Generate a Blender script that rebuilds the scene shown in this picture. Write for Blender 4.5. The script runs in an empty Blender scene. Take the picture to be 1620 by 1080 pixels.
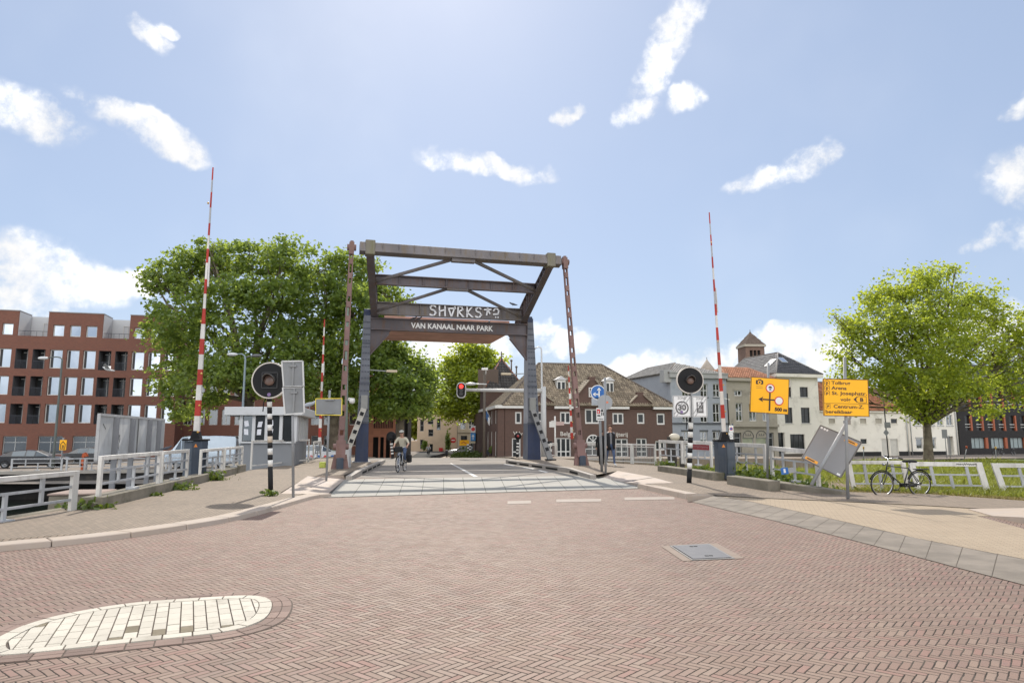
import bpy, bmesh, math, random
import numpy as np
from mathutils import Vector, Matrix, geometry
random.seed(7); RNG = np.random.default_rng(7)
scene = bpy.context.scene
COL = scene.collection
PI = math.pi
def R(d): return math.radians(d)
# ---------------------------------------------------------------- camera model (24 mm lens, eye height 1.65 m)
FPX, CX, CY, HOR, EYE = 1080.0, 810.0, 540.0, 686.0, 1.65
TH = math.atan((HOR-CY)/FPX)
def ray(px, py):
    u = (px-CX)/FPX; v = (CY-py)/FPX
    return Vector((u, math.cos(TH)-math.sin(TH)*v, math.sin(TH)+math.cos(TH)*v))
CAM = Vector((0, 0, EYE))
def gp(px, py, z=0.0):
    r = ray(px, py); t = (z-EYE)/r.z
    return CAM+r*t
def dp(px, py, y):
    r = ray(px, py)
    return CAM+r*(y/r.y)
def V(*a): return Vector(a)
# ---------------------------------------------------------------- tags
def tag(o, label=None, cat=None, group=None, kind=None):
    if label: o['label'] = label
    if cat: o['category'] = cat
    if group: o['group'] = group
    if kind: o['kind'] = kind
    return o
def empty(name, loc, label, cat, group=None, rz=0):
    o = bpy.data.objects.new(name, None); COL.objects.link(o)
    o.location = loc; o.rotation_euler = (0, 0, rz); o.empty_display_size = .2
    return tag(o, label, cat, group)
def setpar(o, p):
    o.parent = p
    if p.type == 'EMPTY':
        m = Matrix.LocRotScale(p.location, p.rotation_euler, p.scale)
        o.matrix_parent_inverse = m.inverted()
    return o
def kids(o): return [c for c in bpy.data.objects if c.parent == o]
def copy_tree(o, loc=None, rz=None, label=None, group=None, parent=None):
    c = o.copy(); COL.objects.link(c)
    if parent is not None: c.parent = parent
    for ch in kids(o): copy_tree(ch, parent=c)
    if loc is not None: c.location = loc
    if rz is not None: c.rotation_euler.z = rz
    if label: c['label'] = label
    if group: c['group'] = group
    return c
# ---------------------------------------------------------------- mesh builder
class MB:
    def __init__(s): s.v = []; s.f = []; s.m = []; s.uv = {}; s.sm = []
    def add(s, vs, fs, m=0, smooth=False, uvs=None):
        b = len(s.v); s.v.extend([tuple(p) for p in vs])
        for k, f in enumerate(fs):
            s.f.append([b+i for i in f]); s.m.append(m); s.sm.append(smooth)
            if uvs: s.uv[len(s.f)-1] = [uvs[i] for i in f]
        return s
    def quad(s, a, b, c, d, m=0, uv=None): return s.add([a, b, c, d], [(0, 1, 2, 3)], m, False, uv)
    def obox(s, c, ax, ay, az, m=0):
        c = Vector(c); ax = Vector(ax); ay = Vector(ay); az = Vector(az)
        vs = [c+ax*i+ay*j+az*k for k in (-1, 1) for j in (-1, 1) for i in (-1, 1)]
        return s.add(vs, [(0, 2, 3, 1), (4, 5, 7, 6), (0, 1, 5, 4), (2, 6, 7, 3), (0, 4, 6, 2), (1, 3, 7, 5)], m)
    def box(s, c, size, rz=0, m=0):
        x = Vector((math.cos(rz), math.sin(rz), 0)); y = Vector((-math.sin(rz), math.cos(rz), 0))
        return s.obox(c, x*size[0]/2, y*size[1]/2, Vector((0, 0, size[2]/2)), m)
    def bar(s, p, q, w, h, m=0, up=(0, 0, 1)):
        p = Vector(p); q = Vector(q); d = (q-p); L = d.length
        if L < 1e-6: return s
        d /= L; u = Vector(up)
        if abs(d.dot(u)) > .98: u = Vector((0, 1, 0)) if abs(d.y) < .9 else Vector((1, 0, 0))
        sd = d.cross(u).normalized(); u2 = sd.cross(d).normalized()
        return s.obox((p+q)/2, d*L/2, sd*w/2, u2*h/2, m)
    def tube(s, pts, rad, n=8, m=0, caps=True):
        pts = [Vector(p) for p in pts]
        if not hasattr(rad, '__len__'): rad = [rad]*len(pts)
        vs = []; fs = []; prev = None
        for i, p in enumerate(pts):
            d = (pts[min(i+1, len(pts)-1)]-pts[max(i-1, 0)])
            d = d.normalized() if d.length > 1e-9 else Vector((0, 0, 1))
            if prev is None:
                a = Vector((1, 0, 0)) if abs(d.x) < .9 else Vector((0, 1, 0))
                sx = d.cross(a).normalized()
            else:
                sx = (prev-d*prev.dot(d)).normalized()
            prev = sx; sy = d.cross(sx)
            for k in range(n):
                t = 2*PI*k/n; vs.append(p+(sx*math.cos(t)+sy*math.sin(t))*rad[i])
        for i in range(len(pts)-1):
            for k in range(n):
                fs.append((i*n+k, i*n+(k+1) % n, (i+1)*n+(k+1) % n, (i+1)*n+k))
        s.add(vs, fs, m, True)
        if caps:
            b = len(s.v)-len(vs)
            for r_, rev in ((0, True), (len(pts)-1, False)):
                idx = [b+r_*n+k for k in range(n)]
                s.f.append(idx[::-1] if rev else idx); s.m.append(m); s.sm.append(False)
        return s
    def lathe(s, c, axis, prof, n=20, m=0):
        """prof: list of (distance along axis, radius)"""
        c = Vector(c); ax = Vector(axis).normalized()
        return s.tube([c+ax*a for a, r in prof], [max(r, 1e-4) for a, r in prof], n, m) if len({round(a, 6) for a, r in prof}) == len(prof) else s._lathe(c, ax, prof, n, m)
    def _lathe(s, c, ax, prof, n, m=0):
        a = Vector((1, 0, 0)) if abs(ax.x) < .9 else Vector((0, 1, 0))
        sx = ax.cross(a).normalized(); sy = ax.cross(sx); vs = []; fs = []
        for d, r in prof:
            for k in range(n):
                t = 2*PI*k/n; vs.append(c+ax*d+(sx*math.cos(t)+sy*math.sin(t))*max(r, 1e-4))
        for i in range(len(prof)-1):
            for k in range(n): fs.append((i*n+k, i*n+(k+1) % n, (i+1)*n+(k+1) % n, (i+1)*n+k))
        return s.add(vs, fs, m, False)
    def prism(s, pts, off, m=0, uv=False):
        """planar polygon extruded by vector off"""
        pts = [Vector(p) for p in pts]; off = Vector(off); n = len(pts)
        vs = pts+[p+off for p in pts]
        tri = geometry.tessellate_polygon([pts])
        nrm = (pts[1]-pts[0]).cross(pts[2]-pts[1])
        fs = []
        for t in tri: fs.append(tuple(t)); fs.append(tuple(i+n for i in t[::-1]))
        for i in range(n): fs.append((i, (i+1) % n, (i+1) % n+n, i+n))
        return s.add(vs, fs, m)
    def sphere(s, c, r, n=12, k=8, m=0, sc=(1, 1, 1), rot=None):
        c = Vector(c); vs = []; fs = []
        for i in range(k+1):
            ph = PI*i/k
            for j in range(n):
                t = 2*PI*j/n
                p = Vector((math.sin(ph)*math.cos(t)*sc[0], math.sin(ph)*math.sin(t)*sc[1], math.cos(ph)*sc[2]))*r
                if rot: p = rot @ p
                vs.append(c+p)
        for i in range(k):
            for j in range(n): fs.append((i*n+j, (i+1)*n+j, (i+1)*n+(j+1) % n, i*n+(j+1) % n))
        return s.add(vs, fs, m, True)
    def torus(s, c, ax, r, t, n=28, k=6, m=0, a0=0, a1=2*PI, sx=None):
        c = Vector(c); ax = Vector(ax).normalized()
        if sx is None:
            a = Vector((0, 0, 1)) if abs(ax.z) < .9 else Vector((1, 0, 0))
            sx = (a-ax*a.dot(ax)).normalized()
        sy = ax.cross(sx); full = abs(a1-a0-2*PI) < 1e-6
        pts = [c+(sx*math.cos(a0+(a1-a0)*i/n)+sy*math.sin(a0+(a1-a0)*i/n))*r for i in range(n+1)]
        return s.tube(pts, t, k, m, caps=not full)
    def build(s, name, mats, parent=None, bevel=0, smooth=None, recalc=True, seg=1):
        me = bpy.data.meshes.new(name)
        me.from_pydata(s.v, [], s.f)
        if not isinstance(mats, (list, tuple)): mats = [mats]
        for mt in mats: me.materials.append(mt)
        me.polygons.foreach_set('material_index', s.m)
        me.polygons.foreach_set('use_smooth', [bool(x) if smooth is None else smooth for x in s.sm])
        if s.uv:
            L = me.uv_layers.new(name='UVMap'); d = L.data
            for fi, uvs in s.uv.items():
                for li, uv in zip(me.polygons[fi].loop_indices, uvs): d[li].uv = uv
        if recalc:
            bm = bmesh.new(); bm.from_mesh(me)
            bmesh.ops.recalc_face_normals(bm, faces=bm.faces); bm.to_mesh(me); bm.free()
        me.update()
        o = bpy.data.objects.new(name, me); COL.objects.link(o)
        if parent is not None: setpar(o, parent)
        if bevel:
            b = o.modifiers.new('b', 'BEVEL'); b.width = bevel; b.segments = seg; b.limit_method = 'ANGLE'; b.angle_limit = R(40)
        return o
def flat(name, pts, mat, z=None, parent=None, label=None):
    """a thin sheet of ground from a polygon"""
    pts = [Vector((p[0], p[1], (p[2] if len(p) > 2 else 0) if z is None else z)) for p in pts]
    mb = MB(); mb.add(pts, [tuple(t) for t in geometry.tessellate_polygon([[Vector((p.x, p.y, 0)) for p in pts]])])
    o = mb.build(name, mat, parent, recalc=False)
    me = o.data
    bm = bmesh.new(); bm.from_mesh(me)
    bm.normal_update()
    for f in bm.faces:
        if f.normal.z < 0: f.normal_flip()
    bm.to_mesh(me); bm.free()
    return o
def slab(name, pts, ztop, zbot, mat, parent=None, bevel=0):
    mb = MB(); P = [Vector((p[0], p[1], zbot)) for p in pts]
    mb.prism(P, (0, 0, ztop-zbot))
    return mb.build(name, mat, parent, bevel=bevel)
def numesh(name, verts, faces, mats, parent=None, smooth=False):
    me = bpy.data.meshes.new(name)
    verts = np.asarray(verts, np.float32); faces = np.asarray(faces, np.int32); k = faces.shape[1]
    me.vertices.add(len(verts)); me.vertices.foreach_set('co', verts.ravel())
    me.loops.add(faces.size); me.loops.foreach_set('vertex_index', faces.ravel())
    me.polygons.add(len(faces)); me.polygons.foreach_set('loop_start', np.arange(0, faces.size, k, dtype=np.int32))
    me.polygons.foreach_set('use_smooth', np.full(len(faces), smooth))
    for mt in (mats if isinstance(mats, (list, tuple)) else [mats]): me.materials.append(mt)
    me.update(calc_edges=True); me.validate()
    o = bpy.data.objects.new(name, me); COL.objects.link(o)
    if parent is not None: setpar(o, parent)
    return o
# ---------------------------------------------------------------- materials
class NT:
    def __init__(s, tree): s.t = tree; s.n = tree.nodes; s.l = tree.links
    def new(s, typ, **kw):
        n = s.n.new(typ)
        for k, v in kw.items(): setattr(n, k, v)
        return n
    def put(s, sock, val):
        if val is None: return
        if hasattr(val, 'is_linked'): s.l.new(val, sock)
        else: sock.default_value = val
    def m(s, op, a, b=None, c=None, clamp=False):
        n = s.new('ShaderNodeMath', operation=op, use_clamp=clamp)
        for i, x in enumerate((a, b, c)): s.put(n.inputs[i], x)
        return n.outputs[0]
    def vm(s, op, a, b=None, scale=None):
        n = s.new('ShaderNodeVectorMath', operation=op)
        s.put(n.inputs[0], a)
        if b is not None: s.put(n.inputs[1], b)
        if scale is not None: s.put(n.inputs['Scale'], scale)
        return n.outputs['Value'] if op in ('DOT_PRODUCT', 'LENGTH') else n.outputs[0]
    def noise(s, vec, scale, detail=4, rough=.55, dist=0, col=False):
        n = s.new('ShaderNodeTexNoise'); s.put(n.inputs['Vector'], vec)
        n.inputs['Scale'].default_value = scale; n.inputs['Detail'].default_value = detail
        n.inputs['Roughness'].default_value = rough; n.inputs['Distortion'].default_value = dist
        return n.outputs['Color' if col else 'Fac']
    def mixc(s, f, a, b, typ='MIX'):
        n = s.new('ShaderNodeMix', data_type='RGBA', blend_type=typ)
        s.put(n.inputs[0], f)
        for sock, v in ((n.inputs[6], a), (n.inputs[7], b)):
            s.put(sock, (v+(1,)) if isinstance(v, tuple) and len(v) == 3 else v)
        return n.outputs[2]
    def ramp(s, f, stops):
        n = s.new('ShaderNodeValToRGB'); s.put(n.inputs[0], f); e = n.color_ramp.elements
        while len(e) < len(stops): e.new(.5)
        for el, (p, c) in zip(e, stops): el.position = p; el.color = c+(1,) if len(c) == 3 else c
        return n.outputs[0]
    def sstep(s, x, a, b):
        n = s.new('ShaderNodeMapRange', interpolation_type='SMOOTHSTEP'); s.put(n.inputs[0], x)
        n.inputs[1].default_value = a; n.inputs[2].default_value = b
        return n.outputs[0]
    def coord(s, kind='Object'): return s.new('ShaderNodeTexCoord').outputs[kind]
    def sep(s, v):
        n = s.new('ShaderNodeSeparateXYZ'); s.put(n.inputs[0], v); return n.outputs
    def comb(s, x, y, z=0):
        n = s.new('ShaderNodeCombineXYZ')
        for i, q in enumerate((x, y, z)): s.put(n.inputs[i], q)
        return n.outputs[0]
    def bump(s, h, strength=.5, dist=.01):
        n = s.new('ShaderNodeBump'); n.inputs['Strength'].default_value = strength; n.inputs['Distance'].default_value = dist
        s.put(n.inputs['Height'], h); return n.outputs[0]
    def island(s): return s.new('ShaderNodeNewGeometry').outputs['Random Per Island']
MATS = {}
def mat_base(name):
    m = bpy.data.materials.new(name); m.use_nodes = True
    t = NT(m.node_tree); b = t.n['Principled BSDF']
    MATS[name] = m
    return m, t, b
def M(name, col, rough=.7, var=.18, scale=2.5, bump=0, metal=0, fine=40, island=0, spec=.5, col2=None, dirt=None, dscale=.8):
    if name in MATS: return MATS[name]
    m, t, b = mat_base(name)
    c = t.coord(); n1 = t.noise(c, scale, 6, .6); n2 = t.noise(c, fine, 3, .6)
    f = t.m('ADD', t.m('MULTIPLY', t.m('SUBTRACT', n1, .5), var*2), t.m('MULTIPLY', t.m('SUBTRACT', n2, .5), var*.9))
    if island: f = t.m('ADD', f, t.m('MULTIPLY', t.m('SUBTRACT', t.island(), .5), island))
    base = t.mixc(t.sstep(n1, .35, .65), tuple(col), tuple(col2)) if col2 else tuple(col)+(1,)
    fac = t.m('ADD', f, 1.0)
    rgb = t.vm('SCALE', base if not isinstance(base, tuple) else None, scale=fac)
    if isinstance(base, tuple): rgb.node.inputs[0].default_value = base[:3]
    if dirt:
        dn = t.sstep(t.noise(c, dscale, 8, .7), .52, .72)
        rgb = t.mixc(t.m('MULTIPLY', dn, .7), rgb, tuple(dirt))
    t.l.new(rgb, b.inputs['Base Color'])
    t.put(b.inputs['Roughness'], t.m('ADD', rough-.08, t.m('MULTIPLY', n2, .16), clamp=True))
    b.inputs['Metallic'].default_value = metal; b.inputs['Specular IOR Level'].default_value = spec*(.5 if rough > .6 else 1)
    if bump: t.l.new(t.bump(t.m('ADD', n2, n1), bump, .01), b.inputs['Normal'])
    return m
def glass(name, tint=(.5, .56, .62), rough=.03, refl=.75, dark=(.015, .018, .02)):
    if name in MATS: return MATS[name]
    m, t, b = mat_base(name)
    c = t.coord()
    b.inputs['Base Color'].default_value = dark+(1,); b.inputs['Roughness'].default_value = .3; b.inputs['Specular IOR Level'].default_value = .2
    g = t.new('ShaderNodeBsdfGlossy'); g.inputs['Roughness'].default_value = rough; g.inputs['Color'].default_value = tint+(1,)
    t.l.new(t.bump(t.noise(c, .9, 2), .04, .05), g.inputs['Normal'])
    mx = t.new('ShaderNodeMixShader'); mx.inputs[0].default_value = refl
    t.l.new(b.outputs[0], mx.inputs[1]); t.l.new(g.outputs[0], mx.inputs[2])
    t.l.new(mx.outputs[0], t.n['Material Output'].inputs[0])
    return m
def brickwall(name, c1, c2, mortar, bw=.22, bh=.065, joint=.012, var=.25, bump=.3):
    """uses the UV map in metres"""
    if name in MATS: return MATS[name]
    m, t, b = mat_base(name)
    uv = t.coord('UV')
    br = t.new('ShaderNodeTexBrick'); t.l.new(uv, br.inputs['Vector'])
    br.inputs['Scale'].default_value = 1; br.inputs['Brick Width'].default_value = bw; br.inputs['Row Height'].default_value = bh
    br.inputs['Mortar Size'].default_value = joint; br.inputs['Mortar Smooth'].default_value = .2; br.inputs['Bias'].default_value = 0
    br.inputs['Color1'].default_value = c1+(1,); br.inputs['Color2'].default_value = c2+(1,); br.inputs['Mortar'].default_value = mortar+(1,)
    n = t.noise(t.coord(), .6, 8, .65); n2 = t.noise(t.coord(), 6, 4)
    f = t.m('ADD', 1-var*.75, t.m('ADD', t.m('MULTIPLY', n, var), t.m('MULTIPLY', n2, var*.5)))
    t.l.new(t.vm('SCALE', br.outputs[0], scale=f), b.inputs['Base Color'])
    b.inputs['Roughness'].default_value = .85; b.inputs['Specular IOR Level'].default_value = .3
    t.l.new(t.bump(t.m('SUBTRACT', 1, br.outputs['Fac']), bump, .008), b.inputs['Normal'])
    return m
# ---------------------------------------------------------------- text
def text_mesh(txt, size=1.0, ext=.0, bold=0.0, space=1.0, align='LEFT'):
    cu = bpy.data.curves.new('t', 'FONT'); cu.body = txt; cu.size = size; cu.align_x = align
    cu.extrude = ext; cu.offset = bold; cu.resolution_u = 3; cu.space_character = space
    o = bpy.data.objects.new('t', cu); COL.objects.link(o)
    dg = bpy.context.evaluated_depsgraph_get(); dg.update()
    me = bpy.data.meshes.new_from_object(o.evaluated_get(dg))
    vs = [Vector(v.co) for v in me.vertices]; fs = [tuple(p.vertices) for p in me.polygons]
    bpy.data.objects.remove(o); bpy.data.curves.remove(cu); bpy.data.meshes.remove(me)
    return vs, fs
class Board:
    """a flat panel frame: origin at its bottom corner, u along it, v up, n towards its reader"""
    def __init__(s, O, U, Vv): s.O = Vector(O); s.u = Vector(U).normalized(); s.v = Vector(Vv).normalized(); s.n = s.u.cross(s.v)
    def p(s, a, b, c=0): return s.O+s.u*a+s.v*b+s.n*c
    def poly(s, mb, pts, t0, t1, m=0): mb.prism([s.p(a, b, t0) for a, b in pts], s.n*(t1-t0), m)
    def rect(s, mb, a0, b0, a1, b1, t0, t1, m=0): s.poly(mb, [(a0, b0), (a1, b0), (a1, b1), (a0, b1)], t0, t1, m)
    def rrect(s, mb, a0, b0, a1, b1, r, t0, t1, m=0):
        pts = []
        for cx, cy, st in ((a1-r, b0+r, -90), (a1-r, b1-r, 0), (a0+r, b1-r, 90), (a0+r, b0+r, 180)):
            for k in range(5):
                an = R(st+90*k/4); pts.append((cx+r*math.cos(an), cy+r*math.sin(an)))
        s.poly(mb, pts, t0, t1, m)
    def disc(s, mb, a, b, r, t0, t1, m=0, n=28): s.poly(mb, [(a+r*math.cos(2*PI*k/n), b+r*math.sin(2*PI*k/n)) for k in range(n)], t0, t1, m)
    def ring(s, mb, a, b, r0, r1, t, m=0, n=28):
        for k in range(n):
            A, B = 2*PI*k/n, 2*PI*(k+1)/n
            mb.quad(s.p(a+r0*math.cos(A), b+r0*math.sin(A), t), s.p(a+r1*math.cos(A), b+r1*math.sin(A), t), s.p(a+r1*math.cos(B), b+r1*math.sin(B), t), s.p(a+r0*math.cos(B), b+r0*math.sin(B), t), m)
    def line(s, mb, pts, w, t, m=0):
        for (a, b), (c, d) in zip(pts[:-1], pts[1:]):
            dx, dy = c-a, d-b; L = math.hypot(dx, dy) or 1; nx, ny = -dy/L*w/2, dx/L*w/2; ex, ey = dx/L*w*.3, dy/L*w*.3
            mb.quad(s.p(a-ex+nx, b-ey+ny, t), s.p(a-ex-nx, b-ey-ny, t), s.p(c+ex-nx, d+ey-ny, t), s.p(c+ex+nx, d+ey+ny, t), m)
    def text(s, mb, txt, a, b, size, t, m=0, bold=0, width=None, align='LEFT', space=1.0):
        vs, fs = text_mesh(txt, size, 0, bold, space, align)
        k = 1.0
        if width:
            w = max(v.x for v in vs)-min(v.x for v in vs); k = width/w
        mb.add([s.p(a+v.x*k, b+v.y, t) for v in vs], fs, m)
# ================================================================= ground materials
def herring(name, ang, w, tones, joint=(.036, .028, .022), L=3, wear=.5):
    m, t, b = mat_base(name)
    P = t.coord()
    mp = t.new('ShaderNodeMapping'); t.l.new(P, mp.inputs[0]); mp.inputs['Rotation'].default_value = (0, 0, R(ang)); mp.inputs['Scale'].default_value = (1/w,)*3
    wob = t.vm('SCALE', t.vm('SUBTRACT', t.noise(P, 9, 2, col=True), (.5, .5, .5)), scale=.22)
    wob2 = t.vm('SCALE', t.vm('SUBTRACT', t.noise(P, .35, 2, col=True), (.5, .5, .5)), scale=2.6)
    q = t.vm('ADD', t.vm('ADD', mp.outputs[0], wob), wob2)
    x, y, _ = t.sep(q)
    i = t.m('FLOOR', x); j = t.m('FLOOR', y); fx = t.m('SUBTRACT', x, i); fy = t.m('SUBTRACT', y, j)
    mm = t.m('FLOORED_MODULO', t.m('SUBTRACT', i, j), 2*L)
    hor = t.m('LESS_THAN', mm, L-.5)
    ver = t.m('SUBTRACT', 1, hor)
    posv = t.m('SUBTRACT', 2*L-1, mm)
    u = t.m('ADD', t.m('MULTIPLY', hor, t.m('ADD', fx, mm)), t.m('MULTIPLY', ver, t.m('ADD', fy, posv)))
    v = t.m('ADD', t.m('MULTIPLY', hor, fy), t.m('MULTIPLY', ver, fx))
    du = t.m('MINIMUM', u, t.m('SUBTRACT', L, u)); dv = t.m('MINIMUM', v, t.m('SUBTRACT', 1, v))
    d = t.m('MINIMUM', du, dv)
    idx = t.m('SUBTRACT', i, t.m('MULTIPLY', hor, mm)); idy = t.m('SUBTRACT', j, t.m('MULTIPLY', ver, posv))
    wn = t.new('ShaderNodeTexWhiteNoise', noise_dimensions='3D'); t.l.new(t.comb(idx, idy, hor), wn.inputs['Vector'])
    rnd = wn.outputs['Value']; rc = wn.outputs['Color']
    n = len(tones)
    col = t.ramp(rnd, [((k+.0)/max(1, n-1), c) for k, c in enumerate(tones)])
    mp2 = t.new('ShaderNodeMapping'); t.l.new(P, mp2.inputs[0]); mp2.inputs['Rotation'].default_value = (0, 0, R(12)); mp2.inputs['Scale'].default_value = (1.1, .13, 1)
    track = t.sstep(t.noise(mp2.outputs[0], 1.0, 5, .6), .52, .7)
    big = t.noise(P, .22, 5, .6); med = t.noise(P, 1.7, 5, .6); fine = t.noise(P, 120, 3, .7)
    f = t.m('ADD', .52, t.m('ADD', t.m('MULTIPLY', big, .42), t.m('ADD', t.m('MULTIPLY', med, .18), t.m('MULTIPLY', fine, .22))))
    col = t.vm('SCALE', col, scale=f)
    # sandy dust that lies over wide patches of the paving
    dust = t.m('MULTIPLY', t.sstep(t.noise(P, .16, 6, .65), .42, .68), wear)
    col = t.mixc(dust, col, (.248, .178, .135))
    col = t.mixc(t.m('MULTIPLY', track, .28), col, (.15, .11, .088))
    stain = t.m('MULTIPLY', t.sstep(t.noise(P, .9, 8, .72), .57, .74), .5)
    col = t.mixc(stain, col, (.13, .11, .1))
    jw = t.m('ADD', .045, t.m('MULTIPLY', t.noise(P, 3.1, 4), .06))
    jf = t.m('SUBTRACT', 1, t.sstep(t.m('SUBTRACT', d, jw), -.012, .03))
    # joints are partly filled with sand
    fill = t.sstep(t.noise(P, 2.3, 5, .7), .45, .62)
    jcol = t.mixc(t.m('MULTIPLY', fill, .35), joint, (.17, .14, .115))
    t.l.new(t.mixc(jf, col, jcol), b.inputs['Base Color'])
    h = t.m('ADD', t.sstep(d, .0, .16), t.m('MULTIPLY', fine, .12))
    tx, ty, _z = t.sep(rc)
    tilt = t.m('MULTIPLY', t.m('ADD', t.m('MULTIPLY', t.m('SUBTRACT', tx, .5), u), t.m('MULTIPLY', t.m('SUBTRACT', ty, .5), v)), .35)
    t.l.new(t.bump(t.m('ADD', h, tilt), .55, .006), b.inputs['Normal'])
    b.inputs['Specular IOR Level'].default_value = .28
    t.put(b.inputs['Roughness'], t.m('ADD', .62, t.m('ADD', t.m('MULTIPLY', t.sep(rc)[2], .12), t.m('MULTIPLY', jf, .3)), clamp=True))
    return m
def paving(name, c1, c2, mortar, bw, bh, ang=0, joint=.006, off=.5, bump=.4, rough=.8, var=.3):
    m, t, b = mat_base(name)
    P = t.coord(); mp = t.new('ShaderNodeMapping'); t.l.new(P, mp.inputs[0]); mp.inputs['Rotation'].default_value = (0, 0, R(ang))
    br = t.new('ShaderNodeTexBrick', offset=off); t.l.new(mp.outputs[0], br.inputs['Vector'])
    br.inputs['Scale'].default_value = 1; br.inputs['Brick Width'].default_value = bw; br.inputs['Row Height'].default_value = bh
    br.inputs['Mortar Size'].default_value = joint; br.inputs['Mortar Smooth'].default_value = .3
    br.inputs['Color1'].default_value = c1+(1,); br.inputs['Color2'].default_value = c2+(1,); br.inputs['Mortar'].default_value = mortar+(1,)
    n = t.noise(P, .5, 7, .65); n2 = t.noise(P, 35, 4, .7)
    f = t.m('ADD', 1-var*.75, t.m('ADD', t.m('MULTIPLY', n, var), t.m('MULTIPLY', n2, var*.6)))
    col = t.vm('SCALE', br.outputs[0], scale=f)
    col = t.mixc(t.m('MULTIPLY', t.sstep(t.noise(P, 1.1, 8, .7), .58, .75), .4), col, tuple(x*.55 for x in mortar))
    t.l.new(col, b.inputs['Base Color']); b.inputs['Roughness'].default_value = rough; b.inputs['Specular IOR Level'].default_value = .25
    t.l.new(t.bump(t.m('ADD', t.m('SUBTRACT', 1, br.outputs['Fac']), t.m('MULTIPLY', n2, .4)), bump, .006), b.inputs['Normal'])
    return m
mBrickRoad = herring('herringbone_clinker', 40, .06, [(.198, .134, .103), (.23, .158, .122), (.21, .136, .108), (.255, .182, .14), (.222, .152, .12), (.248, .143, .116), (.2, .142, .112)])
mPave = paving('pavement_brick', (.19, .152, .115), (.235, .185, .14), (.1, .082, .065), .21, .07, 80, .007, var=.45)
mTan = paving('tan_clinker', (.30, .235, .165), (.345, .275, .195), (.18, .145, .11), .2, .065, 20, .006)
mSlabGrey = M('grey_paving_slab', (.17, .146, .12), .8, .3, 1.5, .3, fine=90, col2=(.205, .176, .145), dirt=(.12, .105, .09))
mGranite = M('pink_granite', (.39, .315, .255), .7, .16, 1.2, .15, fine=160, col2=(.37, .31, .27), dirt=(.2, .17, .145))
mKerb = M('granite_kerb', (.38, .31, .25), .75, .18, 1.0, .2, fine=140, col2=(.35, .295, .25), dirt=(.16, .135, .11))
mBand = M('pale_concrete', (.26, .25, .225), .7, .14, .8, .12, fine=70, col2=(.25, .24, .215), dirt=(.19, .17, .15), dscale=.6)
mAsph = M('asphalt', (.2, .178, .155), .85, .2, .5, .3, fine=120, col2=(.235, .208, .182), dirt=(.26, .225, .19))
mFarBrick = paving('far_street_brick', (.33, .26, .21), (.38, .3, .25), (.2, .16, .13), .4, .2, 10, .01)
mConc = M('mossy_concrete', (.23, .205, .165), .9, .3, 1.6, .5, fine=25, col2=(.15, .135, .105), dirt=(.075, .075, .045))
mEarth = M('grassy_soil', (.09, .115, .03), .95, .4, .5, .4, fine=12, col2=(.13, .14, .045))
mCity = M('city_ground', (.17, .15, .13), .9, .2, .2, .2)
mWhiteLine = M('worn_white_paint', (.285, .24, .205), .7, .3, 5, .2, fine=30, dirt=(.27, .2, .17), dscale=9)
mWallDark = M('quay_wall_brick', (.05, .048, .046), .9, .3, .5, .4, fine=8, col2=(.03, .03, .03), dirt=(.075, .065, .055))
mCope = M('quay_coping', (.3, .28, .25), .8, .15, 1, .1)
mWater, t_, b_ = mat_base('canal_water')
b_.inputs['Base Color'].default_value = (.012, .02, .014, 1); b_.inputs['Roughness'].default_value = .07
c_ = t_.coord(); t_.l.new(t_.bump(t_.m('ADD', t_.noise(c_, 1.2, 4), t_.noise(c_, 4.5, 3)), .25, .05), b_.inputs['Normal'])
# ================================================================= heights of the far street and the grass bank
def sz(y):
    k = min(1, max(0, (y-46)/44)); return -1.5*(k*k*(3-2*k)*.5+k*.5)
def gz(x, y):
    s = max(0., min(1., (y-20)/50)); z = -.08-1.3*s
    return z+.09*math.sin(x*.55+1.3*math.sin(y*.31))*min(1, max(0, (y-21)/6))+.07*math.sin(y*.7+x*.2)*min(1, max(0, (y-22)/8))
A10 = Vector((-.167, .986, 0)).normalized()          # direction of the bridge road
def sxc(y): return -2.4-.167*(y-30)
def S(o): return tag(o, kind='structure')
# ================================================================= ground sheets
S(flat('ground', [(-900, 46), (900, 46), (900, 1500), (-900, 1500)], mCity, -1.62))
S(flat('canal_water', [(-220, -40), (-9, -40), (3.6, 26), (3.6, 62), (-220, 62)], mWater, -2.85))
S(flat('road', [(-9.0, -8), (-9.0, 13.6), (-10.4, 27.5), (9, 27.5), (26, 19), (32, -8)], mBrickRoad, 0))
S(slab('road_foundation', [(-9.02, -8), (-9.02, 13.6), (-10.6, 27.6), (7.4, 27.6), (8.6, 19.2), (60, 14.5), (60, -8)], -.16, -3.4, mConc))
# street over the bridge and down into the town
def strip(name, ys, hw0, hw1, mat, dz):
    mb = MB()
    for a, b in zip(ys[:-1], ys[1:]):
        za, zb = sz(a)+dz, sz(b)+dz
        mb.quad((sxc(a)+hw0, a, za), (sxc(a)+hw1, a, za), (sxc(b)+hw1, b, zb), (sxc(b)+hw0, b, zb))
    return S(mb.build(name, mat, recalc=False))
strip('bridge_roadway', [26.2]+list(range(29, 66, 3)), -5.2, 6.4, mAsph, .004)
strip('street', list(range(64, 126, 4)), -4.5, 10.5, mFarBrick, .012)
# deck slab under everything between the two quays
S(slab('bridge_deck', [(-11.2, 27.55), (7.2, 27.55), (4.0, 48), (-14.2, 48)], -.02, -.7, mConc))
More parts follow.
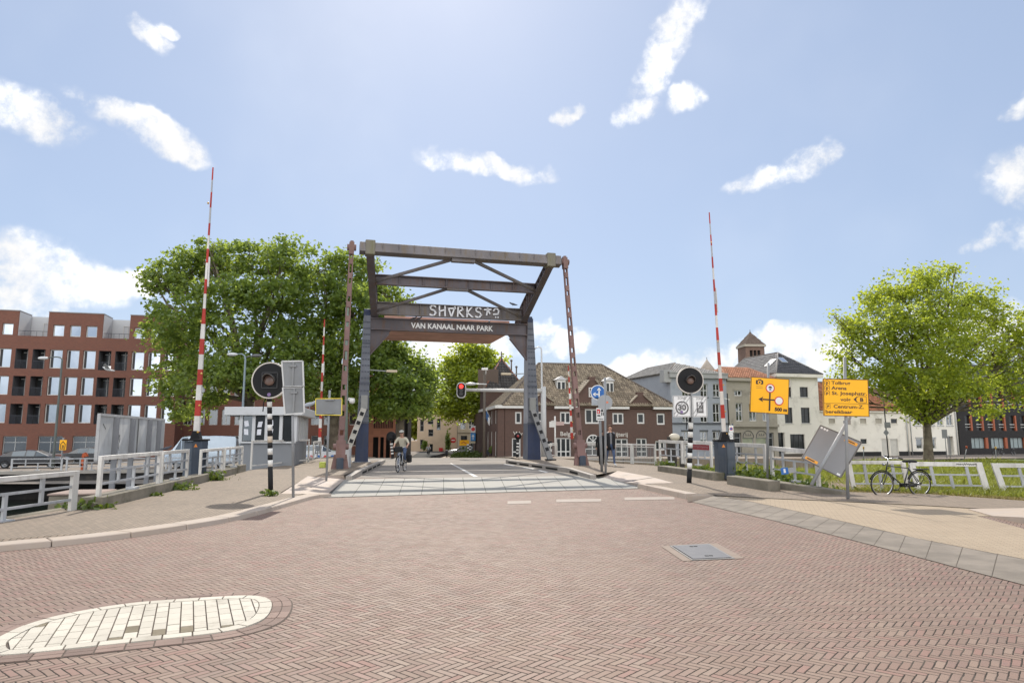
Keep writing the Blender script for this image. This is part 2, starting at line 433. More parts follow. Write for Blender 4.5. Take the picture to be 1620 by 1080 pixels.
# far-side pavements
def pave_strip(name, ys, x0, x1, dz, mat=mPave):
    mb = MB()
    for a, b in zip(ys[:-1], ys[1:]):
        mb.add([(x0(a), a, sz(a)+dz), (x1(a), a, sz(a)+dz), (x1(b), b, sz(b)+dz), (x0(b), b, sz(b)+dz),
                (x0(a), a, sz(a)+dz-.7), (x1(a), a, sz(a)+dz-.7), (x1(b), b, sz(b)+dz-.7), (x0(b), b, sz(b)+dz-.7)],
               [(0, 1, 2, 3), (0, 3, 7, 4), (1, 5, 6, 2)]+([(0, 4, 5, 1)] if a == ys[0] else []))
    return S(mb.build(name, mat))
pave_strip('pavement', list(range(39, 63, 4)), lambda y: sxc(y)-7.6, lambda y: sxc(y)-4.9, .1)
pave_strip('pavement', list(range(63, 120, 4)), lambda y: sxc(y)-14, lambda y: sxc(y)-4.6+max(0, (y-76))*.06, .1)
pave_strip('pavement', list(range(44, 120, 4)), lambda y: sxc(y)+5.2+(y > 60)*1.2, lambda y: sxc(y)+26-(y > 70)*15, .1)
# ---- left pavement, kerbs and ramp
ZP = .15
ZK = .085
inner = [gp(x, y, ZK) for x, y in ((0, 856), (88, 849.6), (180, 839.5), (260, 828.6), (327, 818.5), (375, 808.5), (438, 792), (478, 781.5))]
inner = [V(-9.0, 8.4, ZK)]+inner
left_in = inner+[gp(443, 779.6, ZK+.01), gp(487, 752.6, ZP), gp(545, 751, ZP), gp(561, 744, ZP), gp(601, 727.6, ZP)]
left_out = [V(-11.6, 37.6, ZP), gp(490, 731, ZP), gp(396, 743, ZP), gp(300, 769.6, ZP), gp(162, 803.8, ZP), V(-8.98, 13.9, ZP), V(-8.98, 9, ZP)]
S(flat('pavement', left_in+left_out, mPave))
def resample(pts, step):
    out = [pts[0].copy()]; acc = 0; need = step
    for a, b in zip(pts[:-1], pts[1:]):
        L = (b-a).length; d = 0
        while L-d >= need:
            d += need; out.append(a+(b-a)*(d/L)); need = step
        need -= L-d
    if (out[-1]-pts[-1]).length > step*.3: out.append(pts[-1].copy())
    return out
def smoothp(pts, it=2):
    for _ in range(it):
        q = [pts[0]]
        for a, b in zip(pts[:-1], pts[1:]): q += [a*.75+b*.25, a*.25+b*.75]
        pts = q+[pts[-1]]
    return pts
def kerb_run(name, pts, w, side, zt, zb, mat, stone=1.0, lean=.03):
    fine = resample(smoothp(pts), stone/4); mb = MB()
    def off(k, d):
        t = (fine[min(k+1, len(fine)-1)]-fine[max(k-1, 0)]).normalized(); n = Vector((t.y, -t.x, 0))*side
        return fine[k]+n*d
    for k in range(0, len(fine)-1, 4):
        e = min(k+4, len(fine)-1); vs = []; n = e-k+1
        for q in range(k, e+1):
            sh = 0
            a = off(q, 0); b = off(q, w); c = off(q, w+lean)
            if q == k: dlt = (fine[min(k+1, len(fine)-1)]-fine[k]).normalized()*.006
            elif q == e: dlt = -(fine[e]-fine[e-1]).normalized()*.006
            else: dlt = Vector((0, 0, 0))
            for p, z in ((a, zt), (b, zt), (c, zb), (a, zb)): vs.append((p.x+dlt.x, p.y+dlt.y, z))
        fs = []
        for q in range(n-1):
            for r in range(4): fs.append((q*4+r, q*4+(r+1) % 4, q*4+4+(r+1) % 4, q*4+4+r))
        fs += [(0, 1, 2, 3), tuple((n-1)*4+i for i in (3, 2, 1, 0))]
        mb.add(vs, fs)
    return S(mb.build(name, mat, bevel=.012))
kerb_run('kerb', inner+[gp(512, 778.9, ZK)], .40, 1, ZK+.003, -.02, mKerb)
mb = MB()
A_, B_, C_, D_, E_ = gp(444, 780.5, ZK+.012), gp(487, 752.6, ZP+.005), gp(544, 751.4, ZP+.005), gp(546, 757.5, .014), gp(517, 782, .014)
F_ = gp(480, 781, ZK+.006)
mb.add([A_, B_, C_, D_, E_, F_], [(0, 1, 5), (1, 2, 3), (1, 3, 4), (1, 4, 5)])
S(mb.build('dropped_kerb_ramp', mGranite, recalc=False))
# steel kerbs of the bridge
def bridge_kerb(pts, side, slots=True):
    mb = MB(); w = .22
    for a, b in zip(pts[:-1], pts[1:]):
        t = (b-a); t.z = 0; t.normalize(); n = Vector((t.y, -t.x, 0))*side
        q = [a, b, b+n*w, a+n*w]; g = [Vector((p.x, p.y, -.02)) for p in q]
        mb.add(q+g, [(0, 1, 2, 3), (0, 1, 5, 4), (1, 2, 6, 5), (2, 3, 7, 6), (3, 0, 4, 7)], 0)
        L = (b-a).length
        if slots and L > 4:
            k = .5
            while k+1.7 < L:
                c = a+(b-a)*((k+.85)/L)+n*(w+.004); c.z = .085
                mb.obox(c, t*.8, n*.004, Vector((0, 0, .045)), 1); k += 2.1
    return S(mb.build('bridge_kerb', [M('kerb_steel', (.3, .27, .24), .7, .2, 2, .2), M('slot_black', (.015, .014, .013), .9)], bevel=.008))
bridge_kerb([gp(547, 752.5, .155), gp(562, 744, .21), gp(600, 728, .21), gp(604, 727, .12)], 1)
bridge_kerb([gp(806, 726.8, .21), gp(905, 739.6, .21), gp(943, 750.8, .16)], 1)
# ---- light concrete band
mb = MB(); nA, nB, fA, fB = gp(519, 786, .01), gp(1014, 771.6, .01), gp(545, 757.8, .01), gp(986, 751, .01); N_ = 15
for k in range(N_):
    a, b = (k+.012)/N_, (k+.988)/N_
    mb.quad(nA.lerp(nB, a), nA.lerp(nB, b), fA.lerp(fB, b), fA.lerp(fB, a))
S(mb.build('concrete_road_band', mBand, recalc=False))
S(flat('concrete_road_band_bed', [nA.lerp(nB, -.01)-V(0, .1, 0), nB-V(0, .1, 0), fB+V(0, .1, 0), fA+V(0, .1, 0)], M('joint_dark', (.07, .065, .06), .9), .006))
# ---- right side
rp = [(806, 726.8, .2), (905, 739.6, .19), (945, 750.5, .15), (977, 744.5, .152), (1034, 754.5, .152), (1066, 763.5, .152), (1022, 764.8, .152), (1103.7, 780.4, .13), (1129, 782.5, .03), (1200, 787, .02), (1300, 791, .02), (1450, 798, .02), (1620, 808, .02), (1800, 818, .02),
      (1800, 802, .02), (1620, 791.5, .02), (1470, 781, .03), (1330, 777.5, .04), (1280, 769.3, .08), (1167, 755.5, .12), (1129, 747.4, .15), (1040, 736, .15), (923, 729.5, .16), (880, 724, .17)]
S(flat('pavement', [gp(x, y, z) for x, y, z in rp], mPave))
mb = MB()
Q = [gp(949, 753, .015), gp(977, 744.3, .157), gp(1034, 754.3, .157), gp(985, 762, .015)]; mb.quad(*Q)
Q = [gp(986, 762.4, .015), gp(1034.6, 754.8, .157), gp(1066, 763.5, .157), gp(1022, 764.7, .157), gp(1012, 769.5, .015)]; mb.add(Q, [(0, 1, 2), (0, 2, 3), (0, 3, 4)])
S(mb.build('dropped_kerb_ramp', mGranite))
kerb_run('kerb', [gp(1024, 764.2, .14), gp(1060, 771.6, .14), gp(1104, 780.4, .14)], .3, 1, .143, -.02, mKerb, 1.05)
mb = MB(); p0, p1 = gp(1104.6, 780.6, .14), gp(1087, 784.8, .14); p2 = gp(1131, 783.2, .012); p3 = Vector((p1.x, p1.y, -.01)); p4 = Vector((p0.x, p0.y, -.01))
mb.add([p0, p1, p2, p3, p4], [(0, 1, 2), (1, 3, 2), (0, 2, 4), (0, 4, 3, 1)]); S(mb.build('kerb', mKerb))
near = [gp(x, y, .008) for x, y in ((1094, 793), (1155.6, 807.6), (1220.7, 822), (1318.5, 846), (1408, 868.7), (1518, 898), (1620, 924), (1800, 975))]
far = [gp(x, y, .008) for x, y in ((1127, 783.4), (1188, 793), (1286, 813.7), (1367, 832), (1445, 850), (1530, 866.7), (1620, 884), (1800, 920))]
near.append(near[-1]*2.6-near[-2]*1.6); far.append(far[-1]*2.6-far[-2]*1.6)
def at(pts, s):
    L = [0]
    for a, b in zip(pts[:-1], pts[1:]): L.append(L[-1]+(b-a).length)
    s *= L[-1]
    for k in range(len(pts)-1):
        if s <= L[k+1] or k == len(pts)-2: return pts[k].lerp(pts[k+1], (s-L[k])/(L[k+1]-L[k]))
mb = MB(); N_ = 23
for k in range(N_):
    a, b = k/N_, (k+1)/N_-.0012
    mb.quad(at(near, a), at(near, b), at(far, b-.004), at(far, a-.004 if a > .004 else 0))
S(mb.build('grey_slab_band', mSlabGrey, recalc=False))
S(flat('grey_slab_band_bed', [p-V(0, .03, 0) for p in near]+[p+V(0, .02, 0) for p in far[::-1]], M('sandy_gap', (.12, .1, .08), .9), .004))
tn = [gp(x, y, .006) for x, y in ((1127, 783.2), (1188, 792.7), (1286, 813.4), (1367, 831.6), (1445, 849.6), (1530, 866.3), (1620, 883.6), (1800, 919.6), (1800, 816), (1620, 807.6), (1450, 797.6), (1300, 790.6), (1200, 786.6))]
ex_ = tn[7]*2.6-tn[6]*1.6; tn[8:9] = [ex_, V(ex_.x+2, tn[8].y, 0), tn[8]]
S(flat('cycle_path', tn, mTan, .006))
mb = MB(); T = [gp(1532, 804.5, .025), gp(1622, 803, .13), gp(1800, 806, .13), gp(1800, 828, .13), gp(1622, 818, .13), gp(1571, 815.5, .03)]
mb.add(T+[Vector((p.x, p.y, -.01)) for p in T], [(0, 1, 5), (1, 4, 5), (1, 2, 3, 4), (5, 4, 10, 11), (4, 3, 9, 10), (0, 5, 11, 6)]); S(mb.build('kerb', mKerb))
# asphalt apron east of the photographed corner so that the ground goes on
S(flat('ground_corner', [(26, -8), (60, -8), (60, 17), (17.5, 17), (24, 10)], mTan, -.004))
# ---- road markings
def pq(a, b, c, d, z=.014): return [gp(p[0], p[1], z) for p in (a, b, c, d)]
mb = MB()
for x0, x1, y0, y1 in ((803, 840, 792.2, 797), (880, 951, 789.4, 794), (988, 1067, 786.3, 790.6)):
    mb.quad(*pq((x0, y1), (x1, y1-1.2), (x1, y0-1), (x0, y0), .006))
S(mb.build('road_marking', mWhiteLine, recalc=False))
mb = MB()
mb.quad(*pq((750, 754), (757, 753.6), (714, 732.2), (711.5, 732.4)))
for a, b in (((796, 733.6), (812, 736.2)), ((826, 738.4), (843, 741)), ((851, 743.2), (864, 746.6))):
    mb.quad(*pq((a[0], a[1]+.9), (b[0], b[1]+.9), (b[0]+3, b[1]-.2), (a[0]+3, a[1]-.2)))
S(mb.build('road_marking', M('white_road_paint', (.5, .48, .45), .7, .15, 4, .1), recalc=False))
# ---- manhole
mh = empty('manhole_cover', gp(1110, 872, 0), 'square grey metal manhole cover let into the brick paving', 'manhole cover')
mSteelMan, t_, b_ = mat_base('cast_iron')
c_ = t_.coord(); ck = t_.new('ShaderNodeTexChecker'); ck.inputs['Scale'].default_value = 18
mp_ = t_.new('ShaderNodeMapping'); mp_.inputs['Rotation'].default_value = (0, 0, R(40)); t_.l.new(c_, mp_.inputs[0]); t_.l.new(mp_.outputs[0], ck.inputs[0])
t_.l.new(t_.mixc(t_.noise(c_, 5, 5), (.075, .078, .09), (.13, .13, .14)), b_.inputs[0]); b_.inputs['Roughness'].default_value = .65; b_.inputs['Metallic'].default_value = .1
t_.l.new(t_.bump(ck.outputs['Fac'], .9, .006), b_.inputs['Normal'])
cs = [gp(1063, 863.2, .008), gp(1121, 860.2, .008), gp(1158, 881.7, .008), gp(1096, 884.2, .008)]; cc = sum(cs, V(0, 0, 0))/4
mb = MB(); q = [cc+(p-cc)*.97 for p in cs]; mb.prism(q, (0, 0, .006)); 
for k in (0, 2):
    for e in (.42, .58):
        c = q[k].lerp(q[(k+1) % 4], e).lerp(cc, .28); mb.box((c.x, c.y, c.z+.007), (.05, .03, .008), m=1)
mb.build('cover', [mSteelMan, M('slot_black', (.015, .014, .013), .9)], mh)
mb = MB()
for k in range(4):
    a, b = cs[k], cs[(k+1) % 4]; o0 = cc+(a-cc)*1.1; o1 = cc+(b-cc)*1.1
    mb.quad(a, b, o1, o0)
mb.build('frame', M('iron_frame', (.16, .15, .14), .6, .2, 6), mh, recalc=False)
mb = MB(); e = (cs[1]-cs[0]).normalized()
for a, b, s in ((cs[0], cs[3], -1), (cs[1], cs[2], 1)):
    a2 = cc+(a-cc)*1.12-V(0, 0, .002); b2 = cc+(b-cc)*1.12-V(0, 0, .002)
    mb.quad(a2, b2, b2+e*.13*s, a2+e*.13*s)
mb.build('border_strip', M('dusty_edge', (.24, .19, .155), .85, .2, 4), mh, recalc=False)
# ---- white stone patch in the paving
opx = [(433, 957), (424, 947), (400, 942.5), (333, 946), (233, 952.5), (167, 961), (100, 973), (43, 988), (0, 1008), (-22, 1022), (-20, 1036), (0, 1039), (67, 1033), (167, 1022), (300, 1008), (350, 1002), (393, 993), (423, 979)]
ow = [gp(x, y, 0) for x, y in opx]; oc = sum(ow, V(0, 0, 0))/len(ow)
def closed_smooth(p, it):
    for _ in range(it):
        q = []
        for a, b in zip(p, p[1:]+p[:1]): q += [a*.75+b*.25, a*.25+b*.75]
        p = q
    return p
ow = closed_smooth(ow, 2)
def resample_closed(p, n):
    P = p+[p[0]]; L = [0]
    for a, b in zip(P[:-1], P[1:]): L.append(L[-1]+(b-a).length)
    out = []; k = 0
    for i in range(n):
        s = L[-1]*i/n
        while L[k+1] < s: k += 1
        out.append(P[k].lerp(P[k+1], (s-L[k])/max(1e-9, L[k+1]-L[k])))
    return out, L[-1]
def offset_closed(p, d):
    n = len(p); out = []
    for i in range(n):
        t = (p[(i+1) % n]-p[i-1]).normalized(); nn = Vector((t.y, -t.x, 0))
        if nn.dot(p[i]-oc) < 0: nn = -nn
        out.append(p[i]+nn*d)
    return out
def ring_stones(name, base, d0, d1, length, mat, z, gap=.008):
    _, Ltot = resample_closed(base, 4); n = max(8, int(Ltot/length)); p, _ = resample_closed(base, n*4)
    a = offset_closed(p, d0+gap/2); b = offset_closed(p, d1-gap/2); mb = MB()
    for i in range(n):
        ia = [(i*4+k) % (n*4) for k in range(5)]
        A = [a[k] for k in ia]; B = [b[k] for k in ia]
        A[0] = A[0].lerp(A[1], .12); B[0] = B[0].lerp(B[1], .12); A[4] = A[4].lerp(A[3], .12); B[4] = B[4].lerp(B[3], .12)
        hz = z+random.uniform(-.002, .002)
        vs = [Vector((q.x, q.y, hz)) for q in A+B]+[Vector((q.x, q.y, 0)) for q in A+B]
        fs = [(k, k+1, k+6, k+5) for k in range(4)]+[(k, k+10, k+11, k+1) for k in range(4)]+[(k+5, k+6, k+16, k+15) for k in range(4)]+[(0, 5, 15, 10), (4, 14, 19, 9)]
        mb.add(vs, fs)
    return S(mb.build(name, mat))
mBrickEdge = M('edge_clinker', (.205, .145, .12), .8, .25, 3, .3, fine=110, island=.4, dirt=(.13, .1, .085), dscale=4)
mBed = M('sandy_joint', (.1, .08, .066), .9)
mWhiteStone = M('white_coated_stone', (.46, .425, .36), .75, .12, 2, .25, fine=60, island=.18, dirt=(.3, .27, .22), dscale=3)
S(flat('paving_bed', offset_closed(ow, .19), mBed, .003))
ring_stones('brick_border', ow, .09, .18, .2, mBrickEdge, .008)
ring_stones('brick_border', ow, 0, .09, .2, mBrickEdge, .008)
ring_stones('white_stone_border', ow, -.12, 0, .22, mWhiteStone, .016)
inn = offset_closed(ow, -.125)
ipoly = [(p.x, p.y) for p in inn]
def inpoly(x, y, poly):
    c = False; j = len(poly)-1
    for i in range(len(poly)):
        xi, yi = poly[i]; xj, yj = poly[j]
        if (yi > y) != (yj > y) and x < (xj-xi)*(y-yi)/(yj-yi)+xi: c = not c
        j = i
    return c
def clip_poly(sub, poly):
    """Sutherland-Hodgman clip of a small quad against the (convex) outline"""
    out = sub; n = len(poly); area = sum(poly[i-1][0]*poly[i][1]-poly[i][0]*poly[i-1][1] for i in range(n)); sgn = 1 if area > 0 else -1
    for i in range(n):
        a, b = poly[i-1], poly[i]
        ins = lambda p: sgn*((b[0]-a[0])*(p[1]-a[1])-(b[1]-a[1])*(p[0]-a[0])) >= -1e-9
        src = out; out = []
        for k in range(len(src)):
            p, q = src[k-1], src[k]
            if ins(p) != ins(q):
                d1 = (b[0]-a[0])*(p[1]-a[1])-(b[1]-a[1])*(p[0]-a[0]); d2 = (b[0]-a[0])*(q[1]-a[1])-(b[1]-a[1])*(q[0]-a[0]); s = d1/(d1-d2)
                out.append((p[0]+(q[0]-p[0])*s, p[1]+(q[1]-p[1])*s))
            if ins(q): out.append(q)
        if len(out) < 3: return []
    return out
mb = MB(); an = R(25); ex, ey = V(math.cos(an), math.sin(an), 0), V(-math.sin(an), math.cos(an), 0)
mGravelStone = M('bare_aggregate_stone', (.2, .17, .12), .9, .5, 3, .6, fine=220)
bare = {(-1, -3), (0, -3), (-3, -3), (2, -3), (3, -3), (-4, 3)}
for r in range(-14, 15):
    for c in range(-12, 13):
        w, h = .105, .21
        u0, v0 = r*w, c*h+(.5*h if r % 2 else 0)
        q = [oc+ex*(u0+a)+ey*(v0+b) for a, b in ((.0055, .0055), (w-.0055, .0055), (w-.0055, h-.0055), (.0055, h-.0055))]
        cl = clip_poly([(p.x, p.y) for p in q], ipoly)
        if cl:
            z = .014+random.uniform(-.002, .002); isb = (c == -3 and r in (-2, 1, 3, 6)) or (c == -2 and r == -1) or (c == 1 and r == -8)
            mb.prism([V(p[0], p[1], .002) for p in cl], (0, 0, z-.002), 1 if isb else 0)
S(mb.build('white_stone_patch', [mWhiteStone, mGravelStone]))
# ---- canal banks on the far side
D14 = Vector((.968, .25, 0)); Q0 = Vector((-28, 50, 0)); N14 = Vector((-.25, .968, 0))
qa = Q0-D14*140; qb = Q0+D14*15.5
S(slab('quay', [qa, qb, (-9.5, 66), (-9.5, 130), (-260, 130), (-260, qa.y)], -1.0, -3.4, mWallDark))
S(flat('quay_paving', [qa+N14*.4, qb+N14*.4, V(-10.4, 66, 0), V(-16, 128, 0), V(-240, 128, 0), V(-240, 20, 0)], M('quay_brick', (.2, .17, .145), .9, .2, 1, .2), -.98))
mb = MB(); mb.bar(qa+V(0, 0, -1.02), qb+V(0, 0, -1.02), .5, .22); S(mb.build('quay_coping', mCope))
# ---- grass bank on the canal's near side, right of the bridge
xs = list(np.arange(2.0, 24, .8))+list(np.arange(24, 130, 4.)); ys = list(np.arange(17, 40, .8))+list(np.arange(40, 84, 2.))
xs = np.array(xs); ys = np.array(ys)
vs = []; fs = []; NX = len(xs)
def gxmin(y): return 8.55-(y-19.5)*.125 if y < 33 else 6.8-(y-33)*.12
for y in ys:
    for x in xs:
        X = x-2.0+gxmin(y)-.1 if y > 19.4 else x-2.0+8.5
        vs.append((X, y, gz(X, y)-(.0 if y > 19 else .0)))
for j in range(len(ys)-1):
    for i in range(NX-1): fs.append((j*NX+i, j*NX+i+1, (j+1)*NX+i+1, (j+1)*NX+i))
S(numesh('grass_bank', vs, fs, mEarth, smooth=True))
S(flat('quay_road', [(4, 72), (140, 108), (140, 140), (4, 110)], M('quay_brick', (.2, .17, .145), .9, .2, 1, .2), -1.4))
# ================================================================= steel materials
def rustpaint(name, col, rust=(.13, .075, .05), amt=.5, rough=.55, streak=True, sc=1.3):
    m, t, b = mat_base(name); c = t.coord()
    mp = t.new('ShaderNodeMapping'); t.l.new(c, mp.inputs[0]); mp.inputs['Scale'].default_value = (3, 3, .35) if streak else (1, 1, 1)
    n = t.noise(mp.outputs[0], sc, 8, .7); n2 = t.noise(c, 14, 5, .65); n3 = t.noise(c, .7, 4)
    base = t.mixc(t.sstep(n3, .35, .65), col, tuple(x*.72 for x in col))
    f = t.m('MULTIPLY', t.sstep(t.m('ADD', n, t.m('MULTIPLY', n2, .35)), .62, .86), amt)
    t.l.new(t.mixc(f, base, rust), b.inputs[0]); b.inputs['Specular IOR Level'].default_value = .4
    t.put(b.inputs['Roughness'], t.m('ADD', rough, t.m('MULTIPLY', n2, .2)))
    t.l.new(t.bump(n2, .25, .006), b.inputs['Normal']); return m
mSteel = rustpaint('weathered_steel_brown', (.125, .11, .12), (.13, .07, .04), .7)
mSteelTop = rustpaint('weathered_steel_grey', (.165, .15, .152), (.14, .1, .05), .65)
mPinkSteel = rustpaint('faded_pink_paint', (.21, .125, .115), (.15, .085, .06), .65)
mSalmon = rustpaint('salmon_paint', (.47, .26, .20), (.33, .19, .14), .4, streak=False)
mTower = rustpaint('blue_grey_paint', (.13, .14, .165), (.09, .085, .09), .5)
mTowerLight = rustpaint('pale_grey_paint', (.33, .34, .37), (.2, .19, .18), .4)
mNavy = rustpaint('navy_paint', (.028, .04, .085), (.06, .06, .065), .35)
mCab = rustpaint('dark_blue_cabinet', (.045, .06, .085), (.1, .1, .1), .35)
mCabL = rustpaint('grey_blue_cabinet', (.10, .125, .16), (.16, .15, .14), .35)
mWhiteP = rustpaint('worn_white_rail', (.68, .66, .62), (.34, .31, .26), .5, sc=2.2)
mGreyRail = rustpaint('grey_rail', (.42, .43, .44), (.2, .2, .2), .4, sc=2.2)
mGalv = rustpaint('galvanised_pole', (.27, .28, .29), (.18, .175, .16), .5, .45)
mRed = rustpaint('signal_red', (.42, .035, .025), (.3, .05, .03), .3)
mOrangeRed = rustpaint('faded_orange_red', (.5, .1, .03), (.4, .09, .03), .3)
mWhiteB = rustpaint('barrier_white', (.66, .64, .61), (.45, .42, .38), .35)
mBlack = M('black_paint', (.014, .014, .015), .65, .4, 4, .1, spec=.4)
mWhite = M('white_paint', (.62, .61, .58), .55, .12, 4, .05, dirt=(.4, .37, .33), dscale=4)
mLetter = M('white_lettering', (.75, .74, .72), .6, .08, 5)
mDarkGlass = glass('dark_glass', (.5, .55, .6), .05, .3)
mRivet = mTower
# ================================================================= the drawbridge
ET = Vector((math.cos(R(15.2)), math.sin(R(15.2)), 0)); EA = Vector((-ET.y, ET.x, 0)); UP = Vector((0, 0, 1))
TL = Vector((-8.12, 37.6, .1)); W = 9.48; TR = TL+ET*W; EAF = Vector((-math.sin(R(9.5)), math.cos(R(9.5)), 0))
PIV = 8.35
bridge = empty('drawbridge', (TL+TR)/2*1.0, 'tall steel drawbridge portal with lifted beam frame over the road', 'drawbridge')
def on(o, a, t, z): return o+ET*t+EA*a+UP*(z-o.z)
def tower(o, sgn):
    mb = MB()
    # tapered box column, four corners; outer side slopes, inner side upright
    def ring(z, wi, wo, d0, d1): return [on(o, d0, -wo*sgn, z), on(o, d0, wi*sgn, z), on(o, d1, wi*sgn, z), on(o, d1, -wo*sgn, z)]
    bo = .40 if sgn > 0 else .52; zs = [(.08, .27, bo, -.5, .5), (2.25, .25, bo-.07, -.44, .44), (2.2501, .25, bo-.07, -.44, .44), (8.15, .2, .14, -.34, .34)]
    def dims(z): s = (z-2.25)/5.9; return .25-.05*s, (bo-.07)+(.14-bo+.07)*s, -.44+.1*s
    rs = [ring(*q) for q in zs]; v = [p for r in rs for p in r]
    for k, (lo, hi) in enumerate(((0, 1), (2, 3))):
        for e in range(4):
            f = (e, (e+1) % 4)
            mb.quad(rs[lo][f[0]], rs[lo][f[1]], rs[hi][f[1]], rs[hi][f[0]], (1 if k == 0 else 0) if e != 1 else (3 if k == 0 else 2))
    mb.quad(*rs[3], m=0)
    # rivet rows and plate edges on the front
    for side in (0,):
        for q in range(16):
            z = 2.6+q*.345; wi, wo, d = dims(z)
            for e in range(3):
                tt = -wo+(wi+wo)*(.17+.33*e)
                c = on(o, d-.006, tt*sgn, z); mb.obox(c, ET*.05, EA*.014, UP*.035, 4)
        for z in (2.25, 4.4, 6.6):
            wi, wo, d = dims(z)
            mb.obox(on(o, d-.012, (wi-wo)/2*sgn, z), ET*((wi+wo)/2+.015), EA*.014, UP*.05, 4)
    mb.box(on(o, 0, -.07*sgn, .1), (1.0, 1.3, .16), R(15.2), 3)
    t = mb.build('tower', [mTower, mNavy, mTowerLight, rustpaint('grey_blue_paint', (.15, .165, .2), (.12, .12, .12), .5), M('rivet_dark', (.05, .056, .075), .6)], bridge)
    # bearing on top
    mb = MB(); mb.box(on(o, 0, .02*sgn, 8.27), (.34, .6, .24), R(15.2)); c = on(o, 0, .05*sgn, 8.42)
    mb.tube([c-ET*.2, c+ET*.2], .15, 14); mb.build('bearing', mNavy, t)
    # control box and slotted rack leaning out from the tower
    mb = MB(); mb.box(on(o, -.52, -.02*sgn, 3.35), (.36, .22, .75), R(15.2)); mb.build('control_box', M('box_grey', (.2, .2, .19), .6), bridge, bevel=.02)
    mb = MB(); A = on(o, -.55, -.04*sgn, 3.0); B = on(o, -1.1-(0 if sgn > 0 else .3), -1.05*sgn-(0 if sgn > 0 else .25), .18); d = (B-A).normalized(); sdv = d.cross(EA).normalized()
    mb.bar(A, B, .3, .16, 0, up=EA)
    L = (B-A).length
    for q in range(5):
        c = A+d*(L*(.1+.17*q)); mb.obox(c-EA*.085, d*.1, sdv*.1, EA*.008, 1)
        mb.obox(c-EA*.085+d*.14, d*.02, sdv*.15, EA*.014, 0)
    mb.box((B.x, B.y, .2), (.55, .4, .1), R(15.2), 1)
    mb.build('slotted_rack', [M('rack_grey', (.36, .34, .3), .6, .2, 3, dirt=(.2, .17, .14)) if sgn > 0 else M('rack_dark', (.17, .17, .17), .6, .2, 3, dirt=(.28, .26, .23)), mBlack], bridge)
    # lamp on the inner face
    mb = MB(); a = on(o, -.1, .2*sgn, 5.15); b = on(o, -.1, 1.15*sgn, 5.1); mb.bar(a, b, .05, .05); mb.build('lamp_arm', mGalv, bridge)
    mb = MB(); mb.bar(b, on(o, -.1, 1.75*sgn, 5.1), .22, .13); mb.build('lamp_head', M('lamp_cream', (.5, .42, .3), .6), bridge, bevel=.02)
    return t
tower(TL, 1); tower(TR, -1)
# portal beam with the name on it
zb0, zb1 = 7.38, 8.06
mb = MB(); a = on(TL, -.15, .2, 0); b = on(TR, -.15, -.2, 0)
mid = (zb0+zb1)/2
mb.bar(a+UP*(mid-a.z), b+UP*(mid-b.z), .10, zb1-zb0-.12)
for z in (zb0+.03, zb1-.03): mb.bar(a+UP*(z-a.z), b+UP*(z-b.z), .36, .06)
for k in (0, 1):
    p = (a, b)[k]; mb.box((p.x, p.y, mid), (.06, .3, .95), R(15.2))
pb = mb.build('portal_beam', mSteel, bridge)
bw = (b-a).length; bd = Board(Vector((a.x, a.y, zb0))-EA*.056, ET, UP)
mb = MB(); bd.text(mb, 'VAN KANAAL NAAR PARK', bw*.25, .19, .42, .004, 0, .012, bw*.525)
mb.build('lettering', mLetter, pb)
for p, s in ((a, 1), (b, -1)):                              # knee gussets
    mb = MB(); q = Vector((p.x, p.y, 0)); mb.prism([q+UP*zb0, q+ET*s*1.15+UP*zb0, q+ET*s*.95+UP*(zb0-.3), q+UP*(zb0-1.45)], EA*.05)
    mb.bar(q+ET*s*1.05+UP*(zb0-.2), q+UP*(zb0-1.45), .05, .26, up=EA)
    mb.build('knee_brace', mSteel, bridge)
# balance frame: tilts up towards the viewer, pivots on the tower tops
F0 = 9.87                                                    # height at its front end
def fr(a, t, dz=0):                                          # a: metres in front of the towers, t: across from the left pivot
    return TL+EAF*(-a)+ET*t+UP*(PIV-.12-TL.z+(F0-PIV+.12)*a/7.4+dz)
LT, RT = .42, W-.42
slope = (fr(1, 0)-fr(0, 0)).normalized(); nfr = ET.cross(slope).normalized()
if nfr.z < 0: nfr = -nfr
def girder(t, sgn):
    mb = MB()
    pts = []
    prof_t = [(7.55, .34), (5.2, .38), (4.2, .44), (2.2, .95), (.4, 1.0), (-1.0, .95), (-1.9, .7)]
    low = [fr(x, t, -.16) for x, h in prof_t]; top = [fr(x, t, -.16+h) for x, h in prof_t]
    for k in range(len(prof_t)-1):
        q = [low[k], low[k+1], top[k+1], top[k]]; mb.prism([p-ET*.03 for p in q], ET*.06)
        mb.bar(low[k], low[k+1], .34, .05); mb.bar(top[k], top[k+1], .34, .05)
    x = 7.2
    while x > -1.8:
        h = np.interp(-x, [-q[0] for q in prof_t], [q[1] for q in prof_t]); mb.bar(fr(x, t, -.16), fr(x, t, -.16+h), .3, .03, up=EA); x -= .75
    return mb.build('side_girder', mSteel, bridge)
girder(LT, 1); girder(RT, -1)
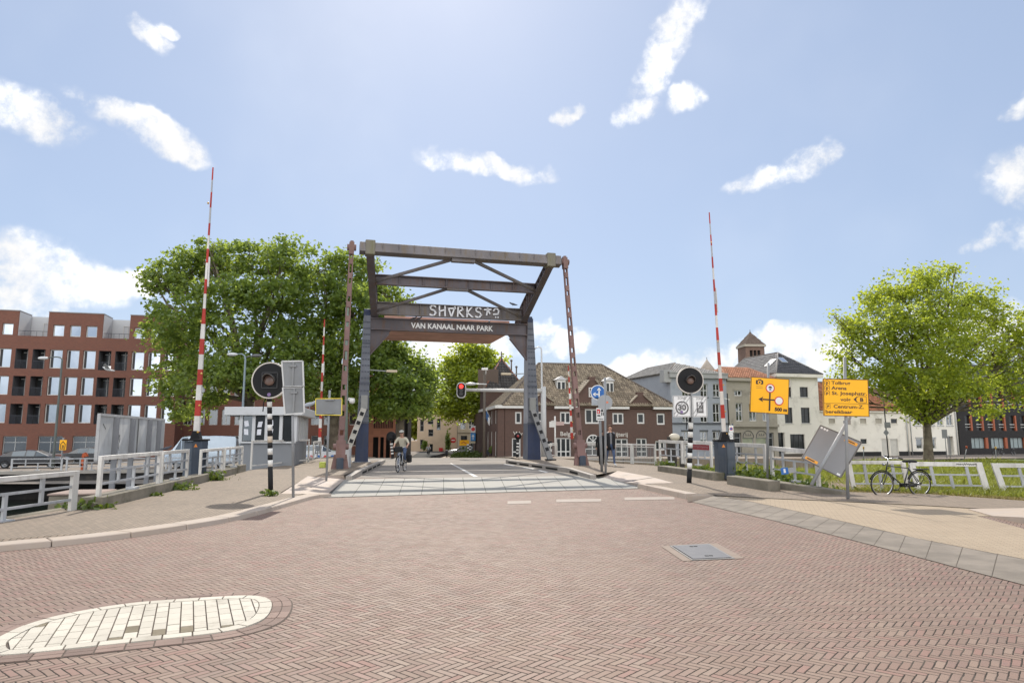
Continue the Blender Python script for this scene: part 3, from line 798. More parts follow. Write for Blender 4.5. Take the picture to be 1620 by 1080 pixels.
# front cross beam runs past the girders to the hanger pins
mb = MB(); zf = .12
mb.bar(fr(7.5, -.05, zf), fr(7.5, W+.1, zf), .42, .46, up=nfr)
for k in range(12): 
    tt = 1.0+k*.72; mb.bar(fr(7.725, tt, zf-.21), fr(7.725, tt, zf+.21), .02, .03, up=EA)
mb.build('front_cross_beam', mSteelTop, bridge, bevel=.02)
for t in (LT, RT): MB().bar(fr(7.5, t, -.2), fr(7.5, t, .48), .44, .52, up=EA).build('end_collar', MATS.get('mossy_steel') or rustpaint('mossy_steel', (.17, .155, .12), (.13, .125, .05), .6), bridge, bevel=.03)
def cross(a, h, name, plates=True, m=None):
    mb = MB(); p, q = fr(a, LT+.17), fr(a, RT-.17)
    mb.bar(p+UP*(h/2-.14), q+UP*(h/2-.14), .05, h)
    for z in (-.14, h-.14): mb.bar(p+UP*z, q+UP*z, .3, .045)
    n = 7
    for k in range(1, n): 
        c = p.lerp(q, k/n)-EA*.05; mb.bar(c+UP*(-.14), c+UP*(h-.14), .03, .1, up=EA)
    return mb.build(name, m or mSteel, bridge)
cross(4.4, .46, 'middle_cross_beam')
rear = cross(.55, .66, 'rear_cross_beam', m=mSteelTop)
p, q = fr(.55, LT+.2), fr(.55, RT-.2)
# graffiti strokes along the rear beam
gb = Board(p-EA*.11+UP*(-.14), ET, UP); GL = (q-p).length
ST = {'S': [[(.75, .85), (.45, 1), (.12, .82), (.2, .6), (.6, .5), (.8, .28), (.5, .02), (.08, .12)]], 'H': [[(.1, 1), (.14, 0)], [(.1, .45), (.8, .62)], [(.78, 1), (.8, 0)]],
      'V': [[(.05, .75), (.95, .8)], [(.08, .78), (.45, 0), (.9, 1)]], 'R': [[(.1, 0), (.16, 1), (.6, .95), (.72, .7), (.2, .5), (.85, 0)]], 'K': [[(.15, 1), (.15, 0)], [(.75, 1), (.18, .45), (.85, .02)]],
      'T': [[(.05, .8), (.9, .85)], [(.5, 1), (.35, .3)], [(.5, .8), (.75, .45)]], '?': [[(.1, .75), (.4, 1), (.75, .8), (.7, .45), (.1, .4)], [(.35, .14), (.4, .14)], [(.65, .14), (.7, .14)]]}
mb = MB(); x = GL*.345
for ch in 'SHVRKST?':
    for s in ST[ch]: gb.line(mb, [(x+a*.47, .02+b_*.62) for a, b_ in s], .085, .006)
    x += .525
mb.build('graffiti', M('graffiti_paint', (.66, .66, .68), .7, .1, 4), rear, recalc=False)
# bracing rods
mb = MB(); mA = fr(7.5, W/2, -.1)
for t in (LT+.1, RT-.1):
    sg = -1 if t < W/2 else 1
    MB().bar(mA+ET*sg*.45, fr(4.45, t, -.05), .13, .13).build('brace_rod', mSteelTop, bridge)
    MB().bar(fr(4.4, W/2+sg*.45, -.16), fr(.7, t, -.05), .13, .13).build('brace_rod', mSteelTop, bridge)
MB().box(fr(7.5, W/2, -.13), (1.1, .3, .22), R(15.2)).build('gusset_plate', mSteelTop, bridge); MB().box(fr(4.4, W/2, -.2), (1.1, .25, .14), R(15.2)).build('gusset_plate', mSteelTop, bridge)
# counterweight box behind the towers
mb = MB()
c0 = [on(TL, a_, t_, 7.78) for a_, t_ in ((1.85, LT+.7), (1.85, RT-.3), (7.0, RT-.3), (7.0, LT+1.0))]
mb.prism(c0, UP*.78); mb.build('counterweight', mSalmon, bridge, bevel=.02)
# hangers: laced twin bars from the front pins down to the deck
def hanger(top, bot):
    d = (bot-top); L = d.length; d = d/L; sx = d.cross(EA).normalized()
    mb = MB()
    def wd(s): return .085+.055*s
    n = 15
    for k in range(n):
        s0, s1 = k/n, (k+1)/n; a_, b_ = top+d*L*s0, top+d*L*s1
        for e in (-1, 1): mb.bar(a_+sx*e*wd(s0)*.8, b_+sx*e*wd(s1)*.85, .15, .055, up=sx)
        for fb in (-1, 1): mb.obox(a_+EA*.085*fb, sx*(wd(s0)*.85), EA*.012, d*(.13 if k % 3 else .3))
    h = mb.build('hanger', mPinkSteel, bridge)
    mb = MB(); p = top; mb.tube([p-ET*.2, p+ET*.2], .15, 14); mb.obox(p+d*.05, ET*.11, EA*.15, d*.28); mb.build('hanger_pin', mPinkSteel, h)
    mb = MB(); b_ = bot; mb.obox(b_-d*.82, ET*.2, EA*.16, d*.4); mb.tube([b_-d*.95-ET*.33, b_-d*.95+ET*.33], .13, 12)
    for e in (-1, 1): mb.bar(b_-d*.6+ET*e*.16, Vector((b_.x, b_.y, .12))+ET*e*.27, .22, .13, up=EA)
    mb.build('hanger_foot', mPinkSteel, h)
    mb = MB(); mb.box((b_.x, b_.y, .38), (.3, .42, .5), R(15.2)); mb.build('anchor_block', mCab, h, bevel=.03)
    return h
HT = [fr(7.5, -.40, .12), fr(7.5, W+.34, .12)]
HB = [dp(537.5, 736, 30.0), dp(920, 731, 32.8)]
for t_, b_ in zip(HT, HB): hanger(t_, Vector((b_.x, b_.y, .15)))
HBP = HB
# ================================================================= barriers
def barrier(px_base, py_base, y, top_px, label, stripes, w0=.34, w1=.12, cab=True, z0=.15, flip=1):
    base = dp(px_base, py_base, y); tip = dp(top_px[0], top_px[1], y-.4); loc = Vector((base.x, base.y, z0))
    e = empty('bridge_barrier', loc, label, 'barrier', 'raised bridge barriers')
    d = (tip-base); L = d.length; d /= L; ex = Vector((1, 0, 0)); n = len(stripes)
    mb = MB(); s = 0; tot = sum(q[1] for q in stripes); prev = None
    thin = .43
    for c, l in stripes:
        s0, s1 = s/tot, (s+l)/tot; s += l
        ww = lambda q: (w0+(w0*.62-w0)*q/thin) if q < thin else (w1+(w1*.45-w1)*(q-thin)/(1-thin))
        a_, b_ = base+d*L*s0, base+d*L*s1; wa, wb = ww(s0+1e-4), ww(s1-1e-4); ey = d.cross(ex).normalized(); sx = ey.cross(d).normalized()
        A = [a_+sx*wa/2*i+ey*wa*.28*j for i, j in ((-1, -1), (1, -1), (1, 1), (-1, 1))]; B = [b_+sx*wb/2*i+ey*wb*.28*j for i, j in ((-1, -1), (1, -1), (1, 1), (-1, 1))]
        mb.add(A+B, [(0, 1, 2, 3), (7, 6, 5, 4), (0, 4, 5, 1), (1, 5, 6, 2), (2, 6, 7, 3), (3, 7, 4, 0)], {'R': 0, 'W': 1, 'G': 2, 'O': 3}[c])
    arm = mb.build('barrier_arm', [mRed, mWhiteB, M('barrier_grey', (.33, .33, .34), .6, .1, 3), mOrangeRed], e)
    mb = MB(); c = base+d*L*(.30); sx = Vector((1, 0, 0))
    k = base+d*L*.66; mb.bar(k+sx*w0*.38, k-d*L*.11+sx*w0*.44, w0*.2, w0*.3); mb.build('barrier_bracket', mWhiteB, arm)
    for q in (.02, .115, .23, .42, .86):
        c = base+d*L*q+sx*(w0*.45*(1 if q < .3 else -.5))-Vector((0, .1, 0)); MB().sphere(c, w0*.2, 8, 6).build('barrier_lamp', M('amber_lens', (.5, .3, .06), .3), arm)
    if cab:
        mb = MB(); w = .4*y/22; mb.prism([base+sx*(-w*.42)+UP*-.1-V(0, .12, 0), base+sx*(w*.42)+UP*-.1-V(0, .12, 0), base+sx*(w*.2)+UP*.22-V(0, .12, 0), base+sx*(-w*.2)+UP*.22-V(0, .12, 0)], (0, .24, 0))
        mb.build('pivot_bracket', mBlack, e)
        zt = base.z-.1; mb = MB(); cw = .52
        mb.box((loc.x-.15*flip, loc.y, (zt+z0)/2), (.29, .5, zt-z0), 0, 0)
        mb.box((loc.x+.14*flip, loc.y+.05, (zt+z0)/2), (.29, .52, zt-z0-.02), 0, 1)
        mb.box((loc.x, loc.y, zt+.03), (.66, .62, .06), 0, 2)
        c = mb.build('cabinet', [mCab, mCabL, mBlack], e, bevel=.015)
        mb = MB(); mb.box((loc.x+.14*flip, loc.y-.22, (zt+z0)/2+.05), (.26, .02, .03), 0); mb.box((loc.x+.14*flip, loc.y-.218, z0+.18), (.27, .02, .03), 0)
        mb.prism([V(loc.x-.12*flip-.06, loc.y-.26, zt-.2), V(loc.x-.12*flip+.06, loc.y-.26, zt-.2), V(loc.x-.12*flip, loc.y-.26, zt-.09)], (0, -.004, 0), 1)
        mb.build('cabinet_trim', [mCabL, M('warning_orange', (.6, .2, .03), .5)], c)
    return e
st1 = [('R', 11)]+[('W', 26), ('R', 27)]*4+[('W', 26), ('R', 26), ('W', 29), ('R', 25), ('W', 24), ('R', 22), ('G', 28), ('R', 28), ('G', 22), ('R', 23)]
barrier(310.5, 692, 22.6, (337, 265), 'tall raised red and white barrier pole on the blue cabinet nearest the grey billboard', st1, .185, .085, flip=-1)
st2 = [('O', 10), ('W', 24), ('R', 23)]+[('W', 23), ('R', 22)]*2+[('G', 21), ('R', 22), ('W', 21), ('R', 20), ('G', 22), ('R', 21), ('W', 20), ('R', 20), ('G', 20), ('R', 19), ('G', 20), ('R', 20)]
barrier(1146, 693, 23.4, (1122, 336), 'raised red and white barrier pole with an orange foot between the white railings', st2, .135, .075, flip=1)
barrier(505.5, 704, 47, (513.5, 505), 'far raised barrier pole seen behind the yellow edged sign board', [('W', 12)]+[('R', 14), ('W', 14)]*6+[('R', 12)], .21, .15, cab=False, z0=-.1)
barrier(905, 694, 47, (899, 578), 'short looking raised barrier pole beside the pink hanger, in front of the dark brick pub', [('R', 10)]+[('W', 9), ('R', 9)]*6, .19, .15, cab=False, z0=-.1)
# ================================================================= round bridge signals on striped posts
def signal(px, pyb, y, disc_px, disc_r, bands, label, ztop, postr=.11, facing=-1, zb=.06, square=True, sticker=True):
    b = dp(px, pyb, y); loc = Vector((b.x, b.y, zb)); e = empty('bridge_signal', loc, label, 'signal light', 'round bridge signals on striped posts')
    mb = MB(); z = zb; tp = dp(disc_px[0]+ (px-disc_px[0])*.2, disc_px[1], y)
    top = Vector((tp.x, y, ztop)); H = ztop-zb
    for c, f0, f1 in bands:
        p, q = loc.lerp(top, f0), loc.lerp(top, f1); mb.tube([p, q], postr, 14, 0 if c == 'B' else (1 if c == 'W' else 2))
    mb.build('post', [mBlack, mWhite, M('scuffed_orange_white', (.5, .42, .33), .7, .3, 6)], e)
    c = dp(disc_px[0], disc_px[1], y-.12*(-facing)); n = Vector((0, facing, 0)); r = disc_r
    mb = MB(); mb._lathe(c, n, [(-.05, 0), (-.05, r*.985), (.035, r*.985), (.035, 0)], 44, 0); bp = mb.build('backboard', mBlack, e)
    mb = MB(); mb._lathe(c, n, [(-.055, r*.93), (-.055, r), (.045, r), (.045, r*.93)], 44, 0); mb.build('rim', M('rim_cream', (.5, .46, .41), .6, .15, 6) if r > .4 else mBlack, bp)
    mb = MB()
    if facing < 0:
        s = r*.42
        if square:
            for i, j, w, h in ((0, 1, s, .012), (0, -1, s, .012), (1, 0, .012, s), (-1, 0, .012, s)): mb.obox(c+n*.045+V(i*s, 0, j*s), V(w, 0, 0), V(0, .012, 0), V(0, 0, h), 0)
        k = mb.build('lamp_housing', M('housing_black', (.03, .03, .03), .5), e)
        mb = MB(); cc = c+n*.05; r2 = r*.30
        mb.lathe(cc, n, [(0, r2), (.03, r2*.96), (.05, r2*.75), (.058, r2*.35), (.06, .001)], 20); mb.build('lens', M('smoked_lens', (.16, .105, .085), .25, .1, 8), k)
        mb = MB(); q = 16; vs = []
        for j in range(q+1):
            a = R(-20)+R(220)*j/q; f = math.sin(max(0, min(1, (j/q)))*PI)
            vs += [cc+V(math.cos(a)*r2*1.1, 0, math.sin(a)*r2*1.1), cc+V(math.cos(a)*r2*1.1, 0, math.sin(a)*r2*1.1)+n*(.05+.2*f)]
        mb.add(vs, [(2*j, 2*j+2, 2*j+3, 2*j+1) for j in range(q)], 0, True); vz = mb.build('visor', M('visor_grey', (.1, .095, .09), .4, .2, 6), k)
        sm = vz.modifiers.new('s', 'SOLIDIFY'); sm.thickness = .012
    else:
        mb.box(c+V(0, -.16, 0), (r*.8, .3, r*.9)); mb.build('lamp_housing', mBlack, e, bevel=.03)
    if sticker:
        mb = MB(); mb._lathe(c+n*.04+V(0, 0, -r*.78), n, [(0, 0), (.004, r*.1), (.004, r*.055)], 14); mb.build('sticker', M('sticker_purple', (.2, .13, .28), .6), bp)
    mb = MB(); mb.bar(top-V(0, 0, .02), Vector((top.x, top.y, c.z)), .09, .09); mb.tube([top+V(-.16, 0, -.35), top+V(-.14, -.02, -.1), V(c.x-.12, top.y, c.z-r*.9)], .014, 6); mb.build('bracket', mBlack, e)
    return e
def band_list(px0, segs):
    """segs: colours with their pixel ends from the bottom upwards"""
    tot = px0-segs[-1][1]; out = []; a = px0
    for c, b_ in segs: out.append((c, (px0-a)/tot, (px0-b_)/tot)); a = b_
    return out
b1 = band_list(782, [('B', 738), ('W', 728), ('B', 719.5), ('W', 709.5), ('B', 700.5), ('O', 690.5), ('B', 681.5), ('W', 672), ('B', 663), ('W', 654.5), ('B', 644.5), ('W', 635.5), ('B', 630)])
signal(428.3, 781, 18.4, (427.5, 601.5), .49, b1, 'round black bridge signal on a black and white post beside the two grey sign backs', dp(430, 630, 18.4).z, .064)
b2 = band_list(766, [('B', 740.5), ('W', 731.5), ('B', 724), ('W', 716), ('B', 708.5), ('W', 700.5), ('B', 692), ('W', 683.5), ('B', 679), ('W', 669), ('B', 662)])
signal(1090, 766, 21.6, (1091.3, 601.5), .425, b2, 'round black bridge signal above two white zone signs', dp(1089, 661, 21.6).z, .075, square=False, sticker=False)
bf = [('B', 0, .2)]+[('W' if k % 2 else 'B', .2+.1*k, .3+.1*k) for k in range(8)]
signal(621, 735, 47.5, (619, 690), .33, bf, 'black signal on a thin striped post seen from behind, near the cyclist', 1.0, .09, 1, zb=-.05, sticker=False)
signal(818, 728, 47.5, (819.5, 689.5), .24, bf, 'small black signal on a striped post at the far foot of the bridge tower', 1.05, .09, 1, zb=-.05, sticker=False)
# ================================================================= railings
GF = 'white panel railings along the bridge approach'
def railing(A, B, h, label, style='panel', mat=None, zf=0, post=.17, toph=.15, rails=(.62, .30), vert=((.28, 0, 1), (.52, 2, 1), (.76, 0, 1)), leanA=None, leanB=None, group=GF, name='railing', foot=True, grp2=None):
    """A, B: feet on the ground/plinth (z included); a flat steel panel with two end posts, a deep top rail and thin rails"""
    mat = mat or mWhiteP; A = Vector(A); B = Vector(B); d = (B-A); L = math.hypot(d.x, d.y); u = Vector((d.x/L, d.y/L, 0)); n = Vector((u.y, -u.x, 0))
    e = empty(name, A.copy(), label, 'railing', group)
    def P(s, z): return A.lerp(B, s/L)+UP*z
    lA = leanA or 0; lB = leanB or 0
    mb = MB(); mb.prism([P(-lA, h)-n*.035, P(-lA+post, h)-n*.035, P(post, 0)-n*.035, P(0, 0)-n*.035], n*.07); mb.build('post', mat, e, bevel=.006)
    mb = MB(); mb.prism([P(L-lB-post, h)-n*.035, P(L-lB, h)-n*.035, P(L, 0)-n*.035, P(L-post, 0)-n*.035], n*.07); mb.build('post', mat, e, bevel=.006)
    mb = MB(); mb.prism([P(post-lA+.002, h-toph)-n*.04, P(L-post-lB-.002, h-toph)-n*.04, P(L-post-lB-.002, h)-n*.04, P(post-lA+.002, h)-n*.04], n*.08); mb.build('top_rail', mat, e, bevel=.006)
    lv = [h-toph]+[r*h for r in rails]+[0]
    if style == 'panel':
        for r in rails:
            mb = MB(); mb.bar(P(post*.9-lA*r, r*h), P(L-post*.9-lB*r, r*h), .04, .045); mb.build('rail', mGreyRail if mat is mWhiteP else mat, e)
        for f, t0, t1 in vert:
            za, zb = (lv[0], lv[2]) if t0 == 0 else (lv[1], lv[3]); lean = (lA*(1-f)+lB*f)*.8
            mb = MB(); mb.bar(P(f*L-lean*za/h, za), P(f*L-lean*zb/h, zb), .075, .05, up=n)
            if foot and t0: mb.box(P(f*L, .03), (.3, .2, .05), math.atan2(u.y, u.x))
            mb.build('spindle', mGreyRail if mat is mWhiteP else mat, e)
    else:
        for r in rails:
            mb = MB(); mb.bar(P(post, r*h), P(L-post, r*h), .04, .05); mb.build('rail', mat, e)
        mb = MB(); k = post+.06
        while k < L-post: mb.bar(P(k, rails[-1]*h), P(k, rails[0]*h), .022, .022); k += .105
        mb.build('spindle', mGalv, e)
    return e
def rb(x, y, z): return gp(x, y, z)
F1b = Vector((-8.72, 13.95, .12)); F1a = Vector((-9.0, 9.2, .1))
railing(F1a, F1b, .80, 'white railing panel at the canal edge with a stained end post beside the concrete block', toph=.09, vert=((.42, 0, 1), (.62, 2, 1), (.8, 0, 1)))
railing(Vector((-9.2, 4.4, .1)), Vector((-9.02, 9.05, .1)), .80, 'white railing panel at the canal edge nearest the paved corner', toph=.13)
PZ = .38
def dirat(px, py, y, z): p = dp(px, py, y); return Vector((p.x, p.y, z))
# line of the plinth on each side (from the ground plan)
lp0, lp1 = gp(163, 803.6, .15), gp(396, 743, .15)
def Lp(s, z=PZ): q = lp0.lerp(lp1, s)+Vector((-.14, 0, 0)); return Vector((q.x, q.y, z))
def sx_at(px):
    """parameter along the left plinth at which it meets this picture column (same railing seen from the viewpoint)"""
    k = (px-CX)/FPX; best = min(range(0, 1001), key=lambda i: abs(Lp(i/1000).x-k*Lp(i/1000).y*1.009)); return best/1000
for a_, b_, lab in ((166, 266, 'white railing panel on the mossy plinth in front of the grey billboard'), (268.5, 309, 'short white railing panel between the billboard and the blue barrier cabinet'),
                    (328, 363, 'white railing panel with light spindles in front of the pale blue van'), (365, 393, 'small white railing panel at the corner of the bridge keeper hut')):
    A, B = Lp(sx_at(a_)), Lp(sx_at(b_)); railing(A, B, .82 if b_ < 320 else .78, lab, toph=.09, post=.12 if b_-a_ > 60 else .1)
# plinths
def plinth(pts, w, zt, label, side=-1, name='concrete_plinth'):
    mb = MB()
    for a, b in zip(pts[:-1], pts[1:]):
        t = Vector((b.x-a.x, b.y-a.y, 0)).normalized(); n = Vector((t.y, -t.x, 0))*side
        q = [Vector((a.x, a.y, 0)), Vector((b.x, b.y, 0)), Vector((b.x, b.y, 0))+n*w, Vector((a.x, a.y, 0))+n*w]
        mb.add([p+UP*(-.2) for p in q]+[p+UP*z for p, z in zip(q, (a.z, b.z, b.z, a.z))], [(0, 1, 5, 4), (1, 2, 6, 5), (2, 3, 7, 6), (3, 0, 4, 7), (4, 5, 6, 7)])
    o = mb.build(name, mConc, bevel=.015); return tag(o, label, 'low wall')
plinth([Lp(-.004).xyz+V(.14, 0, 0), Lp(.58)+V(.14, 0, 0)], .42, PZ, 'mossy concrete plinth below the white railing by the billboard', side=-1)
plinth([Lp(.66)+V(.14, 0, 0), Lp(.83)+V(.14, 0, 0)], .42, PZ, 'short concrete plinth below the railing in front of the van', side=-1)
plinth([Lp(.845)+V(.17, 0, .05), Lp(.93)+V(.17, 0, .05)], .5, PZ+.02, 'rough broken concrete plinth beside the bridge keeper hut', side=-1)
MBk = MB(); c = dirat(131, 790, 16.6, 0); MBk.box((c.x, c.y, -.55), (1.0, 1.2, 1.6), R(12)); MBk.box((c.x, c.y, .27), (1.06, 1.26, .05), R(12), 1)
tag(MBk.build('concrete_block', [mConc, M('rusty_pink_cap', (.27, .205, .175), .8, .3, 4)], bevel=.02), 'weathered concrete block with a pinkish cap standing in the canal', 'mooring block')
mb = MB(); mb.tube([gp(0, 826, .1)+V(-.05, -3, 0), gp(150, 802, .1)+V(-.1, .1, 0)], .09, 8); tag(S(mb.build('edge_kerb', mConc)), None)
# handrail in front of the keeper's hut and beyond it
h0, h1 = gp(400, 742.2, .15), gp(491, 731.2, .15)
railing(h0+V(-.1, 0, 0), h0.lerp(h1, .5)+V(-.1, 0, 0), 1.22, 'plain white handrail in front of the grey hut wall behind the striped post', toph=.09, post=.08, rails=(.12,), vert=((.5, 0, 1),), style='plain')
railing(h0.lerp(h1, .5)+V(-.1, 0, 0), h1+V(-.1, 0, 0), 1.22, 'plain white handrail beside the keeper hut, ending behind the yellow edged sign', toph=.09, post=.08, rails=(.12,), vert=((.5, 0, 1),), style='plain')
railing(dirat(495, 728, 36.8, .3), dirat(507, 728, 40.2, .3), .95, 'short white railing in front of the police car', toph=.12)
# right-hand side
def dR(px, y, z=PZ): p = dp(px, 720, y); return Vector((p.x, p.y, z))
def yR(px):                                              # depth of the plinth line at this picture column
    a, b = gp(1040, 736, .15), gp(1280, 769, .15); k = (px-CX)/FPX*1.006
    s = (k*a.y-a.x)/((b.x-a.x)-k*(b.y-a.y)); return a.y+(b.y-a.y)*s
PR = .38
for a_, b_, lab, kw in ((1043.5, 1080, 'white railing panel beside the dark winch frame', {}), (1082.5, 1126.5, 'white railing panel carrying the red banner', {}),
                    (1150, 1212, 'white railing panel between the blue cabinet and the yellow diversion sign', {}), (1219, 1330, 'long white railing panel behind the fallen grey sign board', {})):
    railing(dR(a_, yR(a_)+.15, PR if a_ < 1200 else PR-.12), dR(b_, yR(b_)+.15, PR if a_ < 1200 else .2)+V(-.15 if a_ > 1200 else 0, 1.0 if a_ > 1200 else 0, 0), .98 if a_ < 1100 else (.95 if a_ < 1200 else 1.0), lab, toph=.13, post=.14)
plinth([gp(1040, 736, PR), gp(1127, 747.2, PR)], .42, PR, 'concrete plinth below the railings by the striped signal post', side=1 if False else -1)
plinth([gp(1149, 752, PR-.0), gp(1216, 760.5, PR-.05)], .42, PR, 'weedy concrete plinth below the railing at the yellow diversion sign', side=-1)
plinth([gp(1217, 760.6, PR-.1), gp(1332, 777, .12)], .42, PR, 'low sinking concrete plinth below the fallen sign board', side=-1)
# bent panels in the grass (leaning)
railing(dR(1345, 20.4, -.08), dR(1437, 20.3, -.08), .95, 'leaning grey white railing panel in the grass behind the parked bicycle', mat=mWhiteP, toph=.1, post=.12, leanA=.12, leanB=.12, foot=False)
rg6 = railing(dR(1445, 20.0, -.08), dR(1563, 19.6, -.08), .93, 'leaning white railing panel in the grass with black scribble on its top rail', toph=.12, post=.16, leanA=.15, leanB=.18, foot=False)
A6, B6 = dR(1445, 20.0, -.08), dR(1563, 19.6, -.08); b6 = Board(A6+UP*.83, V(B6.x-A6.x, B6.y-A6.y, 0), UP); mb = MB(); L6 = (B6-A6).length; random.seed(11)
for k in range(11): x6 = L6*(.56+.025*k); b6.line(mb, [(x6, .02+random.random()*.02), (x6+.02, .05+random.random()*.03), (x6+.045, .02+random.random()*.02)], .012, .046)
mb.build('graffiti', mBlack, rg6, recalc=False)
railing(dR(1580, 19.5, -.08), dR(1720, 19.2, -.08), .91, 'leaning white railing panel in the grass beside the dark modern building', toph=.12, post=.16, leanA=.22, leanB=.2, foot=False)
# far railing behind the walking man
def rr(px, py, y): p = dp(px, py, y); return Vector((p.x, p.y, .15))
railing(rr(923, 728, 38.5), rr(951, 730, 37.1), 1.0, 'white gate like railing beside the pink hanger foot', style='bars', toph=.08, post=.09, rails=(.88, .12))
railing(rr(951.5, 730, 37.0), rr(1000, 732, 35.3), 1.0, 'white railing with thin grey bars behind the walking man', style='bars', toph=.08, post=.09, rails=(.85, .1))
railing(rr(1000.5, 732, 35.2), rr(1038, 734, 33.8), 1.0, 'white railing with thin grey bars in front of the pub grass', style='bars', toph=.08, post=.09, rails=(.85, .1))
railing(rr(870, 727, 46), rr(882, 727, 46), .9, 'small far white railing beside the leaning rack of the tower', style='bars', toph=.07, post=.07, rails=(.85, .1))
# low quay railing across the canal
labs = ['stretch of low quay railing at the front wheel of the black car', 'stretch of low quay railing before the boot of the black car', 'low quay railing stretch between the black car and the orange ticket post', 'low quay railing stretch behind the billboard posts', 'low quay railing stretch in front of the pale van', 'low quay railing stretch ending behind the barrier cabinet']
for k, (s0, lab) in enumerate(zip((-7.2, -3.8, -.4, 3.0, 6.4, 9.8), [labs[1], labs[0]]+labs[2:])):
    a = Q0+D14*s0+N14*.25; b = Q0+D14*(s0+3.2)+N14*.25; railing((a.x, a.y, -.92), (b.x, b.y, -.92), .86, lab, mat=mGreyRail, toph=.08, post=.12, group='low grey railings along the far quay')
# ================================================================= billboard back over the canal
a = dp(152, 727, 19.2); b = dp(256.5, 714, 26.5); e = empty('billboard', (a.x, a.y, -2.9), 'weathered grey white billboard seen from the back on steel posts in the canal', 'billboard')
u = Vector((b.x-a.x, b.y-a.y, 0)); L = u.length; bdv = Board((a.x, a.y, .93), u, UP); H = 1.25
mBill = rustpaint('grey_white_board', (.58, .58, .57), (.33, .32, .31), .5)
mb = MB(); bdv.rect(mb, 0, 0, L, H, -.04, 0); pn = mb.build('panel', mBill, e)
mb = MB(); 
for v0, v1 in ((-.03, .03), (H-.03, H+.04)): bdv.rect(mb, -.02, v0, L+.02, v1, -.05, .03)
bdv.rect(mb, -.03, 0, .03, H, -.05, .03); bdv.rect(mb, L-.03, 0, L+.03, H, -.05, .03); mb.build('panel_rim', M('alu_rim', (.4, .4, .4), .5, .2, 5, dirt=(.2, .16, .12), dscale=6), pn)
for f in (.17, .40, .68, .86):
    mb = MB(); bdv.rect(mb, L*f, -3.6, L*f+.12, H-.04, .005, .14); mb.build('post', M('post_steel', (.2, .205, .22), .5, .2, 2), e)
mb = MB()
for f in (.52,): bdv.rect(mb, L*f, .02, L*f+.04, H-.04, .003, .03)
mb.build('seam', M('seam_dark', (.15, .15, .15), .8), pn)
mb = MB(); random.seed(3)
for k in range(9): 
    bx, bz = L*.225+random.uniform(0, .35), .45+random.uniform(-.18, .2); bdv.line(mb, [(bx, bz), (bx+random.uniform(-.12, .12), bz+.09), (bx+random.uniform(-.1, .16), bz-.07)], .016, .004)
bdv.line(mb, [(.35, 1.0), (.6, .86)], .03, .004)
mb.build('graffiti', mBlack, pn, recalc=False)
# ================================================================= sign backs and signs
def pole(e, base, top, r, mat=None, name='pole'):
    return MB().tube([base, top], r, 10).build(name, mat or mGalv, e)
def back_panel(px_corners, y, th=.02):
    return [dp(x, yy, y) for x, yy in px_corners]
mSignBack = rustpaint('sign_back_grey', (.24, .25, .26), (.18, .18, .17), .5, .5)
y = 17.3; bs_ = gp(465.5, 782, .15); e = empty('zone_sign', (bs_.x, y, .15), 'two grey sign backs one above the other on a thin grey pole', 'traffic sign')
tp = dp(462, 575, y); pole(e, V(bs_.x, y+.03, .0), V(tp.x, y+.03, tp.z), .034)
for q in ([(446, 571.5), (479, 571), (480.5, 611), (449, 612)], [(447.5, 613), (480, 612), (481.5, 653), (451, 655.5)]):
    P = [dp(x, yy, y-.03) for x, yy in q][::-1]; c = sum(P, V(0, 0, 0))/4
    mb = MB(); mb.prism(P, (0, .015, 0)); s = mb.build('sign_plate', mSignBack, e)
    mb = MB()
    for k in range(4): mb.bar(P[k], P[(k+1) % 4], .035, .035)
    mb.build('sign_rim', M('rim_alu', (.5, .5, .49), .5), s)
    mb = MB(); mb.box(c+V(0, -.0, 0), (.05, .05, .6)); mb.box(c+V(0, -.01, .2), (.16, .06, .05)); mb.build('sign_clamp', mGalv, s)
y = 23.6; bs_ = dp(516, 752, y); e = empty('route_sign', (bs_.x, y, .15), 'grey sign back with a bright yellow edge on a grey pole', 'traffic sign')
tp = dp(521, 617, y); pole(e, V(bs_.x, y+.05, .0), V(tp.x, y+.05, tp.z), .037)
P = [dp(x, yy, y) for x, yy in ((499.5, 630.5), (541, 630), (540.5, 656.5), (499.5, 656))][::-1]
mb = MB(); mb.prism(P, (0, .02, 0)); s = mb.build('sign_plate', mSignBack, e)
mb = MB(); [mb.bar(P[k], P[(k+1) % 4], .022, .022) for k in range(4)]; mb.build('sign_rim', M('yellow_rim', (.75, .58, .04), .5), s)
mb = MB(); c = sum(P, V(0, 0, 0))/4; mb.box(c+V(.03, -.02, .24), (.3, .05, .05)); mb.box(c+V(.03, -.02, -.22), (.3, .05, .05)); mb.build('sign_clamp', mGalv, s)
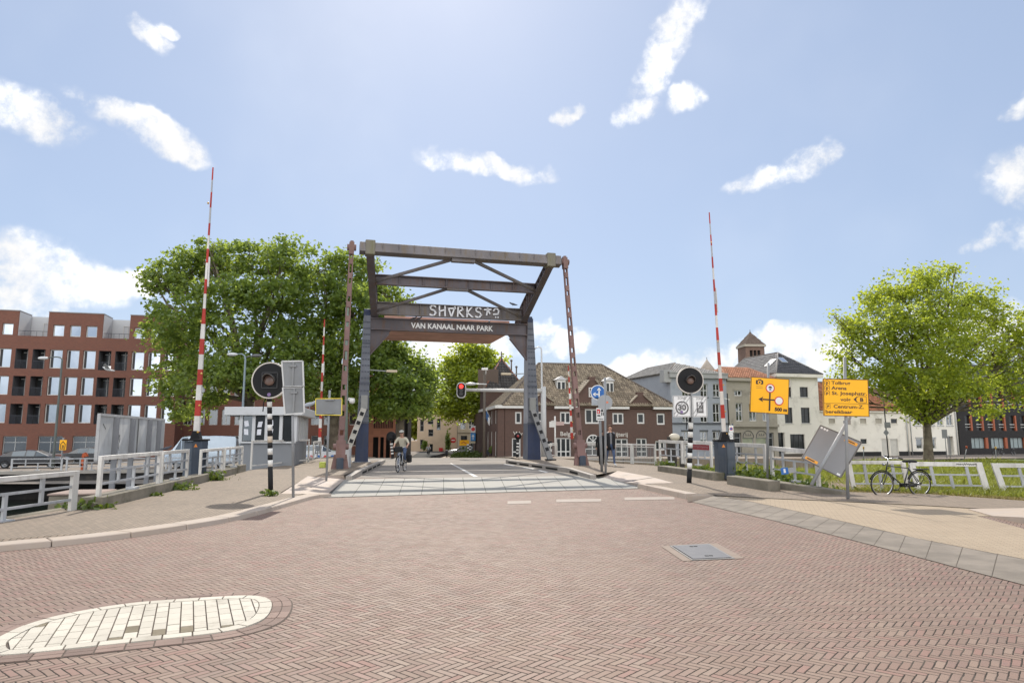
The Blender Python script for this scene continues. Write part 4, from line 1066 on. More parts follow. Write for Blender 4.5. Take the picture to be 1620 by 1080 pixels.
# blue direction sign and its neighbours
mBlueSign = M('sign_blue', (.012, .11, .36), .4, .1, 4); mSignWhite = M('sign_white', (.68, .68, .67), .45, .06, 5); mSignRed = M('sign_red', (.55, .03, .03), .45, .08, 5); mSignBlk = M('sign_black', (.02, .02, .02), .5)
y = 27.6; bs_ = dp(952.5, 747, y); e = empty('blue_direction_sign', (bs_.x, y, .15), 'round blue sign with white arrows ahead and aside above a red and white plate', 'traffic sign')
tp = dp(947.5, 612, y); pole(e, V(bs_.x, y+.04, .1), V(tp.x, y+.04, tp.z), .055)
c = dp(946, 620.5, y-.03); mb = MB(); b = Board(c, (1, 0, 0), UP); rr_ = .305
b.disc(mb, 0, 0, rr_, -.012, 0, 0); b.ring(mb, 0, 0, rr_*.9, rr_, .004, 1)
s = mb.build('sign_disc', [mBlueSign, mSignWhite], e)
mb = MB(); b.rect(mb, .02, -.18, .07, .1, .001, .006); b.poly(mb, [(-.045, .08), (.135, .08), (.045, .2)], .001, .006); b.rect(mb, -.12, -.1, .019, -.05, .001, .006); b.poly(mb, [(-.1, -.16), (-.1, .01), (-.22, -.075)], .001, .006)
mb.build('arrows', mSignWhite, s)
mb = MB(); b2_ = Board(dp(936, 641, y-.03), (1, 0, 0), UP); b2_.rect(mb, 0, 0, .3, .3, -.012, 0); mb.build('plate', M('faded_plate', (.35, .37, .4), .6), e)
P0 = dp(943.5, 664.5, y-.03); b3 = Board(P0, (1, 0, -.05), (0, 0, 1)); mb = MB(); b3.rect(mb, 0, 0, .33, .5, -.012, 0, 0); b3.rect(mb, .03, .27, .15, .44, .001, .005, 1); b3.rect(mb, .06, .3, .1, .38, .005, .007, 0)
b3.rect(mb, .2, .2, .235, .33, .001, .005, 2); b3.rect(mb, .265, .2, .3, .33, .001, .005, 2); b3.poly(mb, [(.17, .36), (.3, .36), (.235, .47)], .001, .005, 2); b3.poly(mb, [(.03, .16), (.17, .16), (.15, .22), (.05, .22)], .001, .005, 2); b3.rect(mb, .04, .05, .28, .075, .001, .005, 2)
mb.build('plate', [mSignWhite, mSignRed, mSignBlk], e)
y = 27.0; bs_ = dp(958.5, 749, y); e = empty('round_sign', (bs_.x, y, .15), 'round grey sign back with a small orange sticker on a pale pole', 'traffic sign')
tp = dp(957.3, 597, y); pole(e, V(bs_.x, y+.04, .1), V(tp.x, y+.04, tp.z), .045)
c = dp(957, 636.2, y); mb = MB(); b = Board(c, (1, 0, 0), UP); b.disc(mb, 0, 0, .3, -.012, 0, 0, 32); s = mb.build('sign_disc', M('disc_grey', (.27, .28, .29), .5, .1, 4), e)
mb = MB(); b.rect(mb, .05, -.03, .13, .04, .001, .006); mb.build('sticker', M('sticker_orange', (.6, .16, .07), .5), s)
# zone end signs below the bridge signal
def signbd(P, w, h, u=(1, 0, 0), v=(0, 0, 1)): return Board(P, u, v)
y = 21.35
for (x0, y0, x1, y1), kind, lab in (((1065.5, 625.5, 1093.5, 659.5), '30', 'white end of zone sign with 30 struck through'), ((1096, 626.5, 1119.5, 659.5), 'P', 'white end of parking zone sign with struck out P')):
    O = dp(x0, y1, y); X = dp(x1, y1, y); T = dp(x0, y0, y); w, h = X.x-O.x, T.z-O.z
    e = empty('zone_sign', (O.x+w/2, y, O.z), lab, 'traffic sign', 'zone signs on the striped post'); b = Board(O, (1, 0, 0), UP)
    mb = MB(); b.rrect(mb, 0, 0, w, h, .03, -.02, 0, 0); s = mb.build('sign_plate', [mSignWhite], e)
    mb = MB()
    mG = M('sign_dark_grey', (.09, .085, .085), .5)
    for a0, b0, a1, b1 in ((.015, .015, w-.015, .027), (.015, h-.027, w-.015, h-.015), (.015, .027, .027, h-.027), (w-.027, .027, w-.015, h-.027)): b.rect(mb, a0, b0, a1, b1, .0005, .004)
    b.text(mb, 'ZONE', w*.26, h*.83, .1, .004, 0, 0, w*.46)
    if kind == '30':
        b.ring(mb, w*.5, h*.43, w*.3, w*.38, .004, 0); b.text(mb, '30', w*.27, h*.33, .24, .005, 0, .012, w*.46)
        b.disc(mb, w*.47, h*.24, .045, .006, .0075, 1)
    else:
        b.rect(mb, w*.28, h*.2, w*.74, h*.72, .0005, .004); b.text(mb, 'P', w*.36, h*.46, .22, .0065, 2, .008, w*.2); b.rect(mb, w*.4, h*.27, w*.66, h*.4, .0045, .006, 3)
    for o in (-.032, .032): b.line(mb, [(w*.1+o, h*.08-o), (w*.88+o, h*.95-o)], .02, .009, 3)
    mb.build('symbol', [mG, M('sticker_purple', (.2, .13, .28), .6), mSignWhite, M('symbol_grey', (.3, .3, .3), .5)], s)
mb = MB(); c = dp(1094.7, 642, y+.05); mb.bar(c+V(0, 0, -.5), c+V(0, 0, .42), .05, .05); mb.bar(c+V(-.35, 0, -.2), c+V(.35, 0, -.2), .03, .03)
tag(mb.build('sign_bracket', mGalv), 'thin grey bracket bar between the two white zone signs', 'bracket')
# yellow diversion signs
mYel = M('sign_yellow', (.86, .42, .008), .45, .05, 3, spec=.35)
def yellow_sign(corners, y, label, base_px, top_px, rz=0):
    P = [dp(x, yy, y) for x, yy in corners]        # bottom-left, bottom-right, top-right, top-left
    O = P[0]; b = Board(O, P[1]-P[0], P[3]-P[0]); w = (P[1]-P[0]).length; h = (P[3]-P[0]).length
    bs_ = dp(base_px[0], base_px[1], y+.06); e = empty('diversion_sign', (bs_.x, y+.06, 0), label, 'traffic sign', 'yellow temporary signs')
    tp = dp(top_px[0], top_px[1], y+.06); pole(e, V(bs_.x, y+.06, -.1), tp, .04)
    mb = MB(); b.rrect(mb, 0, 0, w, h, .04, -.03, 0, 0); s = mb.build('sign_plate', [mYel], e)
    mb = MB(); i = .018
    for a0, b0, a1, b1 in ((0, 0, w, i), (0, h-i, w, h), (0, i, i, h-i), (w-i, i, w, h-i)): b.rect(mb, a0, b0, a1, b1, -.005, .006)
    mb.build('sign_rim', M('sign_rim_dark', (.09, .04, .012), .5), s)
    return e, s, b, w, h
mBrown = M('sign_ink', (.035, .014, .008), .5)
e, s, b, w, h = yellow_sign([(1186.2, 651.8), (1247.2, 655.8), (1249, 598.8), (1188.3, 595.6)], 21.8, 'yellow sign with a camera, crossing arrow, closed road symbols and 500 m', (1213, 758), (1215.5, 574))
mb = MB()
b.rrect(mb, w*.13, h*.80, w*.32, h*.915, .02, .001, .005, 0); b.rect(mb, w*.19, h*.915, w*.27, h*.945, .001, .005, 0); b.disc(mb, w*.225, h*.855, w*.05, .005, .007, 1, 18); b.disc(mb, w*.225, h*.855, w*.025, .007, .008, 0, 14)
for k in range(2): b.rect(mb, w*.14, h*(.735-.05*k), w*.31, h*(.75-.05*k), .001, .005, 2)
b.rect(mb, w*.485, h*.07, w*.525, h*.62, .001, .005, 0); b.rect(mb, w*.32, h*.365, w*.64, h*.405, .001, .006, 0); b.poly(mb, [(w*.21, h*.385), (w*.33, h*.31), (w*.31, h*.385), (w*.33, h*.46)], .001, .006, 0)
for cx, cy in ((w*.505, h*.71), (w*.745, h*.37)):
    b.disc(mb, cx, cy, w*.115, .006, .008, 3, 26); b.ring(mb, cx, cy, w*.093, w*.118, .010, 4, 26)
b.rrect(mb, w*.46, h*.71, w*.55, h*.745, .008, .0085, .0105, 0); b.rect(mb, w*.475, h*.745, w*.535, h*.765, .0085, .0105, 0); b.poly(mb, [(w*.49, h*.7), (w*.52, h*.7), (w*.545, h*.65), (w*.47, h*.65)], .0085, .0105, 5)
b.text(mb, '500 m', w*.64, h*.085, .15, .006, 0, .008, w*.32)
mb.build('symbol', [mBrown, mYel, M('thin_ink', (.5, .25, .02), .5), mSignWhite, mSignRed, M('symbol_blue', (.15, .17, .3), .5)], s)
e, s, b, w, h = yellow_sign([(1303.2, 657.6), (1375.6, 659.2), (1374.2, 597.8), (1301.8, 598.4)], 17.6, 'yellow sign with parking lines Tolbrug, Arena and St. Josephstr.', (1340.5, 777), (1336, 565))
mb = MB(); ink = 0
for k, tx in enumerate(('Tolbrug', 'Arena', 'St. Josephstr.')):
    yb = h*(.845-.137*k); b.text(mb, tx, w*.185, yb, .125, .004, 0, .0025, w*(.415, .335, .77)[k]); 
    b.line(mb, [(w*.035, yb-.01), (w*.035, yb+.075), (w*.087, yb+.115), (w*.14, yb+.075), (w*.14, yb-.01)], .011, .004); b.text(mb, 'p', w*.06, yb+.012, .105, .004, 0, .003, w*.05)
b.text(mb, 'volg', w*.375, h*.405, .125, .004, 0, .0025, w*.225)
b.line(mb, [(w*.94, h*.37), (w*.94, h*.54), (w*.77, h*.54), (w*.68, h*.455), (w*.77, h*.37), (w*.94, h*.37)], .011, .004)
b.poly(mb, [(w*.66, h*.455), (w*.74, h*.54), (w*.72, h*.455), (w*.74, h*.37)], .001, .005); b.text(mb, 'B', w*.80, h*.405, .13, .004, 0, .006, w*.075)
b.rect(mb, w*.02, h*.335, w*.98, h*.343, .001, .005)
b.line(mb, [(w*.055, h*.2), (w*.055, h*.315), (w*.145, h*.315), (w*.145, h*.2), (w*.055, h*.2)], .008, .004); b.text(mb, 'P', w*.078, h*.225, .085, .004, 0, .003, w*.045)
b.text(mb, 'Centrum-Z.', w*.215, h*.215, .125, .004, 0, .0025, w*.665); b.text(mb, 'bereikbaar', w*.035, h*.075, .125, .004, 0, .0025, w*.59)
mb.build('symbol', [mBrown], s)
# fallen grey sign
y0 = 18.3
cr = [dp(1268.5, 724.5, y0+.25), dp(1330, 755, y0-.1), dp(1363, 699.5, y0+.1), dp(1298, 672.5, y0+.45)]
e = empty('fallen_sign', (gp(1283, 768, 0).x, y0-.2, 0), 'dark grey sign board tipped askew against the railing, orange stickers on it', 'traffic sign')
n = (cr[1]-cr[0]).cross(cr[3]-cr[0]).normalized(); n = -n if n.y > 0 else n
mb = MB(); mb.prism(cr, -n*.03); s = mb.build('sign_plate', M('board_back_grey', (.2, .2, .205), .5, .12, 2, dirt=(.16, .16, .16)), e)
mb = MB(); [mb.bar(cr[k], cr[(k+1) % 4], .018, .03) for k in range(4)]; mb.build('sign_rim', M('board_rim', (.12, .11, .1), .6), s)
U_ = (cr[1]-cr[0]); V_ = cr[3]-cr[0]
def qd(mb, a0, b0, a1, b1, t, m): mb.prism([cr[0]+U_*a+V_*b_+n*t for a, b_ in ((a0, b0), (a1, b0), (a1, b1), (a0, b1))], n*.003, m)
mb = MB(); qd(mb, .06, .03, .38, .1, .002, 0); qd(mb, .66, .9, .98, .98, .002, 0); qd(mb, .1, .05, .3, .08, .006, 1); qd(mb, .72, .93, .92, .955, .006, 1)
qd(mb, .03, .93, .08, .98, .002, 2); qd(mb, .11, .93, .16, .98, .002, 2); qd(mb, .18, .93, .22, .98, .002, 2); qd(mb, .88, .02, .96, .07, .002, 2)
mb.build('sticker', [M('sticker_amber', (.7, .3, .02), .5), mBrown, mSignWhite], s)
pole(e, dp(1283.5, 767, y0-.35), dp(1344, 660, y0-.02)+n*.05, .045)
mb = MB(); mb.box(dp(1340, 668, y0-.1), (.14, .12, .1)); mb.build('pole_clamp', mGalv, e)
# small parking plates beside the blue cabinet
y = 30; bs_ = dp(1161, 741, y); e = empty('parking_sign', (bs_.x, y, .0), 'two small white plates on a dark pole behind the barrier foot', 'traffic sign')
pole(e, V(bs_.x, y+.04, -.2), V(dp(1159, 670, y).x, y+.04, dp(1159, 670, y).z), .04, mCab)
for (x0, y0_, x1, y1) in ((1153.5, 672.5, 1160, 683.5), (1153, 684, 1159.5, 694.5)):
    O = dp(x0, y1, y); X = dp(x1, y0_, y); w, h = X.x-O.x, X.z-O.z; b = Board(O, (1, 0, 0), UP); mb = MB(); b.rect(mb, 0, 0, w, h, -.01, 0, 0); b.disc(mb, w/2, h/2, w*.36, .001, .004, 1, 18); b.disc(mb, w/2, h/2, w*.25, .004, .006, 2, 18)
    mb.build('sign_plate', [mSignWhite, mSignRed if y0_ < 680 else M('symbol_grey', (.3, .3, .3), .5), mBlueSign if y0_ < 680 else mSignWhite], e)
# red banner on the railing, blue plate in the grass, winch frame
P = [dR(1094, yR(1094)+.08, .0), dR(1122, yR(1122)+.08, 0)]; b = Board(V(P[0].x, P[0].y, 1.02), P[1]-P[0], UP); w = (P[1]-P[0]).length
mb = MB(); b.rect(mb, 0, 0, w, .2, -.01, 0, 0); k = 0
bn = mb.build('banner', M('banner_red', (.25, .03, .035), .7, .3, 6)); tag(bn, 'dark red banner with worn pale letters tied to the white railing', 'banner')
mb = MB(); x = .06; random.seed(5)
while x < w-.12: b.line(mb, [(x, .05), (x+.02, .15), (x+.06, .06+random.random()*.08)], .014, .004); x += .095
m2 = mb.build('lettering', M('worn_letter', (.4, .3, .3), .7), recalc=False); setpar(m2, bn)
y = 19.6; O = dp(1236.5, 750.5, y); b = Board(O, (1, -.1, .12), (0, .3, 1)); e = empty('blue_plate', (O.x, y, -.05), 'small blue plate with a white figure lying low against the railing', 'sign plate')
mb = MB(); b.rect(mb, 0, 0, .2, .19, -.01, 0, 0); b.disc(mb, .1, .13, .03, .001, .004, 1, 12); b.rect(mb, .07, .04, .13, .1, .001, .004, 1); b.rect(mb, .205, .02, .40, .17, -.01, 0, 2); mb.build('sign_plate', [mBlueSign, mSignWhite, M('plate_grey', (.3, .3, .3), .6)], e)
y = 34; c = dp(1074, 727, y); e = empty('winch_frame', (c.x, y, .0), 'dark timber winch frame with a rounded cream cap behind the railing', 'winch')
mb = MB()
for x in (1060, 1067, 1079): q = dp(x, 727, y); mb.bar((q.x, y, -.2), (q.x, y, dp(x, 694, y).z), .2, .22)
mb.bar(dp(1056, 694, y), dp(1080, 693, y), .2, .2); mb.build('frame', M('dark_timber', (.04, .035, .032), .8, .3, 3), e)
mb = MB(); q = dp(1067, 691.5, y); mb.sphere(q, .26, 14, 8, sc=(1.1, .8, .75)); mb.build('cap', M('cream_cap', (.5, .45, .36), .6), e)
# poles and lamps ---------------------------------------------------------------------------------
def street_lamp(px, y, zb, ytop, head, label, r=.06, mat=None, lantern=True, heads=1, base_h=1.0):
    b0 = dp(px, HOR, y); e = empty('street_lamp', (b0.x, y, zb), label, 'street lamp', 'street lamps')
    t = dp(head[0], ytop, y); mt = mat or mGalv
    p = [V(b0.x, y, zb), V(b0.x, y, zb+base_h), V(b0.x, y, t.z-.5)]
    hx = dp(head[1], head[2], y)
    pts = p+[V(b0.x, y, t.z-.18), V(b0.x+(hx.x-b0.x)*.12, y, t.z-.02), V(b0.x+(hx.x-b0.x)*.4, y, (t.z*.5+hx.z*.5)+.06), hx]
    MB().tube(pts, [r*1.5, r*1.5, r, r*.9, r*.8, r*.7, r*.6], 8).build('pole', mt, e)
    s = 1 if hx.x > b0.x else -1
    mb = MB(); mb.sphere(hx+V(s*.28, 0, -.02), .36, 12, 8, sc=(1.15, .55, .36)); mb.build('lamp_head', M('lamp_white', (.55, .56, .56), .4), e)
    if heads == 2:
        mb = MB(); mb.tube([V(b0.x, y, t.z-.15), V(b0.x-s*.5, y, t.z)], r*.6, 8); mb.sphere(V(b0.x-s*.8, y, t.z-.02), .34, 12, 8, sc=(1.15, .55, .36)); mb.build('lamp_head', M('lamp_dark', (.12, .12, .12), .5), e)
    return e
street_lamp(88, 52.5, -1, 565, (92, 74, 566), 'green grey street lamp with a curved neck before the brick flats', .065, rustpaint('lamp_green', (.12, .14, .13), (.1, .1, .1), .3))
street_lamp(382, 49, -1, 562, (383, 374, 560), 'street lamp with two heads rising behind the keeper hut', .07, M('lamp_blue_grey', (.2, .25, .28), .5), heads=2)
street_lamp(857.5, 49.5, -.2, 549, (856, 845, 551), 'slim white grey street lamp behind the bridge tower', .06, M('lamp_pale', (.5, .51, .52), .4))
# traffic light on its mast arm
y = 49.3; mp = dp(860, 640, y); e = empty('traffic_light', (mp.x, y, -.15), 'traffic light showing red on a white arm that reaches over the road', 'traffic light')
mW = M('mast_white', (.45, .45, .44), .45, .08, 3); zt = dp(860, 618, y).z
MB().tube([V(mp.x, y, -.2), V(mp.x, y, zt+.3)], [.2, .17], 12).build('mast', mW, e)
ax = dp(733, 618, y); MB().tube([V(mp.x, y, zt), V(ax.x, y, zt+.06)], [.15, .1], 10).build('arm', mW, e)
b = Board(dp(723.6, 628, y-.2), (1, 0, 0), UP); w = 12/FPX*y; h = 22/FPX*y
mb = MB(); b.rrect(mb, -.06, -.06, w+.06, h+.06, w*.5, -.06, -.02, 1); b.rrect(mb, 0, 0, w, h, w*.45, -.04, .1, 0); hd = mb.build('signal_head', [mBlack, mSignWhite], e)
mRedLit, t_, b_ = mat_base('red_light_lit'); b_.inputs[0].default_value = (.5, .02, .02, 1); b_.inputs['Emission Color'].default_value = (1, .03, .02, 1); b_.inputs['Emission Strength'].default_value = 2.2
mb = MB(); b.disc(mb, w/2, h*.76, w*.27, .1, .13, 0); mb.build('red_lens', mRedLit, hd)
for f in (.5, .24): mb = MB(); b.disc(mb, w/2, h*f, w*.26, .1, .12, 0); mb.build('dark_lens', M('lens_dark', (.03, .028, .025), .3), hd)
mb = MB(); q = dp(745, 607, y); mb.sphere(q, .32, 10, 6, sc=(1.3, .5, .35)); mb.tube([q, dp(770, 607.5, y)], .04, 6); o = mb.build('lamp_head', M('lamp_white', (.55, .56, .56), .4), e)
# small red light at the far foot of the tower
y = 46.9; q = dp(819.5, 689.5, y); 
tag(MB().lathe(q, (0, -1, 0), [(0, .085), (.03, .08), (.05, .05), (.055, .001)], 14).build('red_lens', M('dim_red_lens', (.3, .02, .02), .4)), 'small red lamp at the foot of the bridge tower', 'warning lamp')
# green mast beside the pink hanger, camera and base box
y = 32.2; q = dp(547.5, 733, y); e = empty('utility_pole', (q.x, y, .15), 'slim green grey pole with a camera standing beside the pink hanger', 'pole')
mGreenP = rustpaint('green_grey_pole', (.17, .21, .18), (.14, .15, .14), .4); tp = dp(549, 486, y)
pole(e, V(q.x, y, .1), V(tp.x, y, tp.z), .075, mGreenP)
mb = MB(); c = dp(557, 634, y); mb.sphere(c, .14, 12, 8); mb.tube([dp(549, 632, y), c], .03, 6); mb.tube([dp(551, 630, y), dp(561, 631, y)], .035, 6); mb.build('security_camera', mWhite, e)
mb = MB(); mb.box((dp(545, 730, y-.6).x, y-.6, .55), (.52, .4, .85)); tag(mb.build('utility_box', M('box_pale', (.4, .4, .4), .6), bevel=.02), 'small pale grey utility box at the foot of the pink hanger', 'utility box')
y = 31; q = dp(510.5, 735, y); mb = MB(); mb.box((q.x, y, .28), (.26, .24, .26)); tag(mb.build('grit_box', M('lime_yellow', (.4, .45, .08), .6), bevel=.02), 'small lime yellow box on the pavement before the police car', 'box')
# white notice board beyond the right tower
y = 52; q = dp(878.5, 728, y); e = empty('notice_sign', (q.x, y, -.3), 'white notice board on a thin white post in front of the pub doors', 'sign')
pole(e, V(q.x, y, -.4), V(q.x, y, dp(878, 658, y).z), .06, mWhite); b = Board(dp(869, 675.5, y-.08), (1, 0, 0), UP); mb = MB(); b.rect(mb, 0, 0, .5, .42, -.03, 0); b.poly(mb, [(.1, .44), (.2, .5), (.52, .5), (.52, .44)], -.03, 0); mb.build('board', mWhite, e)
mb = MB(); b2_ = Board(dp(879.5, 672.5, y-.02), (1, 0, 0), UP); b2_.rect(mb, 0, 0, .62, .28, -.03, 0); mb.build('board', M('faded_red_white', (.45, .33, .3), .6), e)
for px, lab in ((861, 'striped bollard behind the leaning rack of the tower'), (870, 'striped bollard beside the white notice post')):
    y = 50; q = dp(px, 725, y); mb = MB()
    for k in range(7): mb.tube([V(q.x, y, -.2+k*.19), V(q.x, y, -.01+k*.19)], .17, 12, k % 2)
    tag(mb.build('striped_bollard', [mBlack, mWhite]), lab, 'bollard', 'striped bollards at the bridge end')
# things around the far street
y = 84; zb = sz(84)+.1
q = dp(748, 720, y); e = empty('one_way_sign', (q.x, y, zb), 'blue plate with a white up arrow below a small round sign, on a grey pole', 'traffic sign')
pole(e, V(q.x, y, zb), V(q.x, y, dp(748, 673, y).z), .06); b = Board(dp(744.5, 697, y-.1), (1, 0, 0), UP); W_ = 7.5/FPX*y
mb = MB(); b.rect(mb, 0, 0, W_, .95, -.03, 0, 0); b.poly(mb, [(W_*.42, .15), (W_*.58, .15), (W_*.58, .5), (W_*.8, .5), (W_*.5, .8), (W_*.2, .5), (W_*.42, .5)], .001, .006, 1); b.rect(mb, 0, 1.0, W_, 1.8, -.03, 0, 1); b.disc(mb, W_/2, 1.4, .24, .001, .006, 2); b.rect(mb, 0, -.3, W_, -.05, -.03, 0, 3)
mb.build('sign_plate', [M('arrow_blue', (.03, .2, .5), .5), mSignWhite, mSignRed, M('sand_plate', (.5, .43, .3), .6)], e)
q = dp(734, 720, y); e = empty('diversion_sign', (q.x, y, zb), 'small amber diversion board on two thin legs at the far crossing', 'traffic sign')
b = Board(dp(727, 704.5, y-.1), (1, 0, 0), UP); mb = MB(); b.rect(mb, 0, 0, 15/FPX*y, 8.5/FPX*y, -.03, 0, 0); b.line(mb, [(.25, .3), (.5, .42), (.8, .25)], .1, .004, 1); mb.build('sign_plate', [mYel, mOrangeRed], e)
for px in (729, 735): pole(e, V(dp(px, 720, y).x, y, zb), V(dp(px, 700, y).x, y, dp(px, 700, y).z), .04)
q = dp(742, 722, 82); e = empty('marker_post', (q.x, 82, zb), 'black and white chequered marker post with a blue foot at the traffic island', 'marker post')
mb = MB(); W_ = .52
for k in range(10):
    z = zb+k*.17
    for s in (0, 1): mb.box((q.x-W_/4+s*W_/2, 82, z+.085), (W_/2, .25, .17), 0, 2 if k < 3 else (k+s) % 2)
mb.build('post', [mBlack, mSignWhite, M('arrow_blue', (.03, .2, .5), .5)], e)
q = dp(752.5, 706, 88); mb = MB(); mb.box((q.x, 88, dp(752, 692, 88).z), (.5, .35, 1.1)); mb.tube([V(q.x, 88, sz(88)), V(q.x, 88, .6)], .07, 8); tag(mb.build('traffic_light', mBlack, bevel=.05), 'dark back of a traffic light beside the blue arrow plate', 'traffic light')
y = 60; q = dp(765.5, 730, y); e = empty('lamp_post', (q.x, y, sz(y)), 'dark rusty lamp post at the corner of the pub', 'lamp post'); pole(e, V(q.x, y, sz(y)-.1), V(dp(766.5, 588, y).x, y, dp(766, 588, y).z), .12, M('post_brown', (.09, .075, .06), .7, .3, 2))
mb = MB(); mb.box(dp(767, 583.5, y), (.55, .4, .2)); mb.build('lamp_head', mWhite, e); mb = MB(); mb.tube([dp(766.5, 600, y), dp(769, 586, y)], .05, 6); mb.build('lamp_arm', mWhite, e)
# quay signs left
y = 51.5; q = dp(97.5, 725, y); e = empty('route_sign', (q.x, y, -1), 'small yellow route sign with a black house arrow and letter B', 'traffic sign'); pole(e, V(q.x, y, -1), V(q.x, y, dp(98, 692, y).z), .05)
b = Board(dp(93.5, 711.5, y-.1), (1, 0, 0), UP); k = y/FPX; mb = MB(); b.rect(mb, 0, 0, 10.5*k, 15.5*k, -.03, 0, 0); b.line(mb, [(1.8*k, 1.8*k), (1.8*k, 9*k), (5.2*k, 13*k), (8.7*k, 9*k), (8.7*k, 1.8*k), (1.8*k, 1.8*k)], .055, .004, 1); b.text(mb, 'B', 3.7*k, 3.2*k, .3, .004, 1, .01, 3.4*k); mb.build('sign_plate', [mYel, mBrown], e)
y = 50.9; q = dp(133, 742, y); e = empty('ticket_post', (q.x, y, -1), 'orange and grey post with a pointed orange top on the far quay', 'post')
mb = MB(); mb.box((q.x+.08, y, -.6), (.16, .2, .8), 0, 1); mb.box((q.x-.11, y-.02, -.5), (.16, .2, 1.0), 0, 0); mb.prism([V(q.x-.18, y-.12, .0), V(q.x+.18, y-.12, .0), V(q.x+.14, y-.12, .15), V(q.x, y-.12, .3), V(q.x-.14, y-.12, .2)], (0, .24, 0), 0); mb.build('body', [mOrangeRed, M('post_grey', (.35, .34, .34), .6)], e)
mb = MB()
for z in (-.6, -.1): mb.lathe(V(q.x-.16, y-.15, z), (0, -1, 0), [(0, .07), (.02, .06), (.021, .001)], 10)
mb.build('opening', mBlack, e)
# ================================================================= buildings
mBrickRed = brickwall('red_brown_brick', (.215, .076, .05), (.155, .058, .042), (.16, .1, .075))
mBrickPub = brickwall('purple_brown_brick', (.115, .06, .047), (.085, .047, .04), (.11, .083, .067))
mBrickDark = brickwall('charcoal_brick', (.035, .032, .032), (.022, .021, .022), (.03, .028, .027))
mBrickSal = brickwall('salmon_stone', (.3, .13, .08), (.25, .11, .07), (.22, .1, .07), .8, .4)
mBrickGreyD = brickwall('soot_grey_stone', (.085, .08, .078), (.06, .058, .058), (.05, .048, .046), .7, .35)
mRender = M('white_render', (.74, .70, .62), .85, .1, .7, .1, fine=20, dirt=(.42, .39, .33), dscale=.5)
mCream = M('cream_render', (.62, .49, .36), .85, .1, .7, .1, fine=20, dirt=(.52, .41, .3), dscale=.4)
mStoneC = M('grey_stone_front', (.38, .32, .24), .85, .15, .7, .1)
mGreyBlue = M('blue_grey_render', (.32, .34, .37), .8, .08, .8, .1, fine=20, dirt=(.19, .205, .23), dscale=.5)
mTaupe = M('taupe_render', (.36, .325, .265), .8, .1, .8, .1, fine=20, dirt=(.2, .18, .15), dscale=.5)
mPanelW = M('pale_cladding', (.5, .51, .52), .6, .06, 1)
mFrameW = M('window_frame_white', (.6, .59, .56), .5, .08, 4)
mFrameG = M('window_frame_grey', (.35, .36, .36), .5, .08, 4)
mFrameD = M('window_frame_dark', (.03, .03, .032), .5, .2, 4)
mDoorDk = M('door_dark', (.03, .027, .025), .45, .3, 2)
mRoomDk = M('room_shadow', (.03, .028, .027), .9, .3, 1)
gSky = glass('sky_glass', (.5, .55, .62), .02, .8)
gMid = glass('house_glass', (.5, .54, .58), .04, .22)
gDark = glass('shop_glass', (.4, .42, .44), .05, .03)
mTileBr = M('pantile_brown', (.25, .205, .15), .7, .3, 2, .2, island=.7)
mTileGr = M('pantile_grey', (.15, .145, .14), .6, .2, 2, .2, island=.5)
mTileDk = M('pantile_dark', (.055, .055, .06), .5, .3, 2, .2, island=.5)
mTileOr = M('pantile_orange', (.33, .15, .085), .75, .3, 2, .2, island=.6)
mTileSl = M('slate_dark', (.06, .056, .053), .7, .3, 2, .2, island=.5)
mRidge = M('ridge_tile', (.12, .1, .085), .8, .3, 2)
